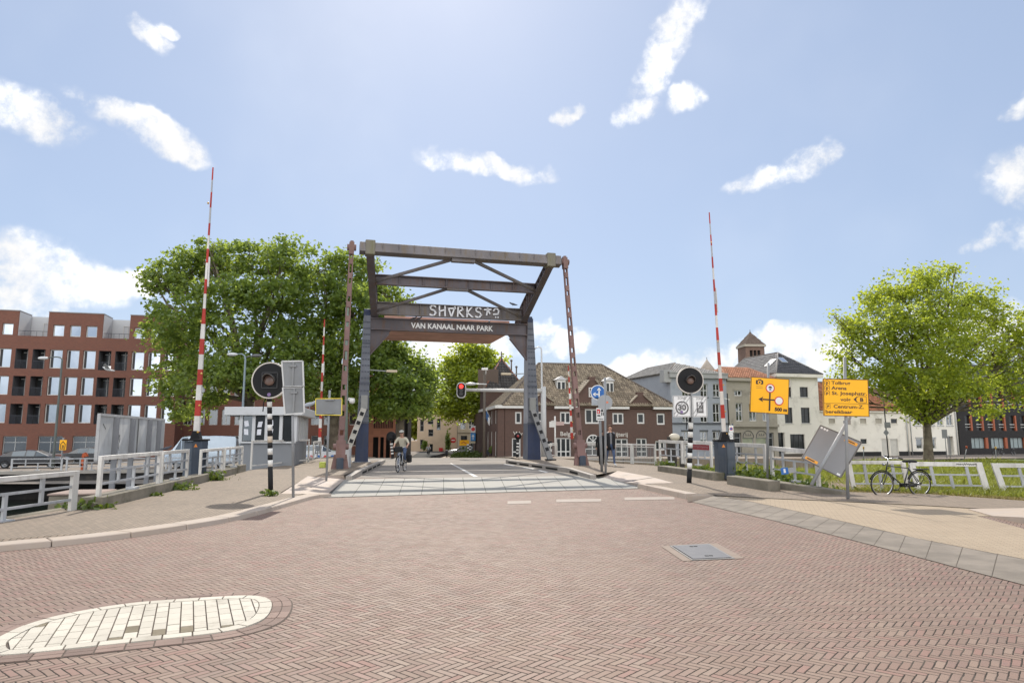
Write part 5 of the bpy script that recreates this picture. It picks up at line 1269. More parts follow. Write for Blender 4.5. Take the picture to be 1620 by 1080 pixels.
class Wall:
    def __init__(s, px, y, ang, name=None):
        s.O = dp(px, HOR, y); s.O.z = 0; s.d = V(math.cos(R(ang)), math.sin(R(ang)), 0); s.n = V(s.d.y, -s.d.x, 0); s.holes = []; s.skip = []
    def uv(s, px, py):
        r = ray(px, py); t = (s.O-CAM).dot(s.n)/r.dot(s.n); p = CAM+r*t
        return (p-s.O).dot(s.d), p.z
    def p(s, u, v, k=0): return Vector((s.O.x, s.O.y, 0))+s.d*u+UP*v+s.n*k
    def rect(s, x0, y0, x1, y1):
        xm, ym = (x0+x1)/2, (y0+y1)/2
        return s.uv(x0, ym)[0], s.uv(xm, y1)[1], s.uv(x1, ym)[0], s.uv(xm, y0)[1]
    def box(s, mb, u0, v0, u1, v1, k0, k1, m=0): mb.obox(s.p((u0+u1)/2, (v0+v1)/2, (k0+k1)/2), s.d*(u1-u0)/2, s.n*(k1-k0)/2, UP*(v1-v0)/2, m)
    def build(s, e, u0, u1, v0, v1, mat, depth=8, rmat=None, name='wall', top=True):
        us = sorted({u0, u1, *[x for h in s.holes for x in (h[0], h[2]) if u0 < x < u1]}); vs = sorted({v0, v1, *[x for h in s.holes for x in (h[1], h[3]) if v0 < x < v1]})
        mb = MB()
        for a, b in zip(us[:-1], us[1:]):
            for c, d in zip(vs[:-1], vs[1:]):
                if b-a < 1e-5 or d-c < 1e-5: continue
                m = ((a+b)/2, (c+d)/2)
                if any(h[0] < m[0] < h[2] and h[1] < m[1] < h[3] for h in s.holes): continue
                mb.quad(s.p(a, c), s.p(b, c), s.p(b, d), s.p(a, d), 0, [(a, c), (b, c), (b, d), (a, d)])
        for h in s.holes:
            a, c, b, d, r = h[:5]; hm = 1 if len(h) > 5 and h[5] else 0
            for A, B, uvs in ((((a, c)), ((b, c)), 0), ((b, c), (b, d), 1), ((b, d), (a, d), 0), ((a, d), (a, c), 1)):
                mb.quad(s.p(*A), s.p(*B), s.p(*B, -r), s.p(*A, -r), hm, [(0, 0), (1, 0), (1, r), (0, r)] if not uvs else [(0, A[1]), (0, B[1]), (r, B[1]), (r, A[1])])
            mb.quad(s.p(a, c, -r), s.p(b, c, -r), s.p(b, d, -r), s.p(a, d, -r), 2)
        L = u1-u0
        for A, B in (((u1, 0), (u1, depth)), ((u0, depth), (u0, 0)), ((u1, depth), (u0, depth))):
            ln = depth if A[0] == B[0] else L
            mb.quad(s.p(A[0], v0, -A[1]), s.p(B[0], v0, -B[1]), s.p(B[0], v1, -B[1]), s.p(A[0], v1, -A[1]), 0, [(0, v0), (ln, v0), (ln, v1), (0, v1)])
        if top: mb.quad(s.p(u0, v1), s.p(u1, v1), s.p(u1, v1, -depth), s.p(u0, v1, -depth), 0, [(0, 0), (1, 0), (1, 1), (0, 1)])
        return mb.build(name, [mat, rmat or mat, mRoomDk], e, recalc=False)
    def window(s, e, r, frame=None, pane=None, cols=1, rows=1, rec=.14, fw=.07, uvr=False, name='window', rowf=None, sill=None, hole=True, side=None, head=None):
        u0, v0, u1, v1 = r if uvr else s.rect(*r)
        frame = frame or mFrameW; pane = pane or gMid
        if hole: s.holes.append((u0, v0, u1, v1, rec+.12))
        k0, k1 = -rec-.06, -rec+.02; mb = MB()
        if not hole: k0, k1 = .01, .06
        s.box(mb, u0+.002, v0+.002, u1-.002, v0+fw, k0, k1); s.box(mb, u0+.002, v1-fw, u1-.002, v1-.002, k0, k1); s.box(mb, u0+.002, v0+fw, u0+fw, v1-fw, k0, k1); s.box(mb, u1-fw, v0+fw, u1-.002, v1-fw, k0, k1)
        for c in range(1, cols): q = u0+(u1-u0)*c/cols; s.box(mb, q-fw*.45, v0+fw-.006, q+fw*.45, v1-fw+.006, k0+.005, k1-.005)
        for c in (rowf or [k/rows for k in range(1, rows)]): q = v0+(v1-v0)*c; s.box(mb, u0+fw-.006, q-fw*.4, u1-fw+.006, q+fw*.4, k0+.01, k1-.01)
        w = mb.build(name, frame, e)
        mb = MB(); kk = -rec-.03 if hole else .02; s.box(mb, u0+fw*.6, v0+fw*.6, u1-fw*.6, v1-fw*.6, kk-.01, kk); mb.build('pane', pane, w)
        if sill: mb = MB(); s.box(mb, u0-.08, v0-.1, u1+.08, v0-.002, -.02, .08); mb.build('sill', sill, w)
        if head: mb = MB(); s.box(mb, u0-.1, v1+.002, u1+.1, v1+.16, -.02, .06); mb.build('lintel', head, w)
        if side: mb = MB(); s.box(mb, u1-.002, v0, u1+side[1], v1, -.3, .03); mb.build('reveal_panel', side[0], w)
        return w
def tile_roof(name, poly, mat, parent, tw=.26, th=.34, under=None):
    poly = [Vector(p) for p in poly]; A, B = poly[0], poly[1]; e = (B-A).normalized(); nr = e.cross(poly[2]-A).normalized()
    if nr.z < 0: nr = -nr
    s = nr.cross(e).normalized()
    if s.z < 0: s = -s
    P2 = [((p-A).dot(e), (p-A).dot(s)) for p in poly]
    amin, amax = min(p[0] for p in P2), max(p[0] for p in P2); bmax = max(p[1] for p in P2)
    prof = [(0, 0), (.2, .075), (.45, .09), (.75, .03), (1, 0)]; vs = []; fs = []
    na, nb = int((amax-amin)/tw)+1, int(bmax/th)+1
    for j in range(nb):
        for i in range(na):
            a, b = amin+i*tw, j*th
            if not inpoly(a+tw/2, b+th*.5, P2): continue
            k = len(vs); jit = random.uniform(-.006, .006)
            for (x, h) in prof: vs.append(A+e*(a+x*tw)+s*(b-.03)+nr*(.065+h+jit))
            for (x, h) in prof: vs.append(A+e*(a+x*tw)+s*(b+th)+nr*(h+jit))
            for (x, h) in prof: vs.append(A+e*(a+x*tw)+s*(b-.03)+nr*(h-.02+jit))
            for q in range(4): fs.append((k+q, k+q+1, k+q+6, k+q+5)); fs.append((k+10+q, k+11+q, k+q+1, k+q))
    o = numesh(name, [tuple(v) for v in vs], fs, mat, parent)
    mb = MB(); mb.prism([p-nr*.06 for p in poly], nr*.05); u_ = mb.build('roof_underlay', under or mat, o)
    return o
def ridge(e, pts, mat, r=.12, name='ridge_cap'): return MB().tube(pts, r, 8).build(name, mat, e)
# ---- 1 brick apartment block across the canal ------------------------------------------------
w = Wall(83, 75, 14.5); e = empty('apartment_building', w.p(0, -1), 'long red brick apartment block with grid of large windows across the canal', 'apartment building')
uL, uR = w.uv(-70, 640)[0], w.uv(278, 655)[0]; vt = w.uv(100, 532.8)[1]; vtop = w.uv(110, 495)[1]
cols = [(-3, 17, 'W'), (23.7, 43.8, 'B'), (51, 71, 'B'), (78.2, 98.4, 'W'), (105, 125, 'W'), (131, 151, 'W'), (156, 175.4, 'B'), (182, 201.5, 'B'), (208, 228, 'W'), (234, 253.5, 'W'), (260, 279, 'W')]
vr = [(w.uv(115, b)[1], w.uv(115, t)[1]) for t, b in ((514.6, 532.4), (553.5, 583), (596, 625.3), (639.2, 669))]
CU = [(w.uv(a, 567)[0], w.uv(b, 567)[0], k) for a, b, k in cols]; dx = CU[4][0]-CU[3][0]
CU = [(CU[0][0]-dx*q, CU[0][1]-dx*q, 'W') for q in (2, 1)]+CU
mBalc = M('balcony_lining', (.13, .13, .14), .8, .2, 1); mRailD = M('balcony_rail', (.05, .055, .07), .5, .2, 3)
for (a, b, k) in CU:
    if b > uR-.2: continue
    for q in (1, 2, 3):
        v0, v1 = vr[q]
        if k == 'W': w.window(e, (a, v0, b, v1), mFrameW, gSky, uvr=True, rec=.22, fw=.09); mb = MB(); w.box(mb, a+.1, v0+.1, a+.32, v1-.1, -.246, -.235); mb.build('opening_sash', mFrameD, [c for c in bpy.data.objects if c.name.startswith('window')][-1] if False else e) 
        else:
            w.holes.append((a, v0-.1, b, v1, 1.5, 1)); mb = MB(); w.box(mb, a+.02, v0+.78, b-.02, v0+.82, -.16, -.12)
            for q_ in range(11): w.box(mb, a+.02+(b-a-.06)*q_/10, v0-.1, a+.045+(b-a-.06)*q_/10, v0+.78, -.15, -.13)
            mb.build('balcony_rail', mRailD, e)
            mb = MB(); w.box(mb, a+.25, v0, b-.15, v0+2.1, -1.47, -1.44, 0); w.box(mb, (a+b)/2, v0, (a+b)/2+.07, v0+2.1, -1.44, -1.40, 1); w.box(mb, a+.25, v0+1.75, b-.15, v0+1.82, -1.44, -1.4, 1); mb.build('balcony_door', [gDark, mFrameW], e)
for x0, x1 in ((3.5, 41.5), (59.5, 98), (114, 155), (172, 207), (224, 258)):
    a, b = w.uv(x0, 705)[0], w.uv(x1, 705)[0]; w.window(e, (a, -.55, b, w.uv(90, 689.5)[1]), mFrameG, gMid, 2, uvr=True, rec=.2, fw=.09, rowf=[.66])
w.build(e, uL, uR, -1.1, vt, mBrickRed, 14, mBalc)
blocks = [(uL, w.uv(30.5, 500)[0]), (w.uv(77, 505)[0], w.uv(164, 505)[0]), (w.uv(206, 510)[0], uR)]
for (a, b), idx in zip(blocks, ((0, 1, 2), (5, 6, 7), (10, 11, 12))):
    w2 = Wall(83, 75, 14.5)
    for i in idx:
        if CU[i][1] < uR-.2: w2.window(e, (CU[i][0]+.1, vr[0][0], CU[i][1]-.05, vr[0][1]), mFrameW, gSky, uvr=True, rec=.2, fw=.09)
    w2.build(e, a, b, vt+.003, vtop, mBrickRed, 3.2)
    mb = MB(); w2.box(mb, a-.03, vtop+.002, b+.03, vtop+.1, -3.2, .04); mb.build('parapet_cap', M('zinc_cap', (.25, .25, .25), .5), e)
for (a, b) in ((blocks[0][1], blocks[1][0]), (blocks[1][1], blocks[2][0])):
    mb = MB(); w.box(mb, a, vt+.01, b, vtop-.1, -3.4, -3.1); mb.build('penthouse_wall', mPanelW, e)
    mb = MB(); w.box(mb, a+.002, vt+.01, a+.05, vtop-.05, -3.0, -.1); mb.build('penthouse_side', mPanelW, e)
    w.window(e, (a+(b-a)*.45, vt+.02, b-.5, vt+1.9), mFrameW, gDark, 2, 1, uvr=True, hole=False); wd = [c for c in kids(e) if c.name.startswith('window')][-1]
    for o_ in [wd]+kids(wd): o_.location -= w.n*3.08
    mb = MB(); w.box(mb, a, vt+.55, b, vt+.6, -.3, -.26); [w.box(mb, a+(b-a)*q/5-.015, vt, a+(b-a)*q/5+.015, vt+.55, -.29, -.27) for q in range(6)]; mb.build('terrace_rail', mRailD, e)
# ---- 2 darker wing behind the plane trees -----------------------------------------------------
w = Wall(279, 82, 14.5); e = empty('brick_wing', w.p(0, -1), 'dark red brick wing in the shade behind the plane trees', 'building')
uR = w.uv(588, 690)[0]
for t, b in ((606, 626), (647, 672), (689, 705)):
    for k in range(15):
        x = 290+k*20.2; 
        if x < 575: w.window(e, (x, t, x+14, b), mFrameW, gMid, 1 if k % 3 else 2, rec=.2, fw=.08)
w.build(e, 0, uR, -1.1, w.uv(330, 583)[1], mBrickRed, 10)
# ---- 3, 4 salmon and soot grey buildings by the street ---------------------------------------
w = Wall(584, 72, 12); e = empty('salmon_building', w.p(0, -1), 'salmon coloured stone building with tall narrow slots beside the left tower', 'building')
e['label'] = 'salmon coloured stone building with tall narrow slots behind the bridge tower'
for a, b in ((590, 598.5), (601.5, 607), (610.5, 617), (619, 624)): w.holes.append((*w.rect(a, 691, b, 724), .6, 1))
r = w.rect(591.5, 655, 621.5, 677); w.holes.append((*r, .35, 1)); mb = MB()
for k in range(1, 11): q = r[0]+(r[2]-r[0])*k/11; w.box(mb, q-.045, r[1]+.01, q+.045, r[3]-.01, -.3, .02)
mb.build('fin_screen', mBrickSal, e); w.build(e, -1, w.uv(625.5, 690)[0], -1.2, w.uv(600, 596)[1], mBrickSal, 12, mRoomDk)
w = Wall(624.5, 75, 10); e = empty('grey_building', w.p(0, -1), 'soot grey stone building corner behind the approaching cyclist', 'building')
w.holes.append((*w.rect(629, 655, 634, 690), .3)); w.holes.append((*w.rect(640, 655, 645, 690), .3))
w.build(e, .05, w.uv(650.5, 690)[0], -1.3, w.uv(640, 592)[1], mBrickGreyD, 14)
# ---- 5, 6 cream and stone houses at the end of the street --------------------------------------
w = Wall(661, 106, 4); zg = sz(106); e = empty('cream_house', w.p(0, zg), 'cream rendered house with irregular windows closing the street', 'house')
for r in ((664.6, 663.5, 670.5, 682), (677, 661, 685.6, 671), (677.6, 679, 685.6, 690), (691, 662, 697, 680), (664.6, 695, 669.8, 710)): w.window(e, r, mFrameG, gMid, 1, 2, rec=.15, fw=.06)
r = w.rect(679.5, 702, 684.7, 718.5); w.window(e, (r[0], zg+.1, r[2], r[3]), mFrameD, gDark, rec=.2, uvr=True, name='door')
u1 = w.uv(723, 690)[0]; vt = w.uv(680, 654)[1]; w.build(e, -.1, u1, zg-.2, vt, mCream, 9)
mb = MB(); w.box(mb, w.uv(649, 700)[0], zg-.2, -.102, w.uv(655, 697)[1], -6, -.02); mb.build('annex_wall', mCream, e)
mb = MB(); w.box(mb, -.1, zg+.0, u1, zg+.45, 0.003, .03); mb.build('base_band', M('base_dark', (.1, .085, .07), .9), e)
mb = MB(); w.box(mb, -.3, vt+.004, u1+.1, vt+.18, -.2, .25); mb.build('gutter', mFrameG, e)
tile_roof('roof', [w.p(-.3, vt+.2, .2), w.p(u1+.1, vt+.2, .2), w.p(u1-.5, vt+2.6, -3.6), w.p(1, vt+2.6, -3.6)], mTileSl, e, .5, .5)
mb = MB(); w.box(mb, 2.9, vt+.7, 4.1, vt+2.1, -2.2, -.9); mb.build('dormer', mFrameD, e)
mb = MB(); q = w.rect(694.5, 708, 700.5, 714); w.box(mb, q[0], q[1], q[2], q[3], .04, .2); mb.build('red_letterbox', mSignRed, e)
q = dp(717, 696, 104); b = Board(q, (1, 0, 0), UP); mb = MB(); b.disc(mb, 0, 0, .42, -.02, 0, 0); b.rect(mb, -.28, -.07, .28, .07, .001, .005, 1); tag(mb.build('no_entry_sign', [mSignRed, mSignWhite]), 'round red no entry sign on the cream house wall', 'traffic sign')
w = Wall(723.3, 103, 5); zg = sz(103); e = empty('stone_house', w.p(0, zg), 'grey stone classical house with tall white windows under the street tree', 'house')
for x in (728, 741.5, 755, 768): w.window(e, (x, 665, x+8.6, 678.5), mFrameW, gMid, 2, 2, rec=.2, fw=.09, head=mStoneC); w.window(e, (x, 643, x+8.6, 657), mFrameW, gMid, 2, 2, rec=.2, fw=.09)
for x in (729, 745, 761): w.window(e, (x, 689, x+10, 717), mFrameD, gDark, 2, 1, rec=.2, fw=.09)
u1 = w.uv(790, 690)[0]; vt = w.uv(740, 634)[1]; w.build(e, .05, u1, zg-.2, vt, mStoneC, 9); mb = MB(); v = w.uv(740, 684)[1]; w.box(mb, .05, v, u1, v+.25, .003, .15); w.box(mb, .0, vt+.003, u1, vt+.3, -.2, .3); mb.build('cornice', mStoneC, e)
# ---- 7 dark brick pub ---------------------------------------------------------------------------
w = Wall(799, 70, 11.5); zg = -1.0; e = empty('brick_pub', w.p(0, zg), 'dark brick corner pub with pantiled hip roof, stepped gables and white dormers', 'pub')
u1 = w.uv(1064, 680)[0]; ve = w.uv(890, 646)[1]
for r, c in (((815, 651, 825.5, 670), 1), ((850.5, 651, 858.5, 667), 1), ((886, 651, 903.5, 670), 2), ((925.5, 646.5, 948.5, 670), 2), ((969, 652.7, 987, 670.5), 2), ((1008, 653, 1020, 670), 1), ((1039, 653.5, 1052, 671.5), 1)):
    w.window(e, r, mFrameW, gDark, c, 1, rec=.12, fw=.16)
for r, c in (((810, 692.5, 824, 724), 1), ((855, 692.5, 867, 724), 1), ((880, 692, 903.5, 723.5), 3), ((974, 693.5, 994, 723), 2), ((1007, 693, 1024, 723), 2), ((1037, 697, 1052, 712), 2)):
    q = w.rect(*r); w.window(e, (q[0], max(q[1], zg+.12), q[2], q[3]), mFrameW, gDark, c, 1, rec=.15, fw=.13, uvr=True, rowf=[.3] if r[3] > 715 else None)
q = w.rect(926, 699, 950, 723); w.window(e, (q[0], zg+.4, q[2], q[3]), mFrameW, gMid, 2, 2, rec=.15, fw=.12, uvr=True)
# fan light over it
c_ = w.uv(938, 698)[0]; cv = w.uv(938, 698)[1]; rr_ = .72; mb = MB(); N_ = 14
for k in range(N_):
    a, b = PI*k/N_, PI*(k+1)/N_; mb.prism([w.p(c_+rr_*math.cos(a), cv+rr_*math.sin(a), .01), w.p(c_+rr_*math.cos(b), cv+rr_*math.sin(b), .01), w.p(c_+(rr_-.12)*math.cos(b), cv+(rr_-.12)*math.sin(b), .01), w.p(c_+(rr_-.12)*math.cos(a), cv+(rr_-.12)*math.sin(a), .01)], w.n*.05)
for a in (45, 90, 135): mb.bar(w.p(c_, cv, .035), w.p(c_+.66*math.cos(R(a)), cv+.66*math.sin(R(a)), .035), .07, .04, up=w.n)
w.box(mb, c_-rr_, cv-.1, c_+rr_, cv+.0, .01, .06); fl = mb.build('fanlight', mFrameW, e)
mb = MB(); mb.prism([w.p(c_+.66*math.cos(PI*k/12), cv+.66*math.sin(PI*k/12), .004) for k in range(13)], w.n*.008); mb.build('pane', gDark, fl)
w.build(e, 0, u1, zg-.2, ve, mBrickPub, 9)
# street side of the corner
ws = Wall(799, 70, 11.5); ws.O = w.p(-.75, 0, -.03); ws.d = A10*1.0; ws.n = V(-A10.y, A10.x, 0)
for k, uu in enumerate((1.2, 4.2, 7.2, 10.5, 14)):
    ws.window(e, (uu, zg+.4, uu+1.1, zg+2.9), mFrameW, gDark, 1, 2, rec=.1, fw=.12, uvr=True); ws.window(e, (uu, zg+3.7, uu+1.0, zg+5.1), mFrameW, gDark, 1, 1, rec=.1, fw=.12, uvr=True)
ws2 = ws.build(e, .02, 22, zg-.3, ve-.02, mBrickPub, .7, top=True)
ws2.location += V(0, 0, 0)
# eaves and gables
mb = MB()
for a, b in ((786, 838), (876, 913), (959, 994), (1032, 1066)): w.box(mb, w.uv(a, 645)[0], ve-.02, w.uv(b, 645)[0], ve+.3, -.1, .32)
for i_, q in enumerate(((786, 838), (876, 913), (959, 994), (1032, 1066))):
    mb = MB(); w.box(mb, w.uv(q[0], 645)[0], ve-.02, w.uv(q[1], 645)[0], ve+.3, -.1, .34); mb.build('white_eave', mFrameW, e)
mb = MB(); ws.box(mb, -.3, ve-.02, 14, ve+.28, -.1, .3); mb.build('white_eave', mFrameW, e)
rz = w.uv(900, 576)[1]; dR_ = 4.8; A = w.p(-.35, ve+.28, .38); B = w.p(u1+.35, ve+.28, .38)
def back(px, py, k):                         # point seen at (px,py) on a plane k metres behind the front
    r = ray(px, py); t = (w.O-w.n*k-CAM).dot(w.n)/r.dot(w.n); return CAM+r*t
RL, RR_ = back(852, 575.5, dR_), back(951, 577, dR_); RR_.z = RL.z
tile_roof('roof', [A, B, RR_, RL], mTileBr, e, .27, .36)
C = w.p(u1+.35, ve+.28, -9.3); D_ = w.p(-.35, ve+.28, -9.3)
tile_roof('roof', [B, C, RR_], mTileBr, e, .5, .6); tile_roof('roof', [D_, A, RL], mTileBr, e, .27, .36); MB().prism([C, D_, RL, RR_], V(0, 0, -.05)).build('roof_rear', mTileBr, e)
ridge(e, [A+UP*.06, RL+UP*.06, RR_+UP*.06, B+UP*.06], mRidge, .13)
def gable(pts, win=None, sadd=True, proud=.16):
    P = [w.p(*w.uv(x, y), proud) for x, y in pts]; mb = MB(); uvs = []
    mb.prism(P, -w.n*.5); g = mb.build('gable', mBrickPub, e)
    me = g.data; L = me.uv_layers.new(name='UVMap')
    for lp in me.loops: co = me.vertices[lp.vertex_index].co; L.data[lp.index].uv = ((co-w.O).dot(w.d), co.z)
    if sadd:
        n = len(pts)//2; ap = (P[n-1]+P[n])/2-w.n*.25; l, r_ = P[1]-w.n*.3, P[-2]-w.n*.3
        for q, s in ((l, -1), (r_, 1)):
            a_, b_ = q+w.d*s*.2-UP*.1, q-w.n*2.9+w.d*s*.2-UP*.1; top = ap-UP*.25
            tile_roof('roof', [a_, b_, top-w.n*2.9, top], mTileBr, e, .27, .36)
        mb = MB(); mb.bar(P[1]+UP*.08, P[2]+UP*.06, .4, .1); mb.bar(P[-2]+UP*.08, P[-3]+UP*.06, .4, .1); mb.build('gable_coping', M('coping_stone', (.27, .23, .18), .8, .2, 3), g)
    return g
gable([(914, 646), (914, 623), (931, 602), (931, 596), (941, 596), (941, 602), (958, 623), (958, 646)])
gable([(994.5, 646), (994.5, 639), (1007, 626), (1007, 620), (1017, 620), (1017, 626), (1031.5, 639), (1031.5, 646)])
gable([(838, 646), (838, 637), (852.5, 625), (852.5, 622), (859, 622), (859, 625), (876, 637), (876, 646)], sadd=True)
q = w.rect(930.5, 613, 940, 628); wq = Wall(799, 70, 11.5); wq.O = wq.O+w.n*.165; wq.window(e, q, mFrameW, gDark, 2, 1, uvr=True, hole=False, fw=.1)
for x0, x1, yt, yb in ((880, 896, 594.5, 617), (957.5, 972, 596, 621)):
    nr_ = (B-A).cross(RL-A).normalized(); r_ = ray((x0+x1)/2, yb); q_ = CAM+r_*((A-CAM).dot(nr_)/r_.dot(nr_)); k = (w.O-q_).dot(w.n); P0, P1 = back(x0, yb, k), back(x1, yb, k); zt = back(x0, yt+6, k).z; cen = (P0+P1)/2; hw = (P1-P0).length/2
    mb = MB(); mb.obox(V(cen.x, cen.y, (P0.z+zt)/2)-w.n*1.0, w.d*hw*.85, w.n*1.0, UP*(zt-P0.z)/2); dm = mb.build('dormer', mFrameW, e)
    ap = V(cen.x, cen.y, back(x0, yt, k).z); mb = MB(); mb.prism([V(cen.x, cen.y, zt)-w.d*hw*1.15+w.n*.15, V(cen.x, cen.y, zt)+w.d*hw*1.15+w.n*.15, ap+w.n*.15], -w.n*2.2); mb.build('dormer_roof', M('dormer_lead', (.45, .45, .46), .6), dm)
    mb = MB()
    for s in (-.42, .42): mb.obox(V(cen.x, cen.y, (P0.z*.55+zt*.45))+w.d*hw*s+w.n*.012, w.d*hw*.27, w.n*.01, UP*(zt-P0.z)*.33)
    mb.build('pane', gDark, dm)
w_ = [w.uv(812, 689), w.uv(886, 689), w.uv(974, 690)]; bd = Board(w.p(0, 0, .02), w.d, UP)
for (u, v), tx, wd in zip(w_, ('Wy', 'Belger', 'ijterij'), (1.0, 1.65, 1.3)): mb = MB(); bd.text(mb, tx, u, v, .62, .0, 0, .01, wd); mb.build('lettering', M('sign_letters', (.5, .47, .42), .6), e)
# brick tower block with a steep pyramid roof at the street corner
wt = Wall(768.5, 80, 11.5); u2 = wt.uv(828, 640)[0]; vt = wt.uv(790, 616)[1]; e2 = empty('pub_tower', wt.p(0, -1), 'square brick tower block with a steep dark pyramid roof at the pub corner', 'tower')
wt.build(e2, 0, u2, -1.4, vt, mBrickPub, u2)
ap = wt.p(u2*.5, 0, -u2/2); apx = dp(801, 567.5, ap.y); ap = V(ap.x, ap.y, apx.z); cs = [wt.p(-.25, vt+.02, .25), wt.p(u2+.25, vt+.02, .25), wt.p(u2+.25, vt+.02, -u2-.25), wt.p(-.25, vt+.02, -u2-.25)]
for k in range(4): tile_roof('roof', [cs[k], cs[(k+1) % 4], ap], mTileSl, e2, .34, .42)
for k in range(4): ridge(e2, [cs[k], ap], M('ridge_red', (.2, .09, .06), .8), .11)
mb = MB(); mb.tube([ap, ap+UP*.9], .09, 6); mb.build('finial', mRidge, e2)
for px_, py_ in ((809, 578), (817, 588)): p_ = dp(px_, py_, ap.y+1.5); mb = MB(); mb.tube([p_-UP*.6, p_+UP*.55], .1, 6); mb.sphere(p_+UP*.6, .16, 8, 6); mb.build('finial', mRidge, e2)
mb = MB(); mb.box(wt.p(.6, vt+1.25, -u2*.4), (2.4, 3, 2.3)); mb.build('stair_block', mBrickPub, e2)
# flag
e = empty('flag', dp(767, 664, 66), 'small blue and white flag on a slanted pole at the pub corner', 'flag'); a, b = dp(776, 662, 69), dp(769, 648, 66)
MB().tube([a, b], .035, 6).build('pole', mFrameW, e); mb = MB(); d = (a-b)
mb.prism([b+d*.05, b+d*.6, b+d*.5-UP*.9, b-UP*.75], V(.02, .03, 0), 0); mb.prism([b+d*.4-UP*.35, b+d*.85-UP*.1, b+d*.7-UP*.95, b+d*.35-UP*.9], V(.03, .05, 0), 1); mb.build('cloth', [M('flag_blue', (.03, .09, .22), .8), mSignWhite], e)
# ---- 8 blue grey house ------------------------------------------------------------------------------
QA = 17.0; zq = -1.42
w = Wall(1063, 85, QA); e = empty('blue_grey_house', w.p(0, zq), 'blue grey rendered house with white sash windows and a broad cornice', 'house'); u1 = w.uv(1151, 660)[0]; vc = w.uv(1100, 598)[1]
mSillD = M('sill_dark', (.07, .075, .085), .6)
for x0, x1 in ((1079, 1090), (1108, 1119.5), (1128, 1139)):
    for t, b in ((607, 628), (638, 668), (682, 705)): w.window(e, (x0, t, x1, b), mFrameW, gMid, 2, 1, rowf=[.5], rec=.15, fw=.1, sill=mSillD, head=mSillD if b == 705 else None)
w.build(e, 0, u1, zq, vc+.58, mGreyBlue, 13); v = w.uv(1100, 671)[1]; mb = MB(); w.box(mb, -.02, v, u1, v+.2, .003, .1); mb.build('string_course', mSillD, e)
mb = MB(); w.box(mb, -.25, vc+.003, u1+.05, vc+.55, .003, .4); w.box(mb, -.32, vc+.555, u1+.05, vc+.70, .004, .5); mb.build('cornice', M('cornice_grey', (.33, .33, .32), .7, .1, 2), e)
rf, rbk = back, None
zE = vc+.6; FL, FR = w.p(-.3, zE, .2), w.p(u1, zE, .2); BL_, BR = w.p(-.3, zE, -13.3), w.p(u1, zE, -13.3); rzz = dp(1090, 574, 90).z; R0, R1 = w.p(u1*.42, rzz, -4.5), w.p(u1*.42, rzz, -12)
tile_roof('roof', [BL_, FL, R0, R1], mTileGr, e, .34, .42, M('tile_under', (.2, .19, .18), .8)); tile_roof('roof', [FL, FR, R0], mTileGr, e, .34, .42); MB().prism([FR, BR, R1, R0], V(0, 0, -.05)).build('roof_rear', mTileGr, e); MB().prism([BR, BL_, R1], V(0, 0, -.05)).build('roof_rear', mTileGr, e)
ridge(e, [FL, R0, R1, BL_], mRidge, .13)
mb = MB(); w.box(mb, -.9, vc-.6, .15, vc+.95, -1.0, .1); mb.build('chimney', M('cornice_grey', (.33, .33, .32)), e)
# ---- 9 taupe shop house ----------------------------------------------------------------------------
w = Wall(1151.4, 87.6, QA); e = empty('taupe_shop_house', w.p(0, zq), 'taupe shop house with two arched shop windows and an orange hip roof', 'house'); u1 = w.uv(1229.5, 660)[0]; vc = w.uv(1180, 603)[1]
for x0, x1, t, b in ((1161.5, 1174, 617, 626), (1164, 1175, 637, 666), (1185, 1197, 637, 666), (1206, 1217, 637, 666), (1186, 1196, 617, 626), (1206, 1216, 617, 626)): w.window(e, (x0, t, x1, b), mFrameW, gMid, 2, 1, rowf=[.55] if b > 650 else None, rec=.15, fw=.12)
for x0, x1 in ((1162, 1173.5), (1216.5, 1225)): w.window(e, (x0, 684, x1, 722), mFrameG, gDark, 1, 1, rowf=[.78], rec=.3, fw=.1, name='door')
mShop = M('shop_panel', (.3, .32, .22), .5, .5, 1.2); 
for x0, x1 in ((1175, 1192), (1196, 1213)):
    w.window(e, (x0, 692, x1, 706), mFrameG, mShop, 1, 1, rec=.1, fw=.06, name='shop_window'); q = w.rect(x0, 682, x1, 692)
    mb = MB(); cu, hw = (q[0]+q[2])/2, (q[2]-q[0])/2
    for k in range(10):
        a, b = PI*k/10, PI*(k+1)/10; mb.bar(w.p(cu+hw*math.cos(a), q[1]+.9*math.sin(a), .04), w.p(cu+hw*math.cos(b), q[1]+.9*math.sin(b), .04), .06, .06, up=w.n)
    for dxx in (-.3, 0, .3): mb.bar(w.p(cu+dxx, q[1]+.3, .03), w.p(cu+dxx*1.3, q[1]+.55, .03), .05, .03, up=w.n)
    mb.bar(w.p(cu-.42, q[1]+.28, .03), w.p(cu+.42, q[1]+.28, .03), .05, .03, up=w.n); mb.build('arch_ornament', M('ornament_dark', (.09, .09, .09), .6), e)
w.build(e, .02, u1, zq, vc, mTaupe, 8); mb = MB(); v = w.uv(1190, 675)[1]; w.box(mb, .02, v, u1, v+.35, .003, .35); w.box(mb, .02, vc+.003, u1, vc+.4, -.2, .35); mb.build('cornice', mTaupe, e)
zE = vc+.42; C4 = [w.p(.0, zE, .3), w.p(u1, zE, .3), w.p(u1, zE, -8), w.p(0, zE, -8)]; r0, r1 = w.p(1.8, zE+1.7, -3.6), w.p(u1-1.5, zE+1.7, -3.6)
tile_roof('roof', [C4[0], C4[1], r1, r0], mTileOr, e, .34, .42); tile_roof('roof', [C4[3], C4[0], r0], mTileOr, e, .34, .42); MB().prism([C4[2], C4[3], r0, r1], V(0, 0, -.05)).build('roof_rear', mTileOr, e); MB().prism([C4[1], C4[2], r1], V(0, 0, -.05)).build('roof_rear', mTileOr, e)
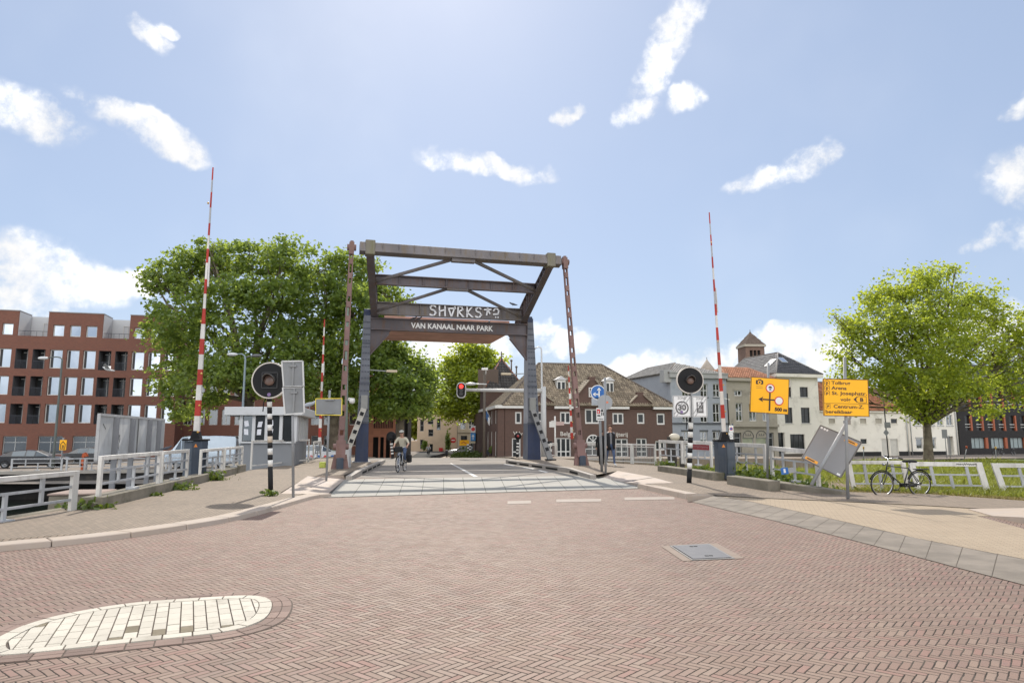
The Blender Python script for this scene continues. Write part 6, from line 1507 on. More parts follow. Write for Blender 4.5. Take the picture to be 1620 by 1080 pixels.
ridge(e, [C4[0], r0, r1, C4[1]], M('ridge_orange', (.36, .19, .12), .8), .12)
# ---- 10 white corner house ---------------------------------------------------------------------------
w = Wall(1229.8, 90, QA); e = empty('white_house', w.p(0, zq), 'tall white rendered house with dark windows and a steep grey tiled roof', 'house'); u1 = w.uv(1297, 660)[0]; vc = w.uv(1265, 597)[1]
for x0, x1, t, b in ((1240, 1252, 612, 628), (1265.5, 1278.5, 612, 628), (1241.5, 1254, 644.5, 669), (1267.5, 1281.5, 644.5, 669)): w.window(e, (x0, t, x1, b), mFrameD, gDark, 2, 1, rec=.16, fw=.07, sill=mFrameW, rowf=[.5])
w.window(e, (1231.5, 684, 1242, 719), mFrameD, gDark, 1, 1, rowf=[.75], rec=.35, fw=.09, name='door'); w.window(e, (1250.5, 686.5, 1273.5, 713), mFrameD, gDark, 3, 1, rec=.2, fw=.08, rowf=[.8])
w.build(e, .02, u1, zq, vc+.44, mRender, 12); mb = MB(); w.box(mb, -.1, vc+.003, u1+.5, vc+.435, .003, .55); mb.build('cornice', mRender, e)
mb = MB(); w.box(mb, .02, zq, u1, zq+.5, .003, .04); mb.build('base_band', M('base_dark', (.1, .085, .07)), e)
zE = vc+.46; FL, FR, BR, BL_ = w.p(-.1, zE, .5), w.p(u1+.5, zE, .5), w.p(u1+.5, zE, -12), w.p(-.1, zE, -12); rzz = dp(1230, 558, 95).z
r0, r1 = w.p(u1*.30, rzz, -4.6), w.p(u1*.30, rzz, -11.5); k0 = dp(1230.5, 558, r0.y); r0 = V(k0.x, r0.y, rzz); r1 = r0-w.n*7.5
tile_roof('roof', [FL, FR, r0], mTileDk, e, .34, .42); tile_roof('roof', [BL_, FL, r0, r1], mTileGr, e, .34, .42, MATS['tile_under']); MB().prism([FR, BR, r1, r0], V(0, 0, -.05)).build('roof_rear', mTileDk, e); MB().prism([BR, BL_, r1], V(0, 0, -.05)).build('roof_rear', mTileDk, e)
ridge(e, [FL, r0, FR], M('ridge_pale', (.3, .28, .26), .8), .13); ridge(e, [r0, r1, BL_], mRidge, .13)
def skylight(e, poly, a, b, wd, hh):
    A, B, C = poly; ex = (B-A).normalized(); nr = ex.cross(C-A).normalized(); nr = nr if nr.z > 0 else -nr; sl = nr.cross(ex); sl = sl if sl.z > 0 else -sl
    c = A+ex*a+sl*b+nr*.14; mb = MB(); mb.obox(c, ex*wd/2, sl*hh/2, nr*.06); k = mb.build('skylight', mFrameG, e); mb = MB(); mb.obox(c+nr*.065, ex*(wd/2-.1), sl*(hh/2-.1), nr*.006); mb.build('pane', glass('skylight_glass', (.8, .82, .85), .05, .85), k)
skylight(e, (FL, FR, r0), 3.2, 3.3, .95, 1.3); skylight(e, (BL_, FL, r0), 9.0, 2.6, 1.2, 1.5)
# ---- 11 towers beyond the roofs ----------------------------------------------------------------------
y = 150; a, b = dp(1185.5, 570, y), dp(1216.5, 570, y); z1 = dp(1200, 548, y).z; hw = (b.x-a.x)/2; c = (a+b)/2; e = empty('church_tower', V(c.x, y+hw, -1.5), 'square brick church tower with a pointed roof beyond the white house', 'church tower')
wt = Wall(1185.5, y, 4); [wt.holes.append((hw*f-.35, z1-2.2, hw*f+.35, z1-.8, .5)) for f in (.6, 1.0, 1.4)]
wt.build(e, 0, hw*2, -1.6, z1, brickwall('tower_brick', (.2, .12, .085), (.16, .1, .075), (.15, .11, .09)), hw*2)
mb = MB(); wt.box(mb, -.3, z1+.003, hw*2+.3, z1+.5, -hw*2-.3, .3); mb.build('cornice', mTaupe, e)
cs = [wt.p(-.1, z1+.5, .1), wt.p(hw*2+.1, z1+.5, .1), wt.p(hw*2+.1, z1+.5, -hw*2-.1), wt.p(-.1, z1+.5, -hw*2-.1)]; ap = wt.p(hw, 0, -hw); ap.z = dp(1200, 525.5, y+hw).z
for k in range(4): tile_roof('roof', [cs[k], cs[(k+1) % 4], ap], M('spire_tile', (.17, .13, .105), .7, .2, 2, island=.3), e, .3, .35)
MB().tube([ap-UP*.3, ap+UP*.6], .07, 6).build('finial', mRidge, e)
y = 140; c = dp(1119, 590, y); e = empty('spire', V(c.x, y, -1.5), 'small beige cone spire peeping over the blue grey house', 'spire'); r = 14/FPX*y
MB().lathe(V(c.x, y, -1.5), (0, 0, 1), [(0, r*.9), (dp(1119, 592, y).z+1.5, r*.9)], 20).build('wall', mTaupe, e); MB().lathe(V(c.x, y, dp(1119, 592, y).z), (0, 0, 1), [(0, r*1.2), ((dp(1117, 568, y).z-dp(1119, 592, y).z)*.5, r*.62), (dp(1117, 568, y).z-dp(1119, 592, y).z, .03)], 20).build('roof', M('spire_beige', (.33, .28, .23), .8, .15, 2), e)
MB().tube([V(c.x, y, dp(1117, 569, y).z), V(c.x, y, dp(1117, 565, y).z)], .06, 6).build('finial', mRidge, e)
# ---- 12 long low white house with an orange roof -------------------------------------------------------
w = Wall(1297.6, 93.5, QA); e = empty('long_white_house', w.p(0, zq), 'long low off white house with an orange tiled roof and tiny windows', 'house'); u1 = w.uv(1437, 690)[0]; vc = w.uv(1370, 652)[1]
mVent = M('shutter_beige', (.37, .34, .28), .8)
for x in (1311, 1336, 1360.5, 1385, 1409.5): w.window(e, (x, 662, x+10, 669.5), mVent, mVent if x < 1400 else gDark, 1, 1, rec=.08, fw=.05, sill=mRender)
w.window(e, (1361.5, 694, 1371.5, 701.5), mFrameD, gDark, 1, 1, rec=.15, fw=.05, sill=mRender); w.window(e, (1395, 693, 1407.5, 722), mRender, M('door_cream', (.5, .48, .43), .6), 1, 1, rec=.08, fw=.1, name='door'); w.window(e, (1409, 694, 1421, 722), mFrameW, M('door_cream', (.5, .48, .43), .6), 1, 1, rec=.12, fw=.1, name='door')
w.build(e, .02, u1, zq, vc, mRender, 9); mb = MB()
for x0, x1 in ((0, w.uv(1394, 715)[0]), (w.uv(1422, 715)[0], u1)): mb = MB(); w.box(mb, x0+.02, zq, x1, zq+.62, .003, .04); mb.build('base_band', M('base_black', (.025, .025, .025), .8), e)
mb = MB(); w.box(mb, .02, vc+.003, u1+.2, vc+.22, -.2, .3); mb.build('gutter', mRender, e); mb = MB(); mb.tube([w.p(u1-.25, zq, .12), w.p(u1-.25, vc, .12)], .06, 8); mb.build('drainpipe', mFrameG, e)
zE = vc+.23; FL, FR, BR, BL_ = w.p(0, zE, .35), w.p(u1+.3, zE, .35), w.p(u1+.3, zE, -9), w.p(0, zE, -9); rh = dp(1340, 604, 98).z; r0, r1 = w.p(.4, rh, -4.4), w.p(u1-6.2, rh, -4.4)
tile_roof('roof', [FL, FR, r1, r0], mTileOr, e, .34, .4); tile_roof('roof', [FR, BR, r1], mTileOr, e, .4, .5); MB().prism([BR, BL_, r0, r1], V(0, 0, -.05)).build('roof_rear', mTileOr, e)
ridge(e, [r0, r1, FR], mRidge, .14)
# brown roofed house behind it
w2 = Wall(1372, 108, QA); e = empty('house', w2.p(0, zq), 'house showing only its brown tiled roof with a skylight behind the orange roof', 'house'); v2 = dp(1400, 645, 108).z; u2 = w2.uv(1450, 640)[0]
w2.build(e, 0, u2, zq, v2, mBrickPub, 8); P4 = [w2.p(-.2, v2, .3), w2.p(u2, v2, .3), w2.p(u2, v2+3.6, -4), w2.p(-.2, v2+3.6, -4)]; tile_roof('roof', P4, M('pantile_dusk', (.19, .12, .09), .7, .3, 2, .2, island=.6), e, .4, .5)
skylight(e, P4[:3], 3.6, 2.2, 1.3, 1.8); mb = MB(); w2.box(mb, .8, v2+2.5, 2.2, v2+5.4, -5.2, -4.0); mb.build('chimney', mBrickSal, e)
# ---- 13 white two storey house --------------------------------------------------------------------------
w = Wall(1437.5, 99.5, QA); e = empty('white_terrace_house', w.p(0, zq), 'white two storey terrace house behind the tree trunk, with paired windows', 'house'); u1 = w.uv(1516.5, 690)[0]; vc = w.uv(1480, 646)[1]
for x0, x1 in ((1446, 1456), (1470, 1478), (1482, 1492), (1496.7, 1507)): w.window(e, (x0, 655.5, x1, 673), mFrameW, gMid, 2, 1, rec=.14, fw=.11, sill=mFrameG)
for x0, x1 in ((1449.5, 1460), (1470, 1480.5)): w.window(e, (x0, 693, x1, 710), mFrameW, gMid, 1, 1, rec=.12, fw=.13, head=mFrameG)
w.window(e, (1499, 690, 1509, 719), mFrameG, M('door_grey', (.3, .29, .27), .6), 1, 1, rec=.5, fw=.1, name='door')
w.build(e, .02, u1, zq, vc, mRender, 9); mb = MB(); w.box(mb, .02, vc+.003, u1, vc+.35, -.2, .3); mb.build('cornice', mRender, e); mb = MB(); w.box(mb, .02, zq, w.uv(1498, 715)[0], zq+.55, .003, .04); mb.build('base_band', MATS['base_black'], e)
for px in (1441, 1513): mb = MB(); q = w.uv(px, 690)[0]; mb.tube([w.p(q, zq, .1), w.p(q, vc, .1)], .06, 8); mb.build('drainpipe', mFrameG, e)
tile_roof('roof', [w.p(0, vc+.36, .3), w.p(u1, vc+.36, .3), w.p(u1, vc+3.4, -4), w.p(0, vc+3.4, -4)], mTileSl, e, .4, .5)
# ---- 14 dark modern block -------------------------------------------------------------------------------
w = Wall(1517.5, 102, QA); e = empty('modern_block', w.p(0, zq), 'charcoal brick modern block with orange window reveals behind the grass bank', 'apartment building'); u1 = w.uv(1760, 660)[0]; vc = w.uv(1560, 604)[1]
mOr = M('orange_reveal', (.32, .085, .035), .6, .15, 2); pitch = w.uv(1541.6, 668)[0]-w.uv(1523.6, 668)[0]; ua = w.uv(1526.5, 668)[0]; 
for t, b in ((619, 644), (656.5, 681)):
    v0, v1 = w.uv(1545, b)[1], w.uv(1545, t)[1]
    for k in range(11): q = ua+k*pitch; w.window(e, (q, v0, q+pitch*.5, v1), mFrameD, gDark, 1, 1, uvr=True, rec=.25, fw=.06, side=(mOr, pitch*.14)); mb = MB(); w.box(mb, q+.05, v0+.9, q+pitch*.5-.05, v0+.98, -.1, -.04); w.box(mb, q+.05, v0+.5, q+pitch*.5-.05, v0+.55, -.1, -.04); mb.build('window_rail', mFrameW, e)
for k in range(5):
    q = w.uv(1537, 700)[0]+k*pitch*1.75; w.window(e, (q, zq+.9, q+pitch*1.25, w.uv(1560, 692)[1]), mFrameD, M('frosted_glass', (.25, .3, .3), .3), 3, 1, uvr=True, rec=.25, fw=.06, side=(mOr, .5))
w.build(e, .02, u1, zq, vc, mBrickDark, 10); mb = MB(); w.box(mb, 3, vc+.01, u1, vc+2.4, -9, -2); k = mb.build('roof_storey', gDark, e); mb = MB(); w.box(mb, 2.4, vc+2.41, u1, vc+2.75, -9.5, -1.2); mb.build('flat_roof', mFrameD, e)
mb = MB(); [w.box(mb, .1, vc+h, u1, vc+h+.05, -.4, -.35) for h in (.5, .9)]; [w.box(mb, .1+q*2, vc, .15+q*2, vc+.95, -.4, -.35) for q in range(14)]; mb.build('roof_rail', mFrameG, e)
# ---- 15 bridge keeper's hut -------------------------------------------------------------------------------
y = 33; a = dp(381, 700, y); b = dp(467.5, 700, y); wd = b.x-a.x; e = empty('keeper_hut', V(a.x, y, 0), 'white bridge keeper hut with a flat overhanging roof and papers on its windows', 'hut')
w = Wall(381, y, 0); zr0, zr1 = dp(410, 657, y).z, dp(410, 643.5, y).z; zs = dp(410, 698, y).z; side = V(-.2, .98, 0).normalized(); LS = 6.0
mHutG = M('hut_grey_panel', (.19, .2, .215), .6, .12, 1, .1, dirt=(.14, .145, .15)); mHutW = M('hut_white', (.5, .51, .52), .5, .1, 2, dirt=(.38, .38, .37), dscale=2)
A_, B_ = w.p(0, 0), w.p(wd, 0); C_, D_ = B_+side*LS, A_+side*LS
MB().prism([V(p.x, p.y, -3.2) for p in (A_, B_, C_, D_)], V(0, 0, zs+3.2)).build('base_wall', mHutG, e)
mb = MB(); ov = .75; q = [A_+V(-ov, -.25, 0), B_+V(.35, -.25, 0), C_+V(.35, .3, 0), D_+V(-ov, .3, 0)]; mb.prism([V(p.x, p.y, zr0) for p in q], V(0, 0, zr1-zr0)); rf_ = mb.build('roof', mHutW, e, bevel=.02)
mb = MB(); mb.prism([V(p.x, p.y, zs+.003) for p in [p_.lerp((A_+C_)/2, .12) for p_ in (A_, B_, C_, D_)]], V(0, 0, zr0-zs-.006)); mb.build('inner_room', M('hut_interior', (.06, .055, .05), .9, .4, 2), e)
xs_ = [0, wd*.235, wd*.47, wd*.735, wd]
for k, x in enumerate(xs_): mb = MB(); w.box(mb, x-.075, zs+.002, x+.075, zr0-.002, -.1, .06); mb.build('mullion', mHutW, e)
for k in range(4):
    mb = MB(); w.box(mb, xs_[k]+.08, zs+.03, xs_[k+1]-.08, zr0-.03, -.03, -.015); pn = mb.build('pane', gDark if k else glass('grey_pane', (.4, .43, .45), .1, .4), e)
    if k < 3:
        for (fx, fz) in (((.45, .68), (.42, .38)) if k == 0 else (((.42, .66), (.4, .36)) if k == 1 else ((.3, .7), (.25, .36)))):
            bd = Board(w.p(xs_[k]+(xs_[k+1]-xs_[k])*fx-.1, zs+(zr0-zs)*fz-.14, .0), w.d+UP*random.uniform(-.3, .3), UP+w.d*random.uniform(-.3, .3)); mb = MB(); bd.rect(mb, 0, 0, .2, .27, -.012, -.008); mb.build('paper_notice', M('paper', (.66, .67, .72), .8), e)
for k in range(8): p_ = B_+side*(LS*k/7); mb = MB(); mb.box((p_.x-.01, p_.y, (zs+zr0)/2), (.1, .09, zr0-zs-.01)); mb.build('mullion', mHutW, e)
mb = MB(); mb.prism([B_+side*.1+V(-.06, 0, zs+.02), C_-side*.1+V(-.06, 0, zs+.02), C_-side*.1+V(-.06, 0, zr0-.02), B_+side*.1+V(-.06, 0, zr0-.02)], V(-.02, 0, 0)); mb.build('blind', M('blind_beige', (.36, .34, .29), .8, .3, 4), e)
mb = MB(); w.box(mb, -.04, zs-.08, wd+.04, zs, -.02, .1); mb.build('sill', mHutW, e)
# ================================================================= trees and grass
def leafmat(name, c1, c2, tr, tf=.45):
    m, t, b = mat_base(name); r = t.island(); c = t.coord()
    n = t.noise(c, .35, 4)
    col = t.mixc(t.m('ADD', t.m('MULTIPLY', r, .65), t.m('MULTIPLY', n, .35)), c1, c2)
    d = t.new('ShaderNodeBsdfDiffuse'); t.l.new(col, d.inputs[0])
    g = t.new('ShaderNodeBsdfGlossy'); g.inputs[0].default_value = (.6, .65, .6, 1); g.inputs[1].default_value = .38
    q = t.new('ShaderNodeBsdfTranslucent'); t.l.new(t.mixc(r, tr, tuple(x*.75 for x in tr)), q.inputs[0])
    a = t.new('ShaderNodeMixShader'); a.inputs[0].default_value = tf; t.l.new(d.outputs[0], a.inputs[1]); t.l.new(q.outputs[0], a.inputs[2])
    f = t.new('ShaderNodeMixShader'); f.inputs[0].default_value = .05; t.l.new(a.outputs[0], f.inputs[1]); t.l.new(g.outputs[0], f.inputs[2])
    t.l.new(f.outputs[0], t.n['Material Output'].inputs[0]); return m
mLeafA = leafmat('plane_leaf', (.06, .105, .024), (.14, .19, .045), (.45, .56, .09), .52)
mLeafE = leafmat('lime_leaf', (.09, .135, .02), (.18, .215, .036), (.68, .76, .08), .57)
mLeafY = leafmat('yellow_green_leaf', (.12, .15, .015), (.2, .23, .02), (.5, .55, .05), .5)
mBark = M('bark', (.11, .088, .066), .9, .4, 1.5, .6, fine=14, col2=(.16, .135, .1))
def tree(name, label, px_trunk, y, zb, r, fork_py, lobes, n_leaf, leaf, mat, sig=.42, group='leafy street trees', seed=1, shell=.35, clump=60):
    rg = np.random.default_rng(seed); rnd = random.Random(seed)
    b0 = dp(px_trunk, HOR, y); base = V(b0.x, y, zb); e = empty(name, base, label, 'tree', group)
    fk = dp(px_trunk+rnd.uniform(-3, 3), fork_py, y); k = y/FPX
    mb = MB(); mid = base.lerp(fk, .5)+V(rnd.uniform(-.1, .1), 0, 0)
    mb.tube([base+UP*-.2, base+UP*.25, base+UP*.9, mid, fk], [r*1.5, r*1.2, r*1.02, r*.92, r*.8], 12)
    P = []; cl = []
    for (px, py, rx, ry, dd) in lobes:
        c = dp(px, py, y+dd); ax, az, ay = rx*k, ry*k, (rx+ry)/2*k
        d = c-fk; m1 = fk+d*.4+V(rnd.uniform(-.6, .6), rnd.uniform(-.6, .6), d.length*.08)
        m2 = fk+d*.75+V(rnd.uniform(-.6, .6), rnd.uniform(-.6, .6), 0)
        mb.tube([fk-UP*.3, m1, m2, c], [r*.5, r*.3, r*.19, r*.08], 6)
        for q in range(6):
            th = rnd.uniform(0, 2*PI); ph = math.acos(rnd.uniform(-.6, 1)); t_ = V(math.sin(ph)*math.cos(th)*ax, math.sin(ph)*math.sin(th)*ay, math.cos(ph)*az)*.85
            s = m1.lerp(c, rnd.uniform(.3, 1)); mb.tube([s, s.lerp(c+t_, .55)+V(rnd.uniform(-.3, .3), 0, rnd.uniform(0, .4)), c+t_], [r*.14, r*.09, r*.03], 5)
        w = ax*az
        cl.append((c, ax, ay, az, w))
    mb.build('trunk', mBark, e)
    W = sum(q[4] for q in cl); 
    for c, ax, ay, az, w in cl:
        n = int(n_leaf*w/W); nc = max(7, n//clump)
        dirs = rg.normal(size=(nc, 3)); dirs /= np.linalg.norm(dirs, axis=1)[:, None]
        rad = (shell+(1-shell)*rg.random(nc)**.7)*(.92+.22*rg.random(nc)); 
        cen = dirs*rad[:, None]*np.array([ax, ay, az])+np.array(c)
        idx = rg.integers(0, nc, n); spread = rg.normal(size=(n, 3))*np.array([sig, sig, sig*.62])*(.6+.8*rg.random((nc, 1))[idx])
        P.append(cen[idx]+spread)
    P = np.concatenate(P); n = len(P)
    # leaf quads
    nr = rg.normal(size=(n, 3)); nr[:, 2] = np.abs(nr[:, 2])+.35; nr /= np.linalg.norm(nr, axis=1)[:, None]
    t1 = np.cross(nr, rg.normal(size=(n, 3))); t1 /= np.linalg.norm(t1, axis=1)[:, None]; t2 = np.cross(nr, t1)
    s = (leaf*(.6+.7*rg.random(n)))[:, None]
    v = np.stack([P-t1*s*.5, P+t2*s*.42+nr*s*.1, P+t1*s*.55, P-t2*s*.42+nr*s*.1], 1).reshape(-1, 3)
    numesh('crown', v, np.arange(n*4).reshape(-1, 4), mat, e)
    return e
tree('plane_tree', 'big dark green plane tree rising behind the keeper hut and its near barrier', 396, 61, -1, .55, 628,
     [(262, 448, 34, 34, 0), (300, 432, 42, 44, 2), (348, 412, 44, 36, 2), (400, 412, 46, 38, 1), (446, 408, 34, 34, 0), (255, 520, 26, 42, 0), (300, 510, 50, 56, -2), (362, 490, 56, 54, -3), (425, 480, 52, 52, -1), (466, 455, 32, 52, 2),
      (275, 590, 30, 44, -1), (318, 600, 44, 46, -3), (372, 578, 50, 46, -4), (432, 560, 50, 46, -2), (470, 540, 34, 50, 1), (290, 640, 24, 22, -2), (238, 436, 13, 16, 0), (330, 392, 22, 18, 0), (425, 612, 40, 28, -3), (478, 610, 32, 34, -1)], 30000, .35, mLeafA, .5, seed=3, shell=.35)
tree('plane_tree', 'dark green plane tree seen beside the pink hanger and inside the bridge frame', 528, 65, -1, .5, 620,
     [(500, 430, 30, 34, 0), (536, 428, 32, 34, 1), (572, 440, 34, 34, 1), (604, 470, 26, 26, 0), (512, 480, 44, 44, -2), (560, 490, 46, 46, -2), (606, 515, 36, 34, 0), (500, 540, 40, 46, 0), (548, 555, 48, 46, -2), (520, 610, 44, 40, -2), (565, 615, 34, 36, -1), (628, 480, 18, 22, 2), (590, 455, 24, 24, 2)], 19500, .35, mLeafA, .5, seed=5, shell=.35)
tree('plane_tree', 'dark plane tree hanging over the salmon building, seen through the bridge portal', 633, 66, -.8, .42, 628,
     [(604, 560, 34, 34, 0), (636, 566, 30, 30, 1), (662, 590, 24, 36, 1), (610, 605, 36, 36, -2), (648, 618, 34, 34, -1), (678, 615, 14, 28, 1), (600, 645, 28, 22, -1), (636, 648, 30, 20, -2), (668, 645, 16, 18, 0)], 12500, .35, mLeafA, .48, seed=8, shell=.35)
tree('street_tree', 'light green tree with an arching limb in front of the stone house', 771, 92, -1.4, .36, 672,
     [(742, 566, 26, 22, 0), (768, 580, 24, 28, 1), (722, 588, 24, 24, 0), (748, 606, 32, 28, -1), (776, 612, 22, 32, 0), (714, 622, 22, 22, 0), (702, 645, 18, 18, 0), (736, 634, 28, 20, -1), (766, 646, 24, 18, -1), (756, 556, 18, 14, 0), (722, 652, 18, 10, 0)], 15000, .44, mLeafE, .75, seed=9, shell=.4)
tree('lime_tree', 'broad yellow green tree on the grass bank before the white terrace', 1466, 72, -1.4, .46, 668,
     [(1470, 444, 40, 30, 0), (1428, 456, 36, 30, 0), (1390, 478, 36, 32, 1), (1358, 515, 32, 34, 0), (1338, 560, 22, 34, 0), (1352, 606, 26, 26, 0), (1400, 540, 44, 42, -2), (1440, 510, 46, 44, -3), (1490, 490, 48, 42, -2), (1536, 474, 40, 34, 1), (1575, 505, 36, 30, 1), (1608, 535, 30, 26, 0),
      (1480, 550, 50, 46, -4), (1540, 545, 46, 42, -2), (1590, 570, 34, 34, 0), (1392, 596, 34, 32, -2), (1438, 600, 40, 40, -4), (1490, 612, 40, 36, -3), (1540, 606, 38, 32, -2), (1588, 606, 28, 26, 0), (1560, 642, 22, 18, 0), (1470, 652, 24, 22, -1), (1430, 640, 22, 24, -2), (1320, 500, 8, 8, 0), (1512, 430, 14, 12, 0), (1628, 560, 24, 30, 0), (1640, 510, 30, 28, 1), (1650, 590, 30, 30, 0), (1345, 635, 16, 14, 0), (1612, 625, 22, 18, 0)], 36000, .32, mLeafE, .58, seed=12, shell=.2, clump=50)
tree('garden_tree', 'bright yellow green tree squeezed between the grey corner and the cream house', 656, 116, -1.6, .25, 705, [(656, 660, 9, 14, 0), (655, 684, 10, 14, 0), (657, 672, 8, 14, 1)], 2600, .5, mLeafY, .4, seed=14)
tree('garden_tree', 'bright green tree peeping behind the long white house', 1296, 125, -1.6, .3, 640, [(1298, 622, 16, 10, 0), (1310, 612, 12, 10, 0)], 1500, .5, mLeafE, .4, seed=15) if False else None
# climbing plants on the cream house
for px, t, b, lab in ((708.5, 683, 716, 'tall climbing plant on the cream house wall'), (672, 697, 712, 'small yellow green shrub by the cream house door')):
    q = dp(px, (t+b)/2, 104); h = (b-t)/FPX*104/2; v = []; rg = np.random.default_rng(int(px)); n = 500
    p = np.array(q)+rg.normal(size=(n, 3))*np.array([.16, .12, h*.42]); d1 = rg.normal(size=(n, 3))*.1; d2 = rg.normal(size=(n, 3))*.1
    tag(numesh('climbing_plant', np.stack([p-d1, p+d2, p+d1, p-d2], 1).reshape(-1, 3), np.arange(n*4).reshape(-1, 4), mLeafA), lab, 'plant')
# ---- grass --------------------------------------------------------------------------------------
mGrass = leafmat('grass_blade', (.11, .14, .018), (.26, .24, .05), (.42, .46, .06), .45)
rg = np.random.default_rng(21)
def blades(P, h, wd, name='grass', mat=None, lean=.35):
    n = len(P); a = rg.random(n)*2*PI; hh = h*(.5+.8*rg.random(n)); w = wd*(.6+.7*rg.random(n))
    dx = np.stack([np.cos(a), np.sin(a), np.zeros(n)], 1); ln = rg.normal(size=(n, 3))*lean; ln[:, 2] = 1; ln /= np.linalg.norm(ln, axis=1)[:, None]
    bend = rg.normal(size=(n, 3))*.25; bend[:, 2] = -.12
    m = P+ln*hh[:, None]*.55; t = P+(ln+bend)*hh[:, None]
    v = np.stack([P-dx*w[:, None], P+dx*w[:, None], m+dx*w[:, None]*.7, t, m-dx*w[:, None]*.7], 1).reshape(-1, 3)
    return tag(numesh(name, v, np.arange(n*5).reshape(-1, 5), mat or mGrass), kind='stuff')
pts = []
def inside_bank(x, y): return x > (gxmin(y) if y > 19.4 else 8.9) and y > 17.6+max(0, 0) 
for lo, hi, n in ((17.6, 24, 34000), (24, 34, 26000), (34, 50, 20000), (50, 71, 18000)):
    y = lo+(hi-lo)*rg.random(n); x0 = np.where(y > 19.4, 8.75-(y-19.5)*.125, 9.4); x1 = y*.80+1
    x = x0+(x1-x0)*rg.random(n)
    # path edge: nothing in front of the line where the pavement begins
    e0, e1 = gp(1330, 777, 0), gp(1620, 790, 0); yl = e0.y+(x-e0.x)*(e1.y-e0.y)/(e1.x-e0.x); ok = (y > yl+.12+.25*rg.random(n)**2)
    z = np.array([gz(a, b) for a, b in zip(x, y)]); s = np.clip(y/22, 1, 3)
    pts.append((np.stack([x, y, z-.02], 1)[ok], s[ok]))
P = np.concatenate([p for p, s in pts]); s = np.concatenate([s for p, s in pts])
patch = .65+.75*np.array([.5+.5*math.sin(a*.9+1.7*math.sin(b*.35))*math.sin(b*.55+a*.2) for a, b in P[:, :2]])
blades(P, .30*np.sqrt(s)*patch, .011*s)
# weeds along the plinths and sparse grass at the edges
def weedline(a, b, n, h, spread=.12):
    t = rg.random(n); c = rg.normal(size=n)*spread; q = np.array(a)[None]*(1-t)[:, None]+np.array(b)[None]*t[:, None]; q[:, 0] += c*.7; q[:, 1] += c
    return q
mWeed = leafmat('weed_leaf', (.05, .085, .015), (.1, .14, .03), (.2, .26, .03), .4)
def weeds(label, spots):
    vs = []
    for (c, r, n, h) in spots:
        p = np.array(c)[None]+rg.normal(size=(n, 3))*np.array([r, r*.45, 0]); p[:, 2] += np.abs(rg.normal(size=n))*h*.6
        d1 = rg.normal(size=(n, 3))*.035; d2 = rg.normal(size=(n, 3))*.035; d1[:, 2] = np.abs(d1[:, 2])
        vs.append(np.stack([p-d1, p+d2, p+d1, p-d2], 1).reshape(-1, 3))
    v = np.concatenate(vs); return tag(numesh('weeds', v, np.arange(len(v)).reshape(-1, 4), mWeed), kind='stuff')
weeds('', [(gp(x, y, .12), r, n, h) for x, y, r, n, h in ((282, 776, .22, 260, .14), (328, 761, .28, 420, .2), (352, 752, .14, 120, .12), (138, 806, .25, 240, .14), (300, 770, .1, 60, .1), (240, 786, .12, 80, .08), (1053, 738, .25, 260, .2), (1107, 744.5, .2, 200, .14), (1143, 751, .25, 260, .25), (1185, 759, .35, 420, .22), (1204, 760.5, .4, 800, .35), (1230, 763, .4, 600, .3), (1256, 767, .45, 450, .2), (1288, 771, .3, 160, .14), (428, 783, .1, 50, .08), (1160, 752, .2, 150, .25))])
# dry straw edge between the grass and the path
q = np.concatenate([weedline(gp(1330, 778.5, .0), gp(1470, 781.5, 0), 1500, .1), weedline(gp(1470, 781.5, 0), gp(1640, 792, 0), 2200, .1)]); blades(q, .09, .008, 'dry_grass', leafmat('straw', (.25, .2, .07), (.36, .29, .12), (.3, .26, .08), .3), .8)
# ================================================================= vehicles
mTyre = M('tyre_rubber', (.02, .02, .02), .8, .2, 6); mRimA = M('alloy', (.35, .36, .37), .35, .1, 5, metal=.7); mChrome = M('chrome', (.5, .5, .5), .25, .1, 5, metal=.9)
mHead = M('headlight_glass', (.6, .62, .64), .15, .1, 5); mTail = M('tail_light', (.35, .02, .02), .3)
SED = [(-2.3, .42, .70, .74, .74, .68), (-2.22, .28, .84, .93, .85, .74), (-1.75, .22, .92, 1.0, .88, .72), (-1.05, .2, .93, 1.36, .9, .63), (-.2, .2, .93, 1.43, .91, .65), (.35, .2, .92, 1.38, .91, .63), (1.12, .2, .89, .97, .9, .76), (1.85, .24, .79, .86, .87, .72), (2.2, .3, .68, .73, .8, .62), (2.3, .4, .58, .62, .7, .55)]
VAN = [(-2.5, .4, 1.1, 2.25, .92, .86), (-2.42, .3, 1.15, 2.42, .97, .88), (-1.2, .3, 1.15, 2.48, .98, .9), (.9, .3, 1.15, 2.46, .98, .9), (1.35, .3, 1.12, 2.38, .97, .86), (1.95, .3, 1.08, 1.5, .95, .82), (2.3, .3, 1.0, 1.22, .93, .8), (2.6, .35, .8, .95, .86, .74), (2.66, .45, .7, .78, .8, .7)]
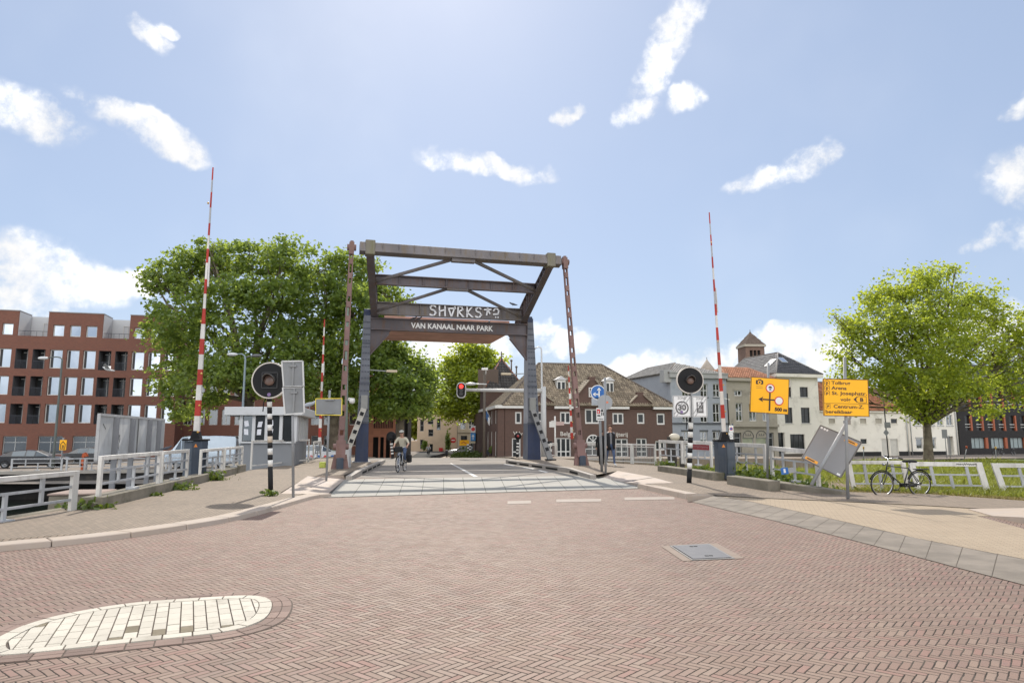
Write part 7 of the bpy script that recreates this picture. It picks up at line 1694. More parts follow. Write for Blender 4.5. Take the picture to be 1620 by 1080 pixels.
def vehicle(name, label, cat, prof, paint, loc, rz, wheels=(-1.35, 1.38), side_glass=(3, 6), front_glass=(5, 6), rear_glass=(2, 3), sx=1, szz=1, group='vehicles parked along the far quay', stripes=False, wr=.32):
    e = empty(name, loc, label, cat, group, rz); M0 = Matrix.Translation(loc) @ Matrix.Rotation(rz, 4, 'Z')
    def T(p): return M0 @ V(p[0]*sx, p[1], p[2]*szz)
    mb = MB(); gl = {}
    def ring(q): x, zb, zbelt, zt, wb, wt = q; return [(x, -wb*.86, zb), (x, -wb, zb+.16), (x, -wb, zbelt), (x, -wt, zt-.03), (x, -wt*.8, zt), (x, wt*.8, zt), (x, wt, zt-.03), (x, wb, zbelt), (x, wb, zb+.16), (x, wb*.86, zb)]
    rs = [ring(q) for q in prof]; n = 10
    for i in range(len(rs)-1):
        for k in range(n):
            q = [rs[i][k], rs[i][(k+1) % n], rs[i+1][(k+1) % n], rs[i+1][k]]; isg = (k in (2, 6) and side_glass[0] <= i < side_glass[1]) or (k == 4 and (i == front_glass[0] or i == rear_glass[0]))
            mb.quad(*[T(p) for p in q])
            if isg:
                c = sum((V(*p) for p in q), V(0, 0, 0))/4; off = V(0, .006 if k == 6 else (-.006 if k == 2 else 0), .008 if k == 4 else 0); gl.setdefault('side_window' if k == 2 else ('side_window ' if k == 6 else ('windscreen' if i == front_glass[0] else 'rear_window')), MB()).quad(*[T(c+(V(*p)-c)*.9+off) for p in q])
    for r_, rev in ((rs[0], 1), (rs[-1], 0)): mb.add([T(p) for p in r_], [tuple(range(n))[::-1] if rev else tuple(range(n))])
    body = mb.build('body', paint, e, smooth=False); [g_.build(k_.strip(), glass('car_glass', (.45, .52, .58), .05, .18), e) for k_, g_ in gl.items()]
    bm = body.modifiers.new('b', 'BEVEL'); bm.width = .04; bm.segments = 2; bm.limit_method = 'ANGLE'; bm.angle_limit = R(25)
    for wx in wheels:
        for sy in (-1, 1):
            c = V(wx, sy*.78, wr/szz); ax = M0.to_3x3() @ V(0, sy, 0); C = T(c)
            mb = MB(); mb._lathe(C, ax, [(-.1, wr*.6), (-.1, wr*.95), (-.06, wr), (.1, wr), (.13, wr*.94), (.13, wr*.64)], 22); w = mb.build('wheel', mTyre, e)
            mb = MB(); mb._lathe(C, ax, [(.12, wr*.66), (.1, wr*.6), (.06, wr*.5), (.1, wr*.16), (.11, .001)], 18); mb.build('rim', mRimA, w)
            mb = MB(); mb._lathe(C, ax, [(.108, 0), (.118, wr*1.17), (.06, wr*1.17)], 22); 
    q = prof[-2]
    for sy in (-1, 1):
        mb = MB(); mb.obox(T((q[0]-.06, sy*q[4]*.8, q[2]-.02)), M0.to_3x3() @ V(.1*sx, 0, -.01), M0.to_3x3() @ V(-.03, sy*.13, 0), V(0, 0, .055)); mb.build('headlight', mHead, e)
        q0 = prof[1]; mb = MB(); mb.obox(T((q0[0]+.0, sy*q0[4]*.82, q0[2]-.06)), M0.to_3x3() @ V(.05, 0, 0), V(0, .11, 0), V(0, 0, .07)); mb.build('tail_light', mTail, e)
    if stripes:
        for k in range(5):
            mb = MB(); x = -1.2+k*.55; mb.prism([T((x, -.925, .42)), T((x+.3, -.925, .42)), T((x+.42, -.925, .62)), T((x+.12, -.925, .62))], M0.to_3x3() @ V(0, .012, 0)); mb.build('livery_stripe', mBlueSign if k % 2 == 0 else mSignRed, body)
    return e
def paint(name, c, r=.25):
    m, t, b = mat_base(name); n = t.noise(t.coord(), 3, 5); t.l.new(t.mixc(n, tuple(x*.85 for x in c), c), b.inputs[0]); b.inputs['Roughness'].default_value = r; b.inputs['Coat Weight'].default_value = .6; b.inputs['Metallic'].default_value = .2; return m
def at2(px, y, z): p = dp(px, HOR, y); return V(p.x, y, z)
vehicle('parked_car', 'glossy black car parked along the far quay below the brick flats', 'car', SED, paint('paint_black', (.012, .012, .015)), at2(56, 54.5, -.98), R(14.5), sx=1.15, szz=.97)
vehicle('parked_car', 'dark grey car parked behind the orange and grey post', 'car', SED, paint('paint_grey', (.08, .085, .09)), at2(150, 62, -.98), R(14.5), sx=1.0)
vehicle('parked_car', 'small red car partly hidden behind the billboard posts', 'car', SED, paint('paint_red', (.2, .03, .025)), at2(226, 60, -.98), R(14.5)) if False else None
vehicle('delivery_van', 'pale blue white van parked behind the blue barrier cabinet', 'van', VAN, paint('paint_paleblue', (.42, .5, .58)), at2(322, 54.5, -.98), R(194.5), wheels=(-1.5, 1.55), side_glass=(3, 5), front_glass=(4, 5), rear_glass=(0, 1), szz=1.0, sx=1.02)
vehicle('police_car', 'white police car with blue and red stripes beside the pink hanger', 'police car', SED, paint('paint_white', (.62, .63, .64)), at2(505, 57, -.72), R(10), stripes=True, szz=1.05)
vehicle('parked_car', 'silver car parked at the far traffic island', 'car', SED, paint('paint_silver', (.36, .37, .38), .3), at2(733, 99, sz(99)+.02), R(195), group='cars parked at the far crossing')
vehicle('parked_car', 'green grey car parked behind the blue arrow plate', 'car', SED, paint('paint_teal', (.12, .16, .17), .3), at2(756, 97, sz(97)+.02), R(185), group='cars parked at the far crossing')
# ================================================================= bicycles
def bicycle(label, loc, rz, frame_mat, cat='bicycle', group=None, bags=False, basket=False, lean=0, simple=False):
    e = empty('bicycle', V(0, 0, 0), label, cat, group); r = .345; wb = .56
    for s in (1, -1):
        mb = MB(); c = V(s*wb, 0, r); mb.torus(c, (0, 1, 0), r-.018, .019, 30, 6); wl = mb.build('wheel', mTyre, e)
        mb = MB(); mb.torus(c, (0, 1, 0), r-.042, .012, 26, 5)
        for k in range(14): a = 2*PI*k/14; mb.bar(c+V(0, (-1)**k*.02, 0), c+V(math.cos(a)*(r-.045), 0, math.sin(a)*(r-.045)), .004, .004)
        mb.tube([c-V(0, .045, 0), c+V(0, .045, 0)], .025 if s > 0 else .04, 10); mb.build('rim', mChrome, wl)
        mb = MB(); mb.torus(c, (0, 1, 0), r+.025, .02, 16, 5, a0=R(-20 if s > 0 else 0), a1=R(150 if s < 0 else 105), sx=V(1, 0, 0) if s > 0 else V(-1, 0, 0)) if False else mb.torus(c, (0, -1, 0), r+.026, .018, 16, 5, a0=R(20), a1=R(165), sx=V(1, 0, 0)); mb.build('mudguard', mBlack, e)
    bb = V(-.08, 0, .29); st = V(-.26, 0, .82); hd = V(.40, 0, .88); hd2 = V(.43, 0, .70)
    mb = MB()
    for a, b, q in ((bb, st, .017), (V(-.24, 0, .77), V(.405, 0, .84), .014), (bb, hd2, .019), (hd+V(-.02, 0, .06), hd2, .02)): mb.tube([a, b], q, 8)
    for s in (-1, 1): mb.tube([V(-wb, s*.05, r), bb+V(0, s*.03, 0)], .011, 6); mb.tube([V(-wb, s*.05, r), V(-.24, s*.015, .77)], .010, 6)
    fr_ = mb.build('frame', frame_mat, e)
    mb = MB()
    for s in (-1, 1): mb.tube([hd2+V(0, s*.03, 0), hd2+V(.02, s*.05, -.12), V(wb, s*.05, r)], .013, 6)
    mb.build('fork', frame_mat, e)
    mb = MB(); t = V(.36, 0, 1.03); mb.tube([hd, t], .014, 8)
    mb.tube([V(.16, -.29, 1.05), V(.28, -.27, 1.08), V(.38, -.12, 1.05), t, V(.38, .12, 1.05), V(.28, .27, 1.08), V(.16, .29, 1.05)], .012, 6); mb.build('handlebar', mChrome, e)
    for s in (-1, 1): MB().tube([V(.15, s*.292, 1.05), V(.27, s*.272, 1.078)], .018, 8).build('grip', mBlack, e)
    mb = MB(); mb.tube([st, V(-.29, 0, .93)], .013, 8); mb.build('seat_post', mChrome, e)
    mb = MB(); mb.prism([V(-.44, -.11, .93), V(-.2, -.05, .93), V(-.06, -.025, .93), V(-.06, .025, .93), V(-.2, .05, .93), V(-.44, .11, .93)], V(0, 0, .06)); mb.build('saddle', mBlack, e, bevel=.025, seg=2)
    mb = MB(); mb.box((-.26, -.05, .31), (.55, .035, .1)); mb.build('chain_case', mBlack, e, bevel=.02)
    mb = MB(); mb.tube([bb+V(0, -.08, 0), bb+V(0, .08, 0)], .022, 8); mb.bar(bb+V(0, -.085, 0), bb+V(.12, -.085, -.12), .02, .014); mb.bar(bb+V(0, .085, 0), bb+V(-.12, .085, .12), .02, .014); mb.box(bb+V(.12, -.14, -.12), (.09, .1, .025)); mb.box(bb+V(-.12, .14, .12), (.09, .1, .025)); mb.build('crank', mBlack, e)
    mb = MB(); mb.box((-.62, 0, .74), (.4, .13, .02)); [mb.tube([V(-.74, s*.06, .74), V(-wb, s*.06, r)], .007, 5) for s in (-1, 1)]; mb.build('carrier', mBlack, e)
    mb = MB(); mb.lathe(V(.46, 0, .88), (1, 0, 0), [(0, .03), (.05, .045), (.06, .04), (.061, .001)], 12); mb.build('headlight', mChrome, e)
    if bags:
        for s in (-1, 1): mb = MB(); mb.box((-.6, s*.2, .55), (.36, .15, .34)); mb.build('pannier', mBlack, e, bevel=.03)
        mb = MB(); mb.box((.52, 0, .98), (.2, .34, .24)); mb.build('front_bag', mBlack, e, bevel=.04)
    e.rotation_mode = 'XYZ'; e.location = loc; e.rotation_euler = (lean, 0, rz); return e
mBikeDk = M('bike_dark_grey', (.045, .05, .05), .4, .2, 5, metal=.3); mBikeW = M('bike_white', (.55, .56, .57), .4, .1, 5)
pf, pr = gp(1395, 779, 0), gp(1450, 780.5, 0); c_ = (pf+pr)/2
pk = bicycle('old dark bicycle with curved handlebar leaning on the railing in the grass', V(c_.x-.27, 19.0, -.05), R(180+8), mBikeDk, group=None, lean=R(-4))
for k, (px, lab) in enumerate(((1580, 'bicycle parked below the first lit shop window of the modern block'), (1600, 'bicycle parked beside the blue covered scooter'), (1568, 'bicycle parked nearest the white terrace house'))):
    p = at2(px, 99+k*.6, -1.42); copy_tree(pk, p, R(25+k*14), lab, 'bicycles parked before the modern block').rotation_euler = (0, 0, R(25+k*14))
pk['group'] = 'parked bicycles'
# ================================================================= people
def skin_mesh(verts, edges, radii, root=0, sub=1):
    me = bpy.data.meshes.new('s'); me.from_pydata([tuple(v) for v in verts], edges, [])
    o = bpy.data.objects.new('s', me); COL.objects.link(o); o.modifiers.new('k', 'SKIN')
    for i, r in enumerate(radii):
        sv = me.skin_vertices[0].data[i]; sv.radius = (r, r) if not hasattr(r, '__len__') else r; sv.use_root = (i == root)
    m = o.modifiers.new('u', 'SUBSURF'); m.levels = m.render_levels = sub
    dg = bpy.context.evaluated_depsgraph_get(); dg.update(); r_ = bpy.data.meshes.new_from_object(o.evaluated_get(dg))
    v = [Vector(q.co) for q in r_.vertices]; f = [tuple(p.vertices) for p in r_.polygons]
    bpy.data.objects.remove(o); bpy.data.meshes.remove(me); bpy.data.meshes.remove(r_); return v, f
mSkin = M('skin', (.42, .24, .17), .6, .1, 8); mJean = M('denim', (.06, .085, .15), .85, .25, 8, .2, fine=80); mShoe = M('shoe_dark', (.025, .022, .02), .7); mShoeW = M('shoe_white', (.55, .55, .53), .6)
mShirt = M('beige_shirt', (.42, .39, .31), .85, .15, 8, .2, fine=40); mCoat = M('black_coat', (.012, .012, .014), .85, .3, 6, .2); mGreySh = M('grey_shirt', (.2, .2, .21), .85, .1, 8)
def person(label, J, mats, e_loc, rz, hair=None, cap=None, glasses=False, coat=None, group=None, fingers=True, curl=.6, coatlen=.78, scale=1.0):
    """J: joints in metres, the person facing -Y"""
    names = list(J); idx = {n: i for i, n in enumerate(names)}
    RAD = dict(pelvis=(.145, .115), waist=(.125, .095), chest=(.165, .115), neck0=.06, neck=.055, head0=(.072, .085), head1=(.078, .095), head2=(.06, .072), shl=.07, shr=.07, ell=.045, elr=.045, wrl=.03, wrr=.03, hpl=.1, hpr=.1, knl=.062, knr=.062, anl=.042, anr=.042, tol=.035, tor=.035)
    E = [('pelvis', 'waist', 1), ('waist', 'chest', 1), ('chest', 'neck0', 1), ('neck0', 'neck', 0), ('neck', 'head0', 0), ('head0', 'head1', 0), ('head1', 'head2', 0)]
    for s in 'lr': E += [('chest', 'sh'+s, 1), ('sh'+s, 'el'+s, 4), ('el'+s, 'wr'+s, 5), ('pelvis', 'hp'+s, 2), ('hp'+s, 'kn'+s, 2), ('kn'+s, 'an'+s, 2), ('an'+s, 'to'+s, 3)]
    v, f = skin_mesh([J[n] for n in names], [(idx[a], idx[b]) for a, b, m in E], [RAD[n] for n in names], idx['pelvis'], 2)
    segs = [(Vector(J[a]), Vector(J[b]), m) for a, b, m in E]
    def near(p):
        best = (9, 0)
        for a, b, m in segs:
            d = b-a; t = max(0, min(1, (p-a).dot(d)/max(1e-9, d.length_squared))); q = (p-a-d*t).length
            if q < best[0]: best = (q, m)
        return best[1]
    mb = MB(); cmap = mats['map']
    for fc in f: pass
    base = len(mb.v); mb.v = [tuple(p) for p in v]
    for fc in f: c = sum((v[i] for i in fc), V(0, 0, 0))/len(fc); mb.f.append(list(fc)); mb.m.append(cmap[near(c)]); mb.sm.append(True)
    hd = Vector(J['head1']); fwd = mats.get('face', V(0, -1, 0)).normalized(); sd_ = V(0, 0, 1).cross(fwd).normalized()
    mb.sphere(hd+fwd*.098+UP*-.012, .017, 8, 6, cmap[0], (1, 1.2, 1.5))                       # nose, ears
    for s in (-1, 1): mb.sphere(hd+sd_*.083*s-UP*.005, .026, 8, 6, cmap[0], (.5, .8, 1.2))
    # hands: palm, four unequal fingers, thumb from the palm's side
    for s in 'lr':
        w = Vector(J['wr'+s]); d = mats.get('hand'+s, (w-Vector(J['el'+s]))).normalized(); pal = mats.get('palm', V(0, 0, -1)); across = d.cross(pal).normalized(); pal = across.cross(d).normalized()*-1 if False else (pal-d*pal.dot(d)).normalized(); sg = 1 if s == 'l' else -1
        hv = [w, w+d*.045, w+d*.09]; he = [(0, 1), (1, 2)]; hr = [.024, (.034, .017), (.036, .015)]
        for q, (off, ln) in enumerate(((-.03, .062), (-.01, .075), (.011, .07), (.03, .055))):
            k = len(hv); b0 = w+d*.092+across*off; d2 = (d*(1-curl)+pal*curl).normalized(); d3 = (d*(.4-curl)+pal*(curl+.3)).normalized()
            hv += [b0, b0+d2*ln*.5, b0+d2*ln*.5+d3*ln*.5]; he += [(2, k), (k, k+1), (k+1, k+2)]; hr += [.0095, .0085, .007]
        k = len(hv); b0 = w+d*.035+across*(.03*sg); hv += [b0+(across*sg*.6+d*.5+pal*.3)*.028, b0+(across*sg*.5+d*.8+pal*.5)*.05]; he += [(1, k), (k, k+1)]; hr += [.011, .0085]
        v2, f2 = skin_mesh(hv, he, hr, 0, 1); mb.add(v2, f2, cmap[0], True)
    o = mb.build('body', mats['list'], None, recalc=False)
    e = empty('person', V(0, 0, 0), label, 'person', group); setpar(o, e)
    if hair is not None:
        hb = MB(); hb.sphere(hd+UP*.035-fwd*.018, .1, 16, 10, 0, (.92, 1.06, .98)); vv = [Vector(q) for q in hb.v]
        keep = [fc for fc in hb.f if not any(((vv[i]-hd).dot(fwd) > .045 and vv[i].z < hd.z+.075) or vv[i].z < hd.z-.05 for i in fc)]
        h2 = MB(); h2.v = hb.v; h2.f = keep; h2.m = [0]*len(keep); h2.sm = [True]*len(keep); h2.build('hair', hair, e)
    if cap is not None:
        cb = MB(); cb.lathe(hd+UP*.035, (0, 0, 1), [(0, .108), (.04, .105), (.075, .085), (.1, .045), (.108, .001)], 18); cb.prism([hd+UP*.03+fwd*.17+sd_*.05, hd+UP*.03+fwd*.17-sd_*.05, hd+UP*.04+fwd*.07-sd_*.09, hd+UP*.04+fwd*.07+sd_*.09], UP*.012); cb.build('cap', cap, e)
    eb = MB()
    if glasses: eb.obox(hd+fwd*.092+UP*.018, sd_*.075, fwd*.012, UP*.021)
    else:
        for s in (-1, 1): eb.sphere(hd+fwd*.088+UP*.018+sd_*.032*s, .011, 6, 5)
    eb.build('sunglasses' if glasses else 'eyes', mBlack, e)
    mo = MB(); mo.obox(hd+fwd*.086-UP*.055, sd_*.024, fwd*.006, UP*.005); mo.build('mouth', M('lips', (.3, .12, .1), .6), e)
    if coat:
        a, b = Vector(J['neck0']), Vector(J['pelvis']); cb = MB(); vs = []; fs = []; N = 18
        lv = [(-.0, .10, .075), (-.05, .2, .12), (-.13, .235, .15), (-.35, .2, .15), (-.55, .215, .16), (-coatlen, .235, .18)]
        for dz, rx, ry in lv:
            for k in range(N):
                t = -PI/2+.28+(2*PI-.56)*k/(N-1) if True else 0; vs.append(a+V(math.cos(t)*rx, math.sin(t)*ry, dz))
        for i in range(len(lv)-1):
            for k in range(N-1): fs.append((i*N+k, i*N+k+1, (i+1)*N+k+1, (i+1)*N+k))
        cb.add(vs, fs, 0, True); oo = cb.build('coat', coat, e); m = oo.modifiers.new('s', 'SOLIDIFY'); m.thickness = .02
    e.location = e_loc; e.rotation_euler = (0, 0, rz); e.scale = (scale,)*3; return e
def stand(stride=.0, arm=.05, h=1.0):
    J = dict(pelvis=(0, 0, .95), waist=(0, 0, 1.12), chest=(0, .01, 1.33), neck0=(0, .01, 1.47), neck=(0, 0, 1.53), head0=(0, -.01, 1.6), head1=(0, -.015, 1.66), head2=(0, -.01, 1.73))
    for s, k in (('l', 1), ('r', -1)):
        st = stride*k
        J.update({'sh'+s: (.185*k, .01, 1.42), 'el'+s: (.24*k, .03+arm*k, 1.14), 'wr'+s: (.25*k, -.04+arm*1.6*k, .9), 'hp'+s: (.095*k, 0, .9), 'kn'+s: (.105*k, -st*.55-.02, .5), 'an'+s: (.1*k, -st+.03, .09+max(0, -st)*.25), 'to'+s: (.11*k, -st-.13, .04+max(0, -st)*.1)})
    return J
# the walking man in a black coat
b0 = at2(965, 32.6, .15)
person('man in an open black coat and jeans walking beside the white railing', stand(.24, .08), dict(list=[mSkin, mGreySh, mJean, mShoeW, mCoat], map={0: 0, 1: 1, 2: 2, 3: 3, 4: 4, 5: 4}), V(b0.x, b0.y, .15), R(14), hair=M('hair_brown', (.1, .055, .03), .8), coat=mCoat, scale=1.07)
b0 = at2(951, 33.4, .15)
person('person in long black clothes walking close behind the sign poles', stand(.12, .04), dict(list=[mSkin, mCoat, mCoat, mShoe], map={0: 0, 1: 1, 2: 2, 3: 3, 4: 1, 5: 1}), V(b0.x, b0.y, .15), R(165), hair=M('hair_dark', (.03, .022, .018), .8), coat=mCoat, coatlen=1.0, scale=.95)
# cyclists
def ride():
    return dict(pelvis=(0, .24, .98), waist=(0, .20, 1.13), chest=(0, .1, 1.33), neck0=(0, .03, 1.46), neck=(0, -.0, 1.52), head0=(0, -.035, 1.58), head1=(0, -.05, 1.64), head2=(0, -.045, 1.71),
                shl=(.185, .06, 1.41), shr=(-.185, .06, 1.41), ell=(.31, -.0, 1.2), elr=(-.31, -.0, 1.2), wrl=(.28, -.16, 1.09), wrr=(-.28, -.16, 1.09), hpl=(.1, .2, .95), hpr=(-.1, .2, .95),
                knl=(.17, -.14, .80), knr=(-.13, -.02, .60), anl=(.13, .12, .49), anr=(-.13, .0, .235), tol=(.14, -.01, .44), tor=(-.14, -.13, .19))
mCapG = M('cap_grey', (.33, .32, .29), .8, .1, 6)
b0 = gp(635, 746, .0); cx = V(b0.x, 30.4, .005); rzc = R(-6)
bicycle('white city bicycle with black bags ridden by the cyclist on the bridge', cx, R(-90)+rzc, mBikeW, bags=True)
person('cyclist in a beige shirt, jeans, grey cap and sunglasses riding towards the viewer', ride(), dict(list=[mSkin, mShirt, mJean, mShoe], map={0: 0, 1: 1, 2: 2, 3: 3, 4: 1, 5: 0}, handl=V(0, -.9, -.2), handr=V(0, -.9, -.2)), cx, rzc, cap=mCapG, glasses=True, scale=1.02)
b0 = at2(678, 92, sz(92)+.02)
bicycle('dark bicycle of the distant rider before the cream house', b0, R(-90), mBikeDk)
person('distant cyclist in a pale top riding before the cream house', ride(), dict(list=[mSkin, M('pale_top', (.5, .52, .55), .8), mCoat, mShoe], map={0: 0, 1: 1, 2: 2, 3: 3, 4: 1, 5: 0}), b0, 0, hair=M('hair_grey', (.3, .28, .26), .8))
# scooter at the far crossing
def scooter(label, loc, rz, rider=True):
    e = empty('motor_scooter', V(0, 0, 0), label, 'scooter')
    for s in (.62, -.6):
        mb = MB(); mb.torus(V(s, 0, .24), (0, 1, 0), .18, .065, 20, 8); w = mb.build('wheel', mTyre, e); mb = MB(); mb.tube([V(s, -.05, .24), V(s, .05, .24)], .13, 14); mb.build('rim', mRimA, w)
    mb = MB(); mb.prism([V(-.85, -.17, .45), V(-.35, -.17, .35), V(-.1, -.17, .28), V(.3, -.17, .28), V(.42, -.17, .95), V(.34, -.17, .95), V(.2, -.17, .4), V(-.15, -.17, .42), V(-.2, -.17, .74), V(-.85, -.17, .78)], V(0, .34, 0)); mb.build('body', M('scooter_dark', (.05, .055, .07), .35), e, bevel=.04)
    mb = MB(); mb.box((-.48, 0, .81), (.68, .3, .09)); mb.build('saddle', mBlack, e, bevel=.03); mb = MB(); mb.tube([V(.36, -.32, 1.03), V(.4, 0, 1.0), V(.36, .32, 1.03)], .018, 6); mb.tube([V(.62, 0, .24), V(.38, 0, 1.0)], .03, 8); mb.build('handlebar', mBlack, e); mb = MB(); mb.sphere(V(.47, 0, .9), .08, 10, 8); mb.build('headlight', mHead, e)
    e.location = loc; e.rotation_euler = (0, 0, rz); return e
scooter('dark motor scooter standing on the street before the cream house', at2(707, 95, sz(95)+.02), R(-80))
scooter('motor scooter parked beside the pub corner planters', at2(777.5, 76, sz(76)+.12), R(-60))
for px, lab in ((780, 'round clipped shrub in a pot nearest the scooter at the pub corner'), (785.5, 'round clipped shrub in a pot nearest the pub corner pier')):
    q = at2(px, 74.5, sz(74.5)+.1); e = empty('potted_shrub', q, lab, 'potted plant', 'clipped shrubs at the pub'); mb = MB(); mb.lathe(q, (0, 0, 1), [(0, .22), (.5, .28), (.51, .24)], 14); mb.build('pot', mBlack, e)
    n = 700; rg2 = np.random.default_rng(int(px)); d = rg2.normal(size=(n, 3)); d /= np.linalg.norm(d, axis=1)[:, None]; p = np.array(q)+np.array([0, 0, .85])+d*.42*(.7+.3*rg2.random((n, 1))); a, b = rg2.normal(size=(n, 3))*.06, rg2.normal(size=(n, 3))*.06
    numesh('crown', np.stack([p-a, p+b, p+a, p-b], 1).reshape(-1, 3), np.arange(n*4).reshape(-1, 4), mLeafA, e)
# planting on the traffic island
q = gp(744, 725, 0); y = 80; c = at2(741, y, sz(y)+.05); S(slab('traffic_island', [(c.x-1.8, y-3.2), (c.x+1.4, y-3.4), (c.x+1.6, y+3), (c.x-1.2, y+3)], sz(y)+.16, sz(y)-.5, mKerb))
n = 1600; p = np.array([c.x, y, sz(y)+.2])+rg.normal(size=(n, 3))*np.array([.8, 1.2, .0]); p[:, 2] += np.abs(rg.normal(size=n))*.25; a, b = rg.normal(size=(n, 3))*.08, rg.normal(size=(n, 3))*.08
tag(numesh('ground_cover', np.stack([p-a, p+b, p+a, p-b], 1).reshape(-1, 3), np.arange(n*4).reshape(-1, 4), mWeed), kind='stuff')
# posts by the houses on the right
for px, t, b, lab, m in ((1366, 706, 727, 'thin amber topped post before the long white house', None), (1524, 705, 722, 'leaning red topped post before the modern block', 1), (1575, 706, 722, 'amber topped post before the modern block', None)):
    y = 80; q = dp(px, b, y); tp_ = dp(px+(5 if m else 0), t, y); mb = MB(); mb.tube([V(q.x, y, -1.5), tp_-UP*.3], .05, 8, 0); mb.tube([tp_-UP*.3, tp_], .09, 8, 1); tag(mb.build('marker_post', [mGalv, mOrangeRed if m else M('amber_cap', (.55, .33, .06), .6)]), lab, 'post')
y = 86; p_ = at2(1403, y, -1.42); e = empty('street_pole', p_, 'tall thin black pole with small grey sign backs before the long white house', 'pole'); MB().tube([p_, V(p_.x-.1, y, dp(1404, 634, y).z)], .07, 8).build('pole', mBlack, e)
mb = MB(); c = dp(1402, 684, y-.1); mb.prism([c+V(-.35, 0, 0), c+V(0, 0, -.45), c+V(.35, 0, 0), c+V(0, 0, .45)], V(0, .03, 0)); mb.build('sign_plate', mSignBack, e); mb = MB(); mb.box(dp(1404, 672, y-.1), (.75, .03, .7)); mb.build('sign_plate', mSignBack, e)
y = 88; p_ = at2(1498, y, -1.42); e = empty('parking_meter', p_, 'grey sign panel on two legs before the white terrace door', 'sign'); mb = MB(); mb.box((p_.x-.3, y, dp(1497, 686, y).z), (.62, .12, 1.1)); mb.build('panel', mSignBack, e)
for dx_ in (-.25, .2): MB().tube([V(p_.x+dx_, y+.02, -1.42), V(p_.x+dx_, y+.02, dp(1497, 688, y).z)], .05, 8).build('leg', mGalv, e)
y = 82; p_ = at2(1132, y, -1.42)
# a lamp post on the quay at the boundary of the houses
y = 83; p_ = at2(1155, y, -1.42); e = empty('street_lamp', p_, 'thin black lamp post between the blue grey and taupe houses', 'street lamp', 'street lamps'); MB().tube([p_, V(p_.x-.15, y, dp(1155, 622, y).z)], .075, 8).build('pole', mBlack, e); mb = MB(); mb.bar(dp(1154.5, 632, y), dp(1146, 630, y), .12, .1); mb.build('lamp_head', mWhite, e)
# ================================================================= birds
def bird(label, p, s, m, rz=0, flying=False, group='birds around the bridge'):
    e = empty('bird', V(0, 0, 0), label, 'bird', group)
    v, f = skin_mesh([(.0, 0, .1), (.12, 0, .14), (.19, 0, .2), (.235, 0, .2), (-.13, 0, .07), (-.26, 0, .05)], [(0, 1), (1, 2), (2, 3), (0, 4), (4, 5)], [.068, .05, .036, .012, .045, .02], 0, 2); mb = MB(); mb.add(v, f, 0, True)
    if flying:
        for q in (-1, 1): mb.prism([V(.1, q*.04, .13), V(.14, q*.3, .26), V(.02, q*.62, .3), V(-.04, q*.3, .22), V(-.08, q*.04, .12)], V(0, 0, .012))
    else:
        for q in (-1, 1): mb.tube([V(.02, q*.03, .05), V(.03, q*.03, -.01)], .008, 5)
    mb.build('body', m, e); e.location = p; e.scale = (s,)*3; e.rotation_euler = (0, 0, rz); return e
mPig = M('pigeon_grey', (.06, .065, .08), .7, .3, 8); mGull = M('gull_white', (.55, .55, .55), .7, .2, 8)
q = dp(277, 711, 19.1); bird('dark pigeon perched on the white railing by the blue cabinet', V(q.x, Lp(sx_at(278)).y, Lp(sx_at(278)).z+.825), .6, mPig, R(20))
bird('white gull flying before the brick flats', dp(171, 588, 45), 1.5, mGull, R(200), True)
q = fr(.55, W*.885, .70); bird('small dark bird perched on the rear cross beam beside the graffiti', V(q.x, q.y, q.z), 1.0, mPig, R(180))
for t_, lab in ((.235, 'small dark bird on the name beam above the first word'), (.265, 'small dark bird on the name beam beside another bird'), (.70, 'small dark bird alone on the name beam')):
    q = TL+ET*(W*t_+.35)-EA*.2; bird(lab, V(q.x, q.y, 8.02), .9, mPig, R(90 if t_ > .5 else 0))
q = dp(488, 652, 34.5); bird('large grey bird standing on the roof edge of the keeper hut', V(q.x, 34.5, zr1+.0), 1.7, M('heron_grey', (.3, .32, .36), .7, .2, 6), R(25))
# ================================================================= sun, sky, camera
SUN_AZ, SUN_EL = R(-7), R(43)
sd = Vector((math.sin(SUN_AZ)*math.cos(SUN_EL), math.cos(SUN_AZ)*math.cos(SUN_EL), math.sin(SUN_EL)))
L = bpy.data.lights.new('sun', 'SUN'); L.energy = 3.1; L.angle = R(.55); L.color = (1, .925, .81)
so = bpy.data.objects.new('sun', L); COL.objects.link(so); so.rotation_euler = sd.to_track_quat('Z', 'Y').to_euler(); so.location = (0, 0, 60)
w = bpy.data.worlds.new('World'); scene.world = w; w.use_nodes = True
t = NT(w.node_tree); t.n.clear()
sky = t.new('ShaderNodeTexSky', sky_type='NISHITA'); sky.sun_disc = False; sky.sun_elevation = SUN_EL; sky.sun_rotation = SUN_AZ
sky.air_density = 1.0; sky.dust_density = .6; sky.ozone_density = 2.0; sky.altitude = 0
D = t.vm('NORMALIZE', t.coord('Generated'))
n1 = t.noise(D, 11, 9, .64, .2); n2 = t.noise(D, 42, 5, .65); n3 = t.noise(D, 2.2, 4, .6)
wob = t.vm('SCALE', t.vm('SUBTRACT', t.noise(D, 9, 4, .65, col=True), (.5, .5, .5)), scale=.075)
DW = t.vm('ADD', D, wob)
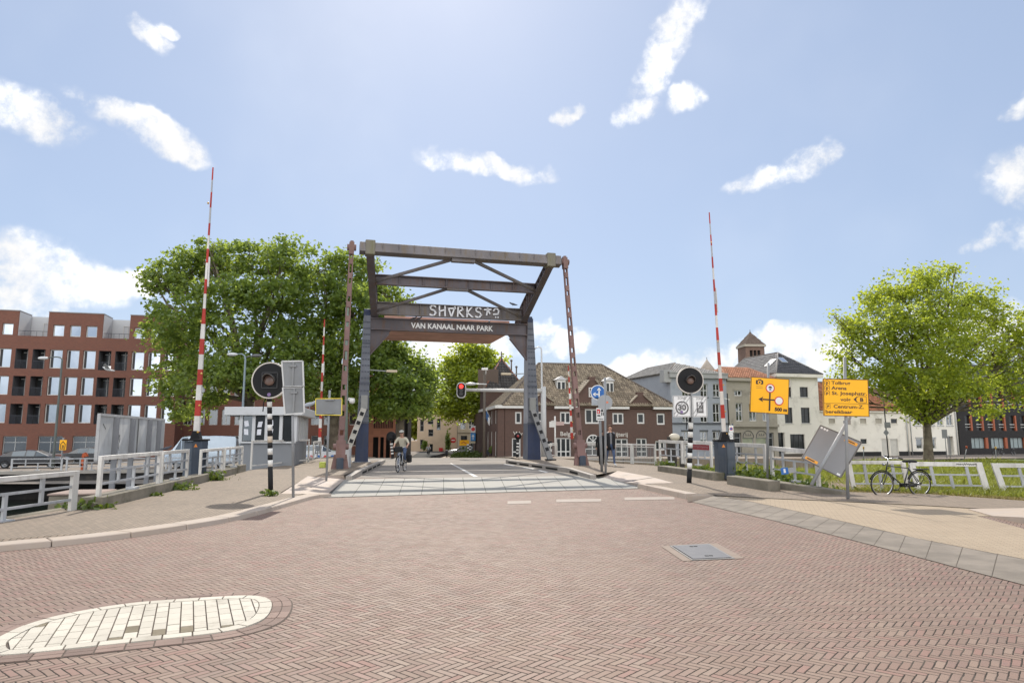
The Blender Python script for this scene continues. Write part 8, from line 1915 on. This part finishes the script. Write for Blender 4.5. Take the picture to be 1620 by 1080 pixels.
def blob(px, py, rx, ry, rot=0, gain=1.0):
    F = ray(px, py).normalized(); r = F.cross(Vector((0, 0, 1))).normalized(); u = r.cross(F)
    ca, sa = math.cos(R(rot)), math.sin(R(rot)); r2 = r*ca+u*sa; u2 = -r*sa+u*ca
    kx, ky = rx/FPX, ry/FPX
    k = 1/math.sqrt(1+((px-CX)**2+(py-CY)**2)/FPX**2); kx *= k; ky *= k
    a = t.vm('DOT_PRODUCT', DW, tuple(r2/kx)); b = t.vm('DOT_PRODUCT', DW, tuple(u2/ky)); f = t.m('GREATER_THAN', t.vm('DOT_PRODUCT', D, tuple(F)), .3)
    d2 = t.m('ADD', t.m('MULTIPLY', a, a), t.m('MULTIPLY', b, b))
    return t.m('MULTIPLY', t.m('MULTIPLY', t.m('SUBTRACT', 1, d2, clamp=True), f), gain)
BL = [(30, 168, 95, 52, -20), (225, 202, 135, 34, -16), (1055, 78, 44, 112, -33), (1085, 152, 40, 28, 20), (1000, 188, 52, 26, 20),
      (765, 265, 125, 21, -3), (1232, 270, 105, 28, 12), (1610, 285, 60, 60, 35), (1570, 385, 60, 24, 15), (1615, 160, 50, 20, 20), (885, 195, 24, 18, 0), (230, 50, 40, 25, -20),
      (70, 430, 150, 62, -8), (190, 445, 80, 34, 0), (20, 478, 110, 40, 0), (1250, 540, 110, 34, 5), (1120, 575, 170, 36, 4), (1300, 565, 90, 42, 0), (1010, 585, 70, 26, 0),
      (760, 545, 150, 34, 4), (900, 540, 55, 20, 10), (860, 520, 45, 16, 0), (690, 560, 60, 60, 0), (1500, 530, 200, 60, 0), (680, 610, 60, 40, 0), (1620, 385, 45, 30, 0), (905, 190, 20, 12, 30), (255, 40, 22, 14, 10)]
acc = None
for q in BL:
    o = blob(*q); acc = o if acc is None else t.m('MAXIMUM', acc, o)
dens = t.m('ADD', t.m('MULTIPLY', acc, 1.05), t.m('ADD', t.m('MULTIPLY', t.m('SUBTRACT', n1, .5), 4.2), t.m('MULTIPLY', t.m('SUBTRACT', n2, .5), 2.2)))
gate = t.sstep(acc, .0, .5)
mask = t.m('MAXIMUM', t.m('MULTIPLY', t.sstep(dens, -.1, 1.5), gate), t.m('MULTIPLY', t.m('MULTIPLY', t.sstep(acc, .0, .7), t.sstep(n1, .38, .62)), .5))
# thin high veil, plus unseen clouds added behind the viewer to fill shaded facades
hz = t.sep(D)[2]
veil = t.m('MULTIPLY', t.sstep(n3, .45, .8), .10)
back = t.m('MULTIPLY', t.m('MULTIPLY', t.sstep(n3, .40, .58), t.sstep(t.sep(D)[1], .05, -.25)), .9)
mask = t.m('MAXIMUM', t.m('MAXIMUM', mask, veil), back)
# cloud tone: brighter tops, faintly grey bases
ds = t.sstep(dens, .5, 1.6)
shade = t.m('ADD', .79, t.m('MULTIPLY', t.sstep(t.noise(t.vm('ADD', D, (0, 0, .02)), 9, 6), .35, .62), .22))
cl = t.vm('SCALE', (1.0, .99, .975), scale=1.0); cl_n = cl.node; t.put(cl_n.inputs['Scale'], shade)
bs = t.new('ShaderNodeBackground'); bc = t.new('ShaderNodeBackground')
SKYMIX = t.mixc(.62, sky.outputs[0], (4.55, 5.5, 7.35))
t.l.new(SKYMIX, bs.inputs[0]); bs.inputs[1].default_value = .0755
t.l.new(cl, bc.inputs[0]); t.put(bc.inputs[1], t.m('ADD', .84, t.m('MULTIPLY', t.sstep(t.sep(D)[1], .05, -.35), 1.28)))  # added clouds behind the viewer are made brighter as fill light
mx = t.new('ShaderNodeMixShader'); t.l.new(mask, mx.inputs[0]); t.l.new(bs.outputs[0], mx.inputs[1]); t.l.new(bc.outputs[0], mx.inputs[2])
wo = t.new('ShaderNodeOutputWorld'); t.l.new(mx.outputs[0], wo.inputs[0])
cam = bpy.data.cameras.new('camera'); co = bpy.data.objects.new('camera', cam); COL.objects.link(co)
co.location = CAM; co.rotation_euler = (PI/2+TH, 0, 0); cam.lens = 24; cam.sensor_width = 36; cam.clip_end = 5000; cam.clip_start = .05
scene.camera = co
scene.view_settings.view_transform = 'Standard'; scene.view_settings.look = 'None'; scene.view_settings.exposure = .62; scene.view_settings.gamma = 1
scene.render.resolution_x, scene.render.resolution_y = 1024, 682
scene.cycles.max_bounces = 6; scene.cycles.transparent_max_bounces = 6; scene.cycles.use_denoising = True
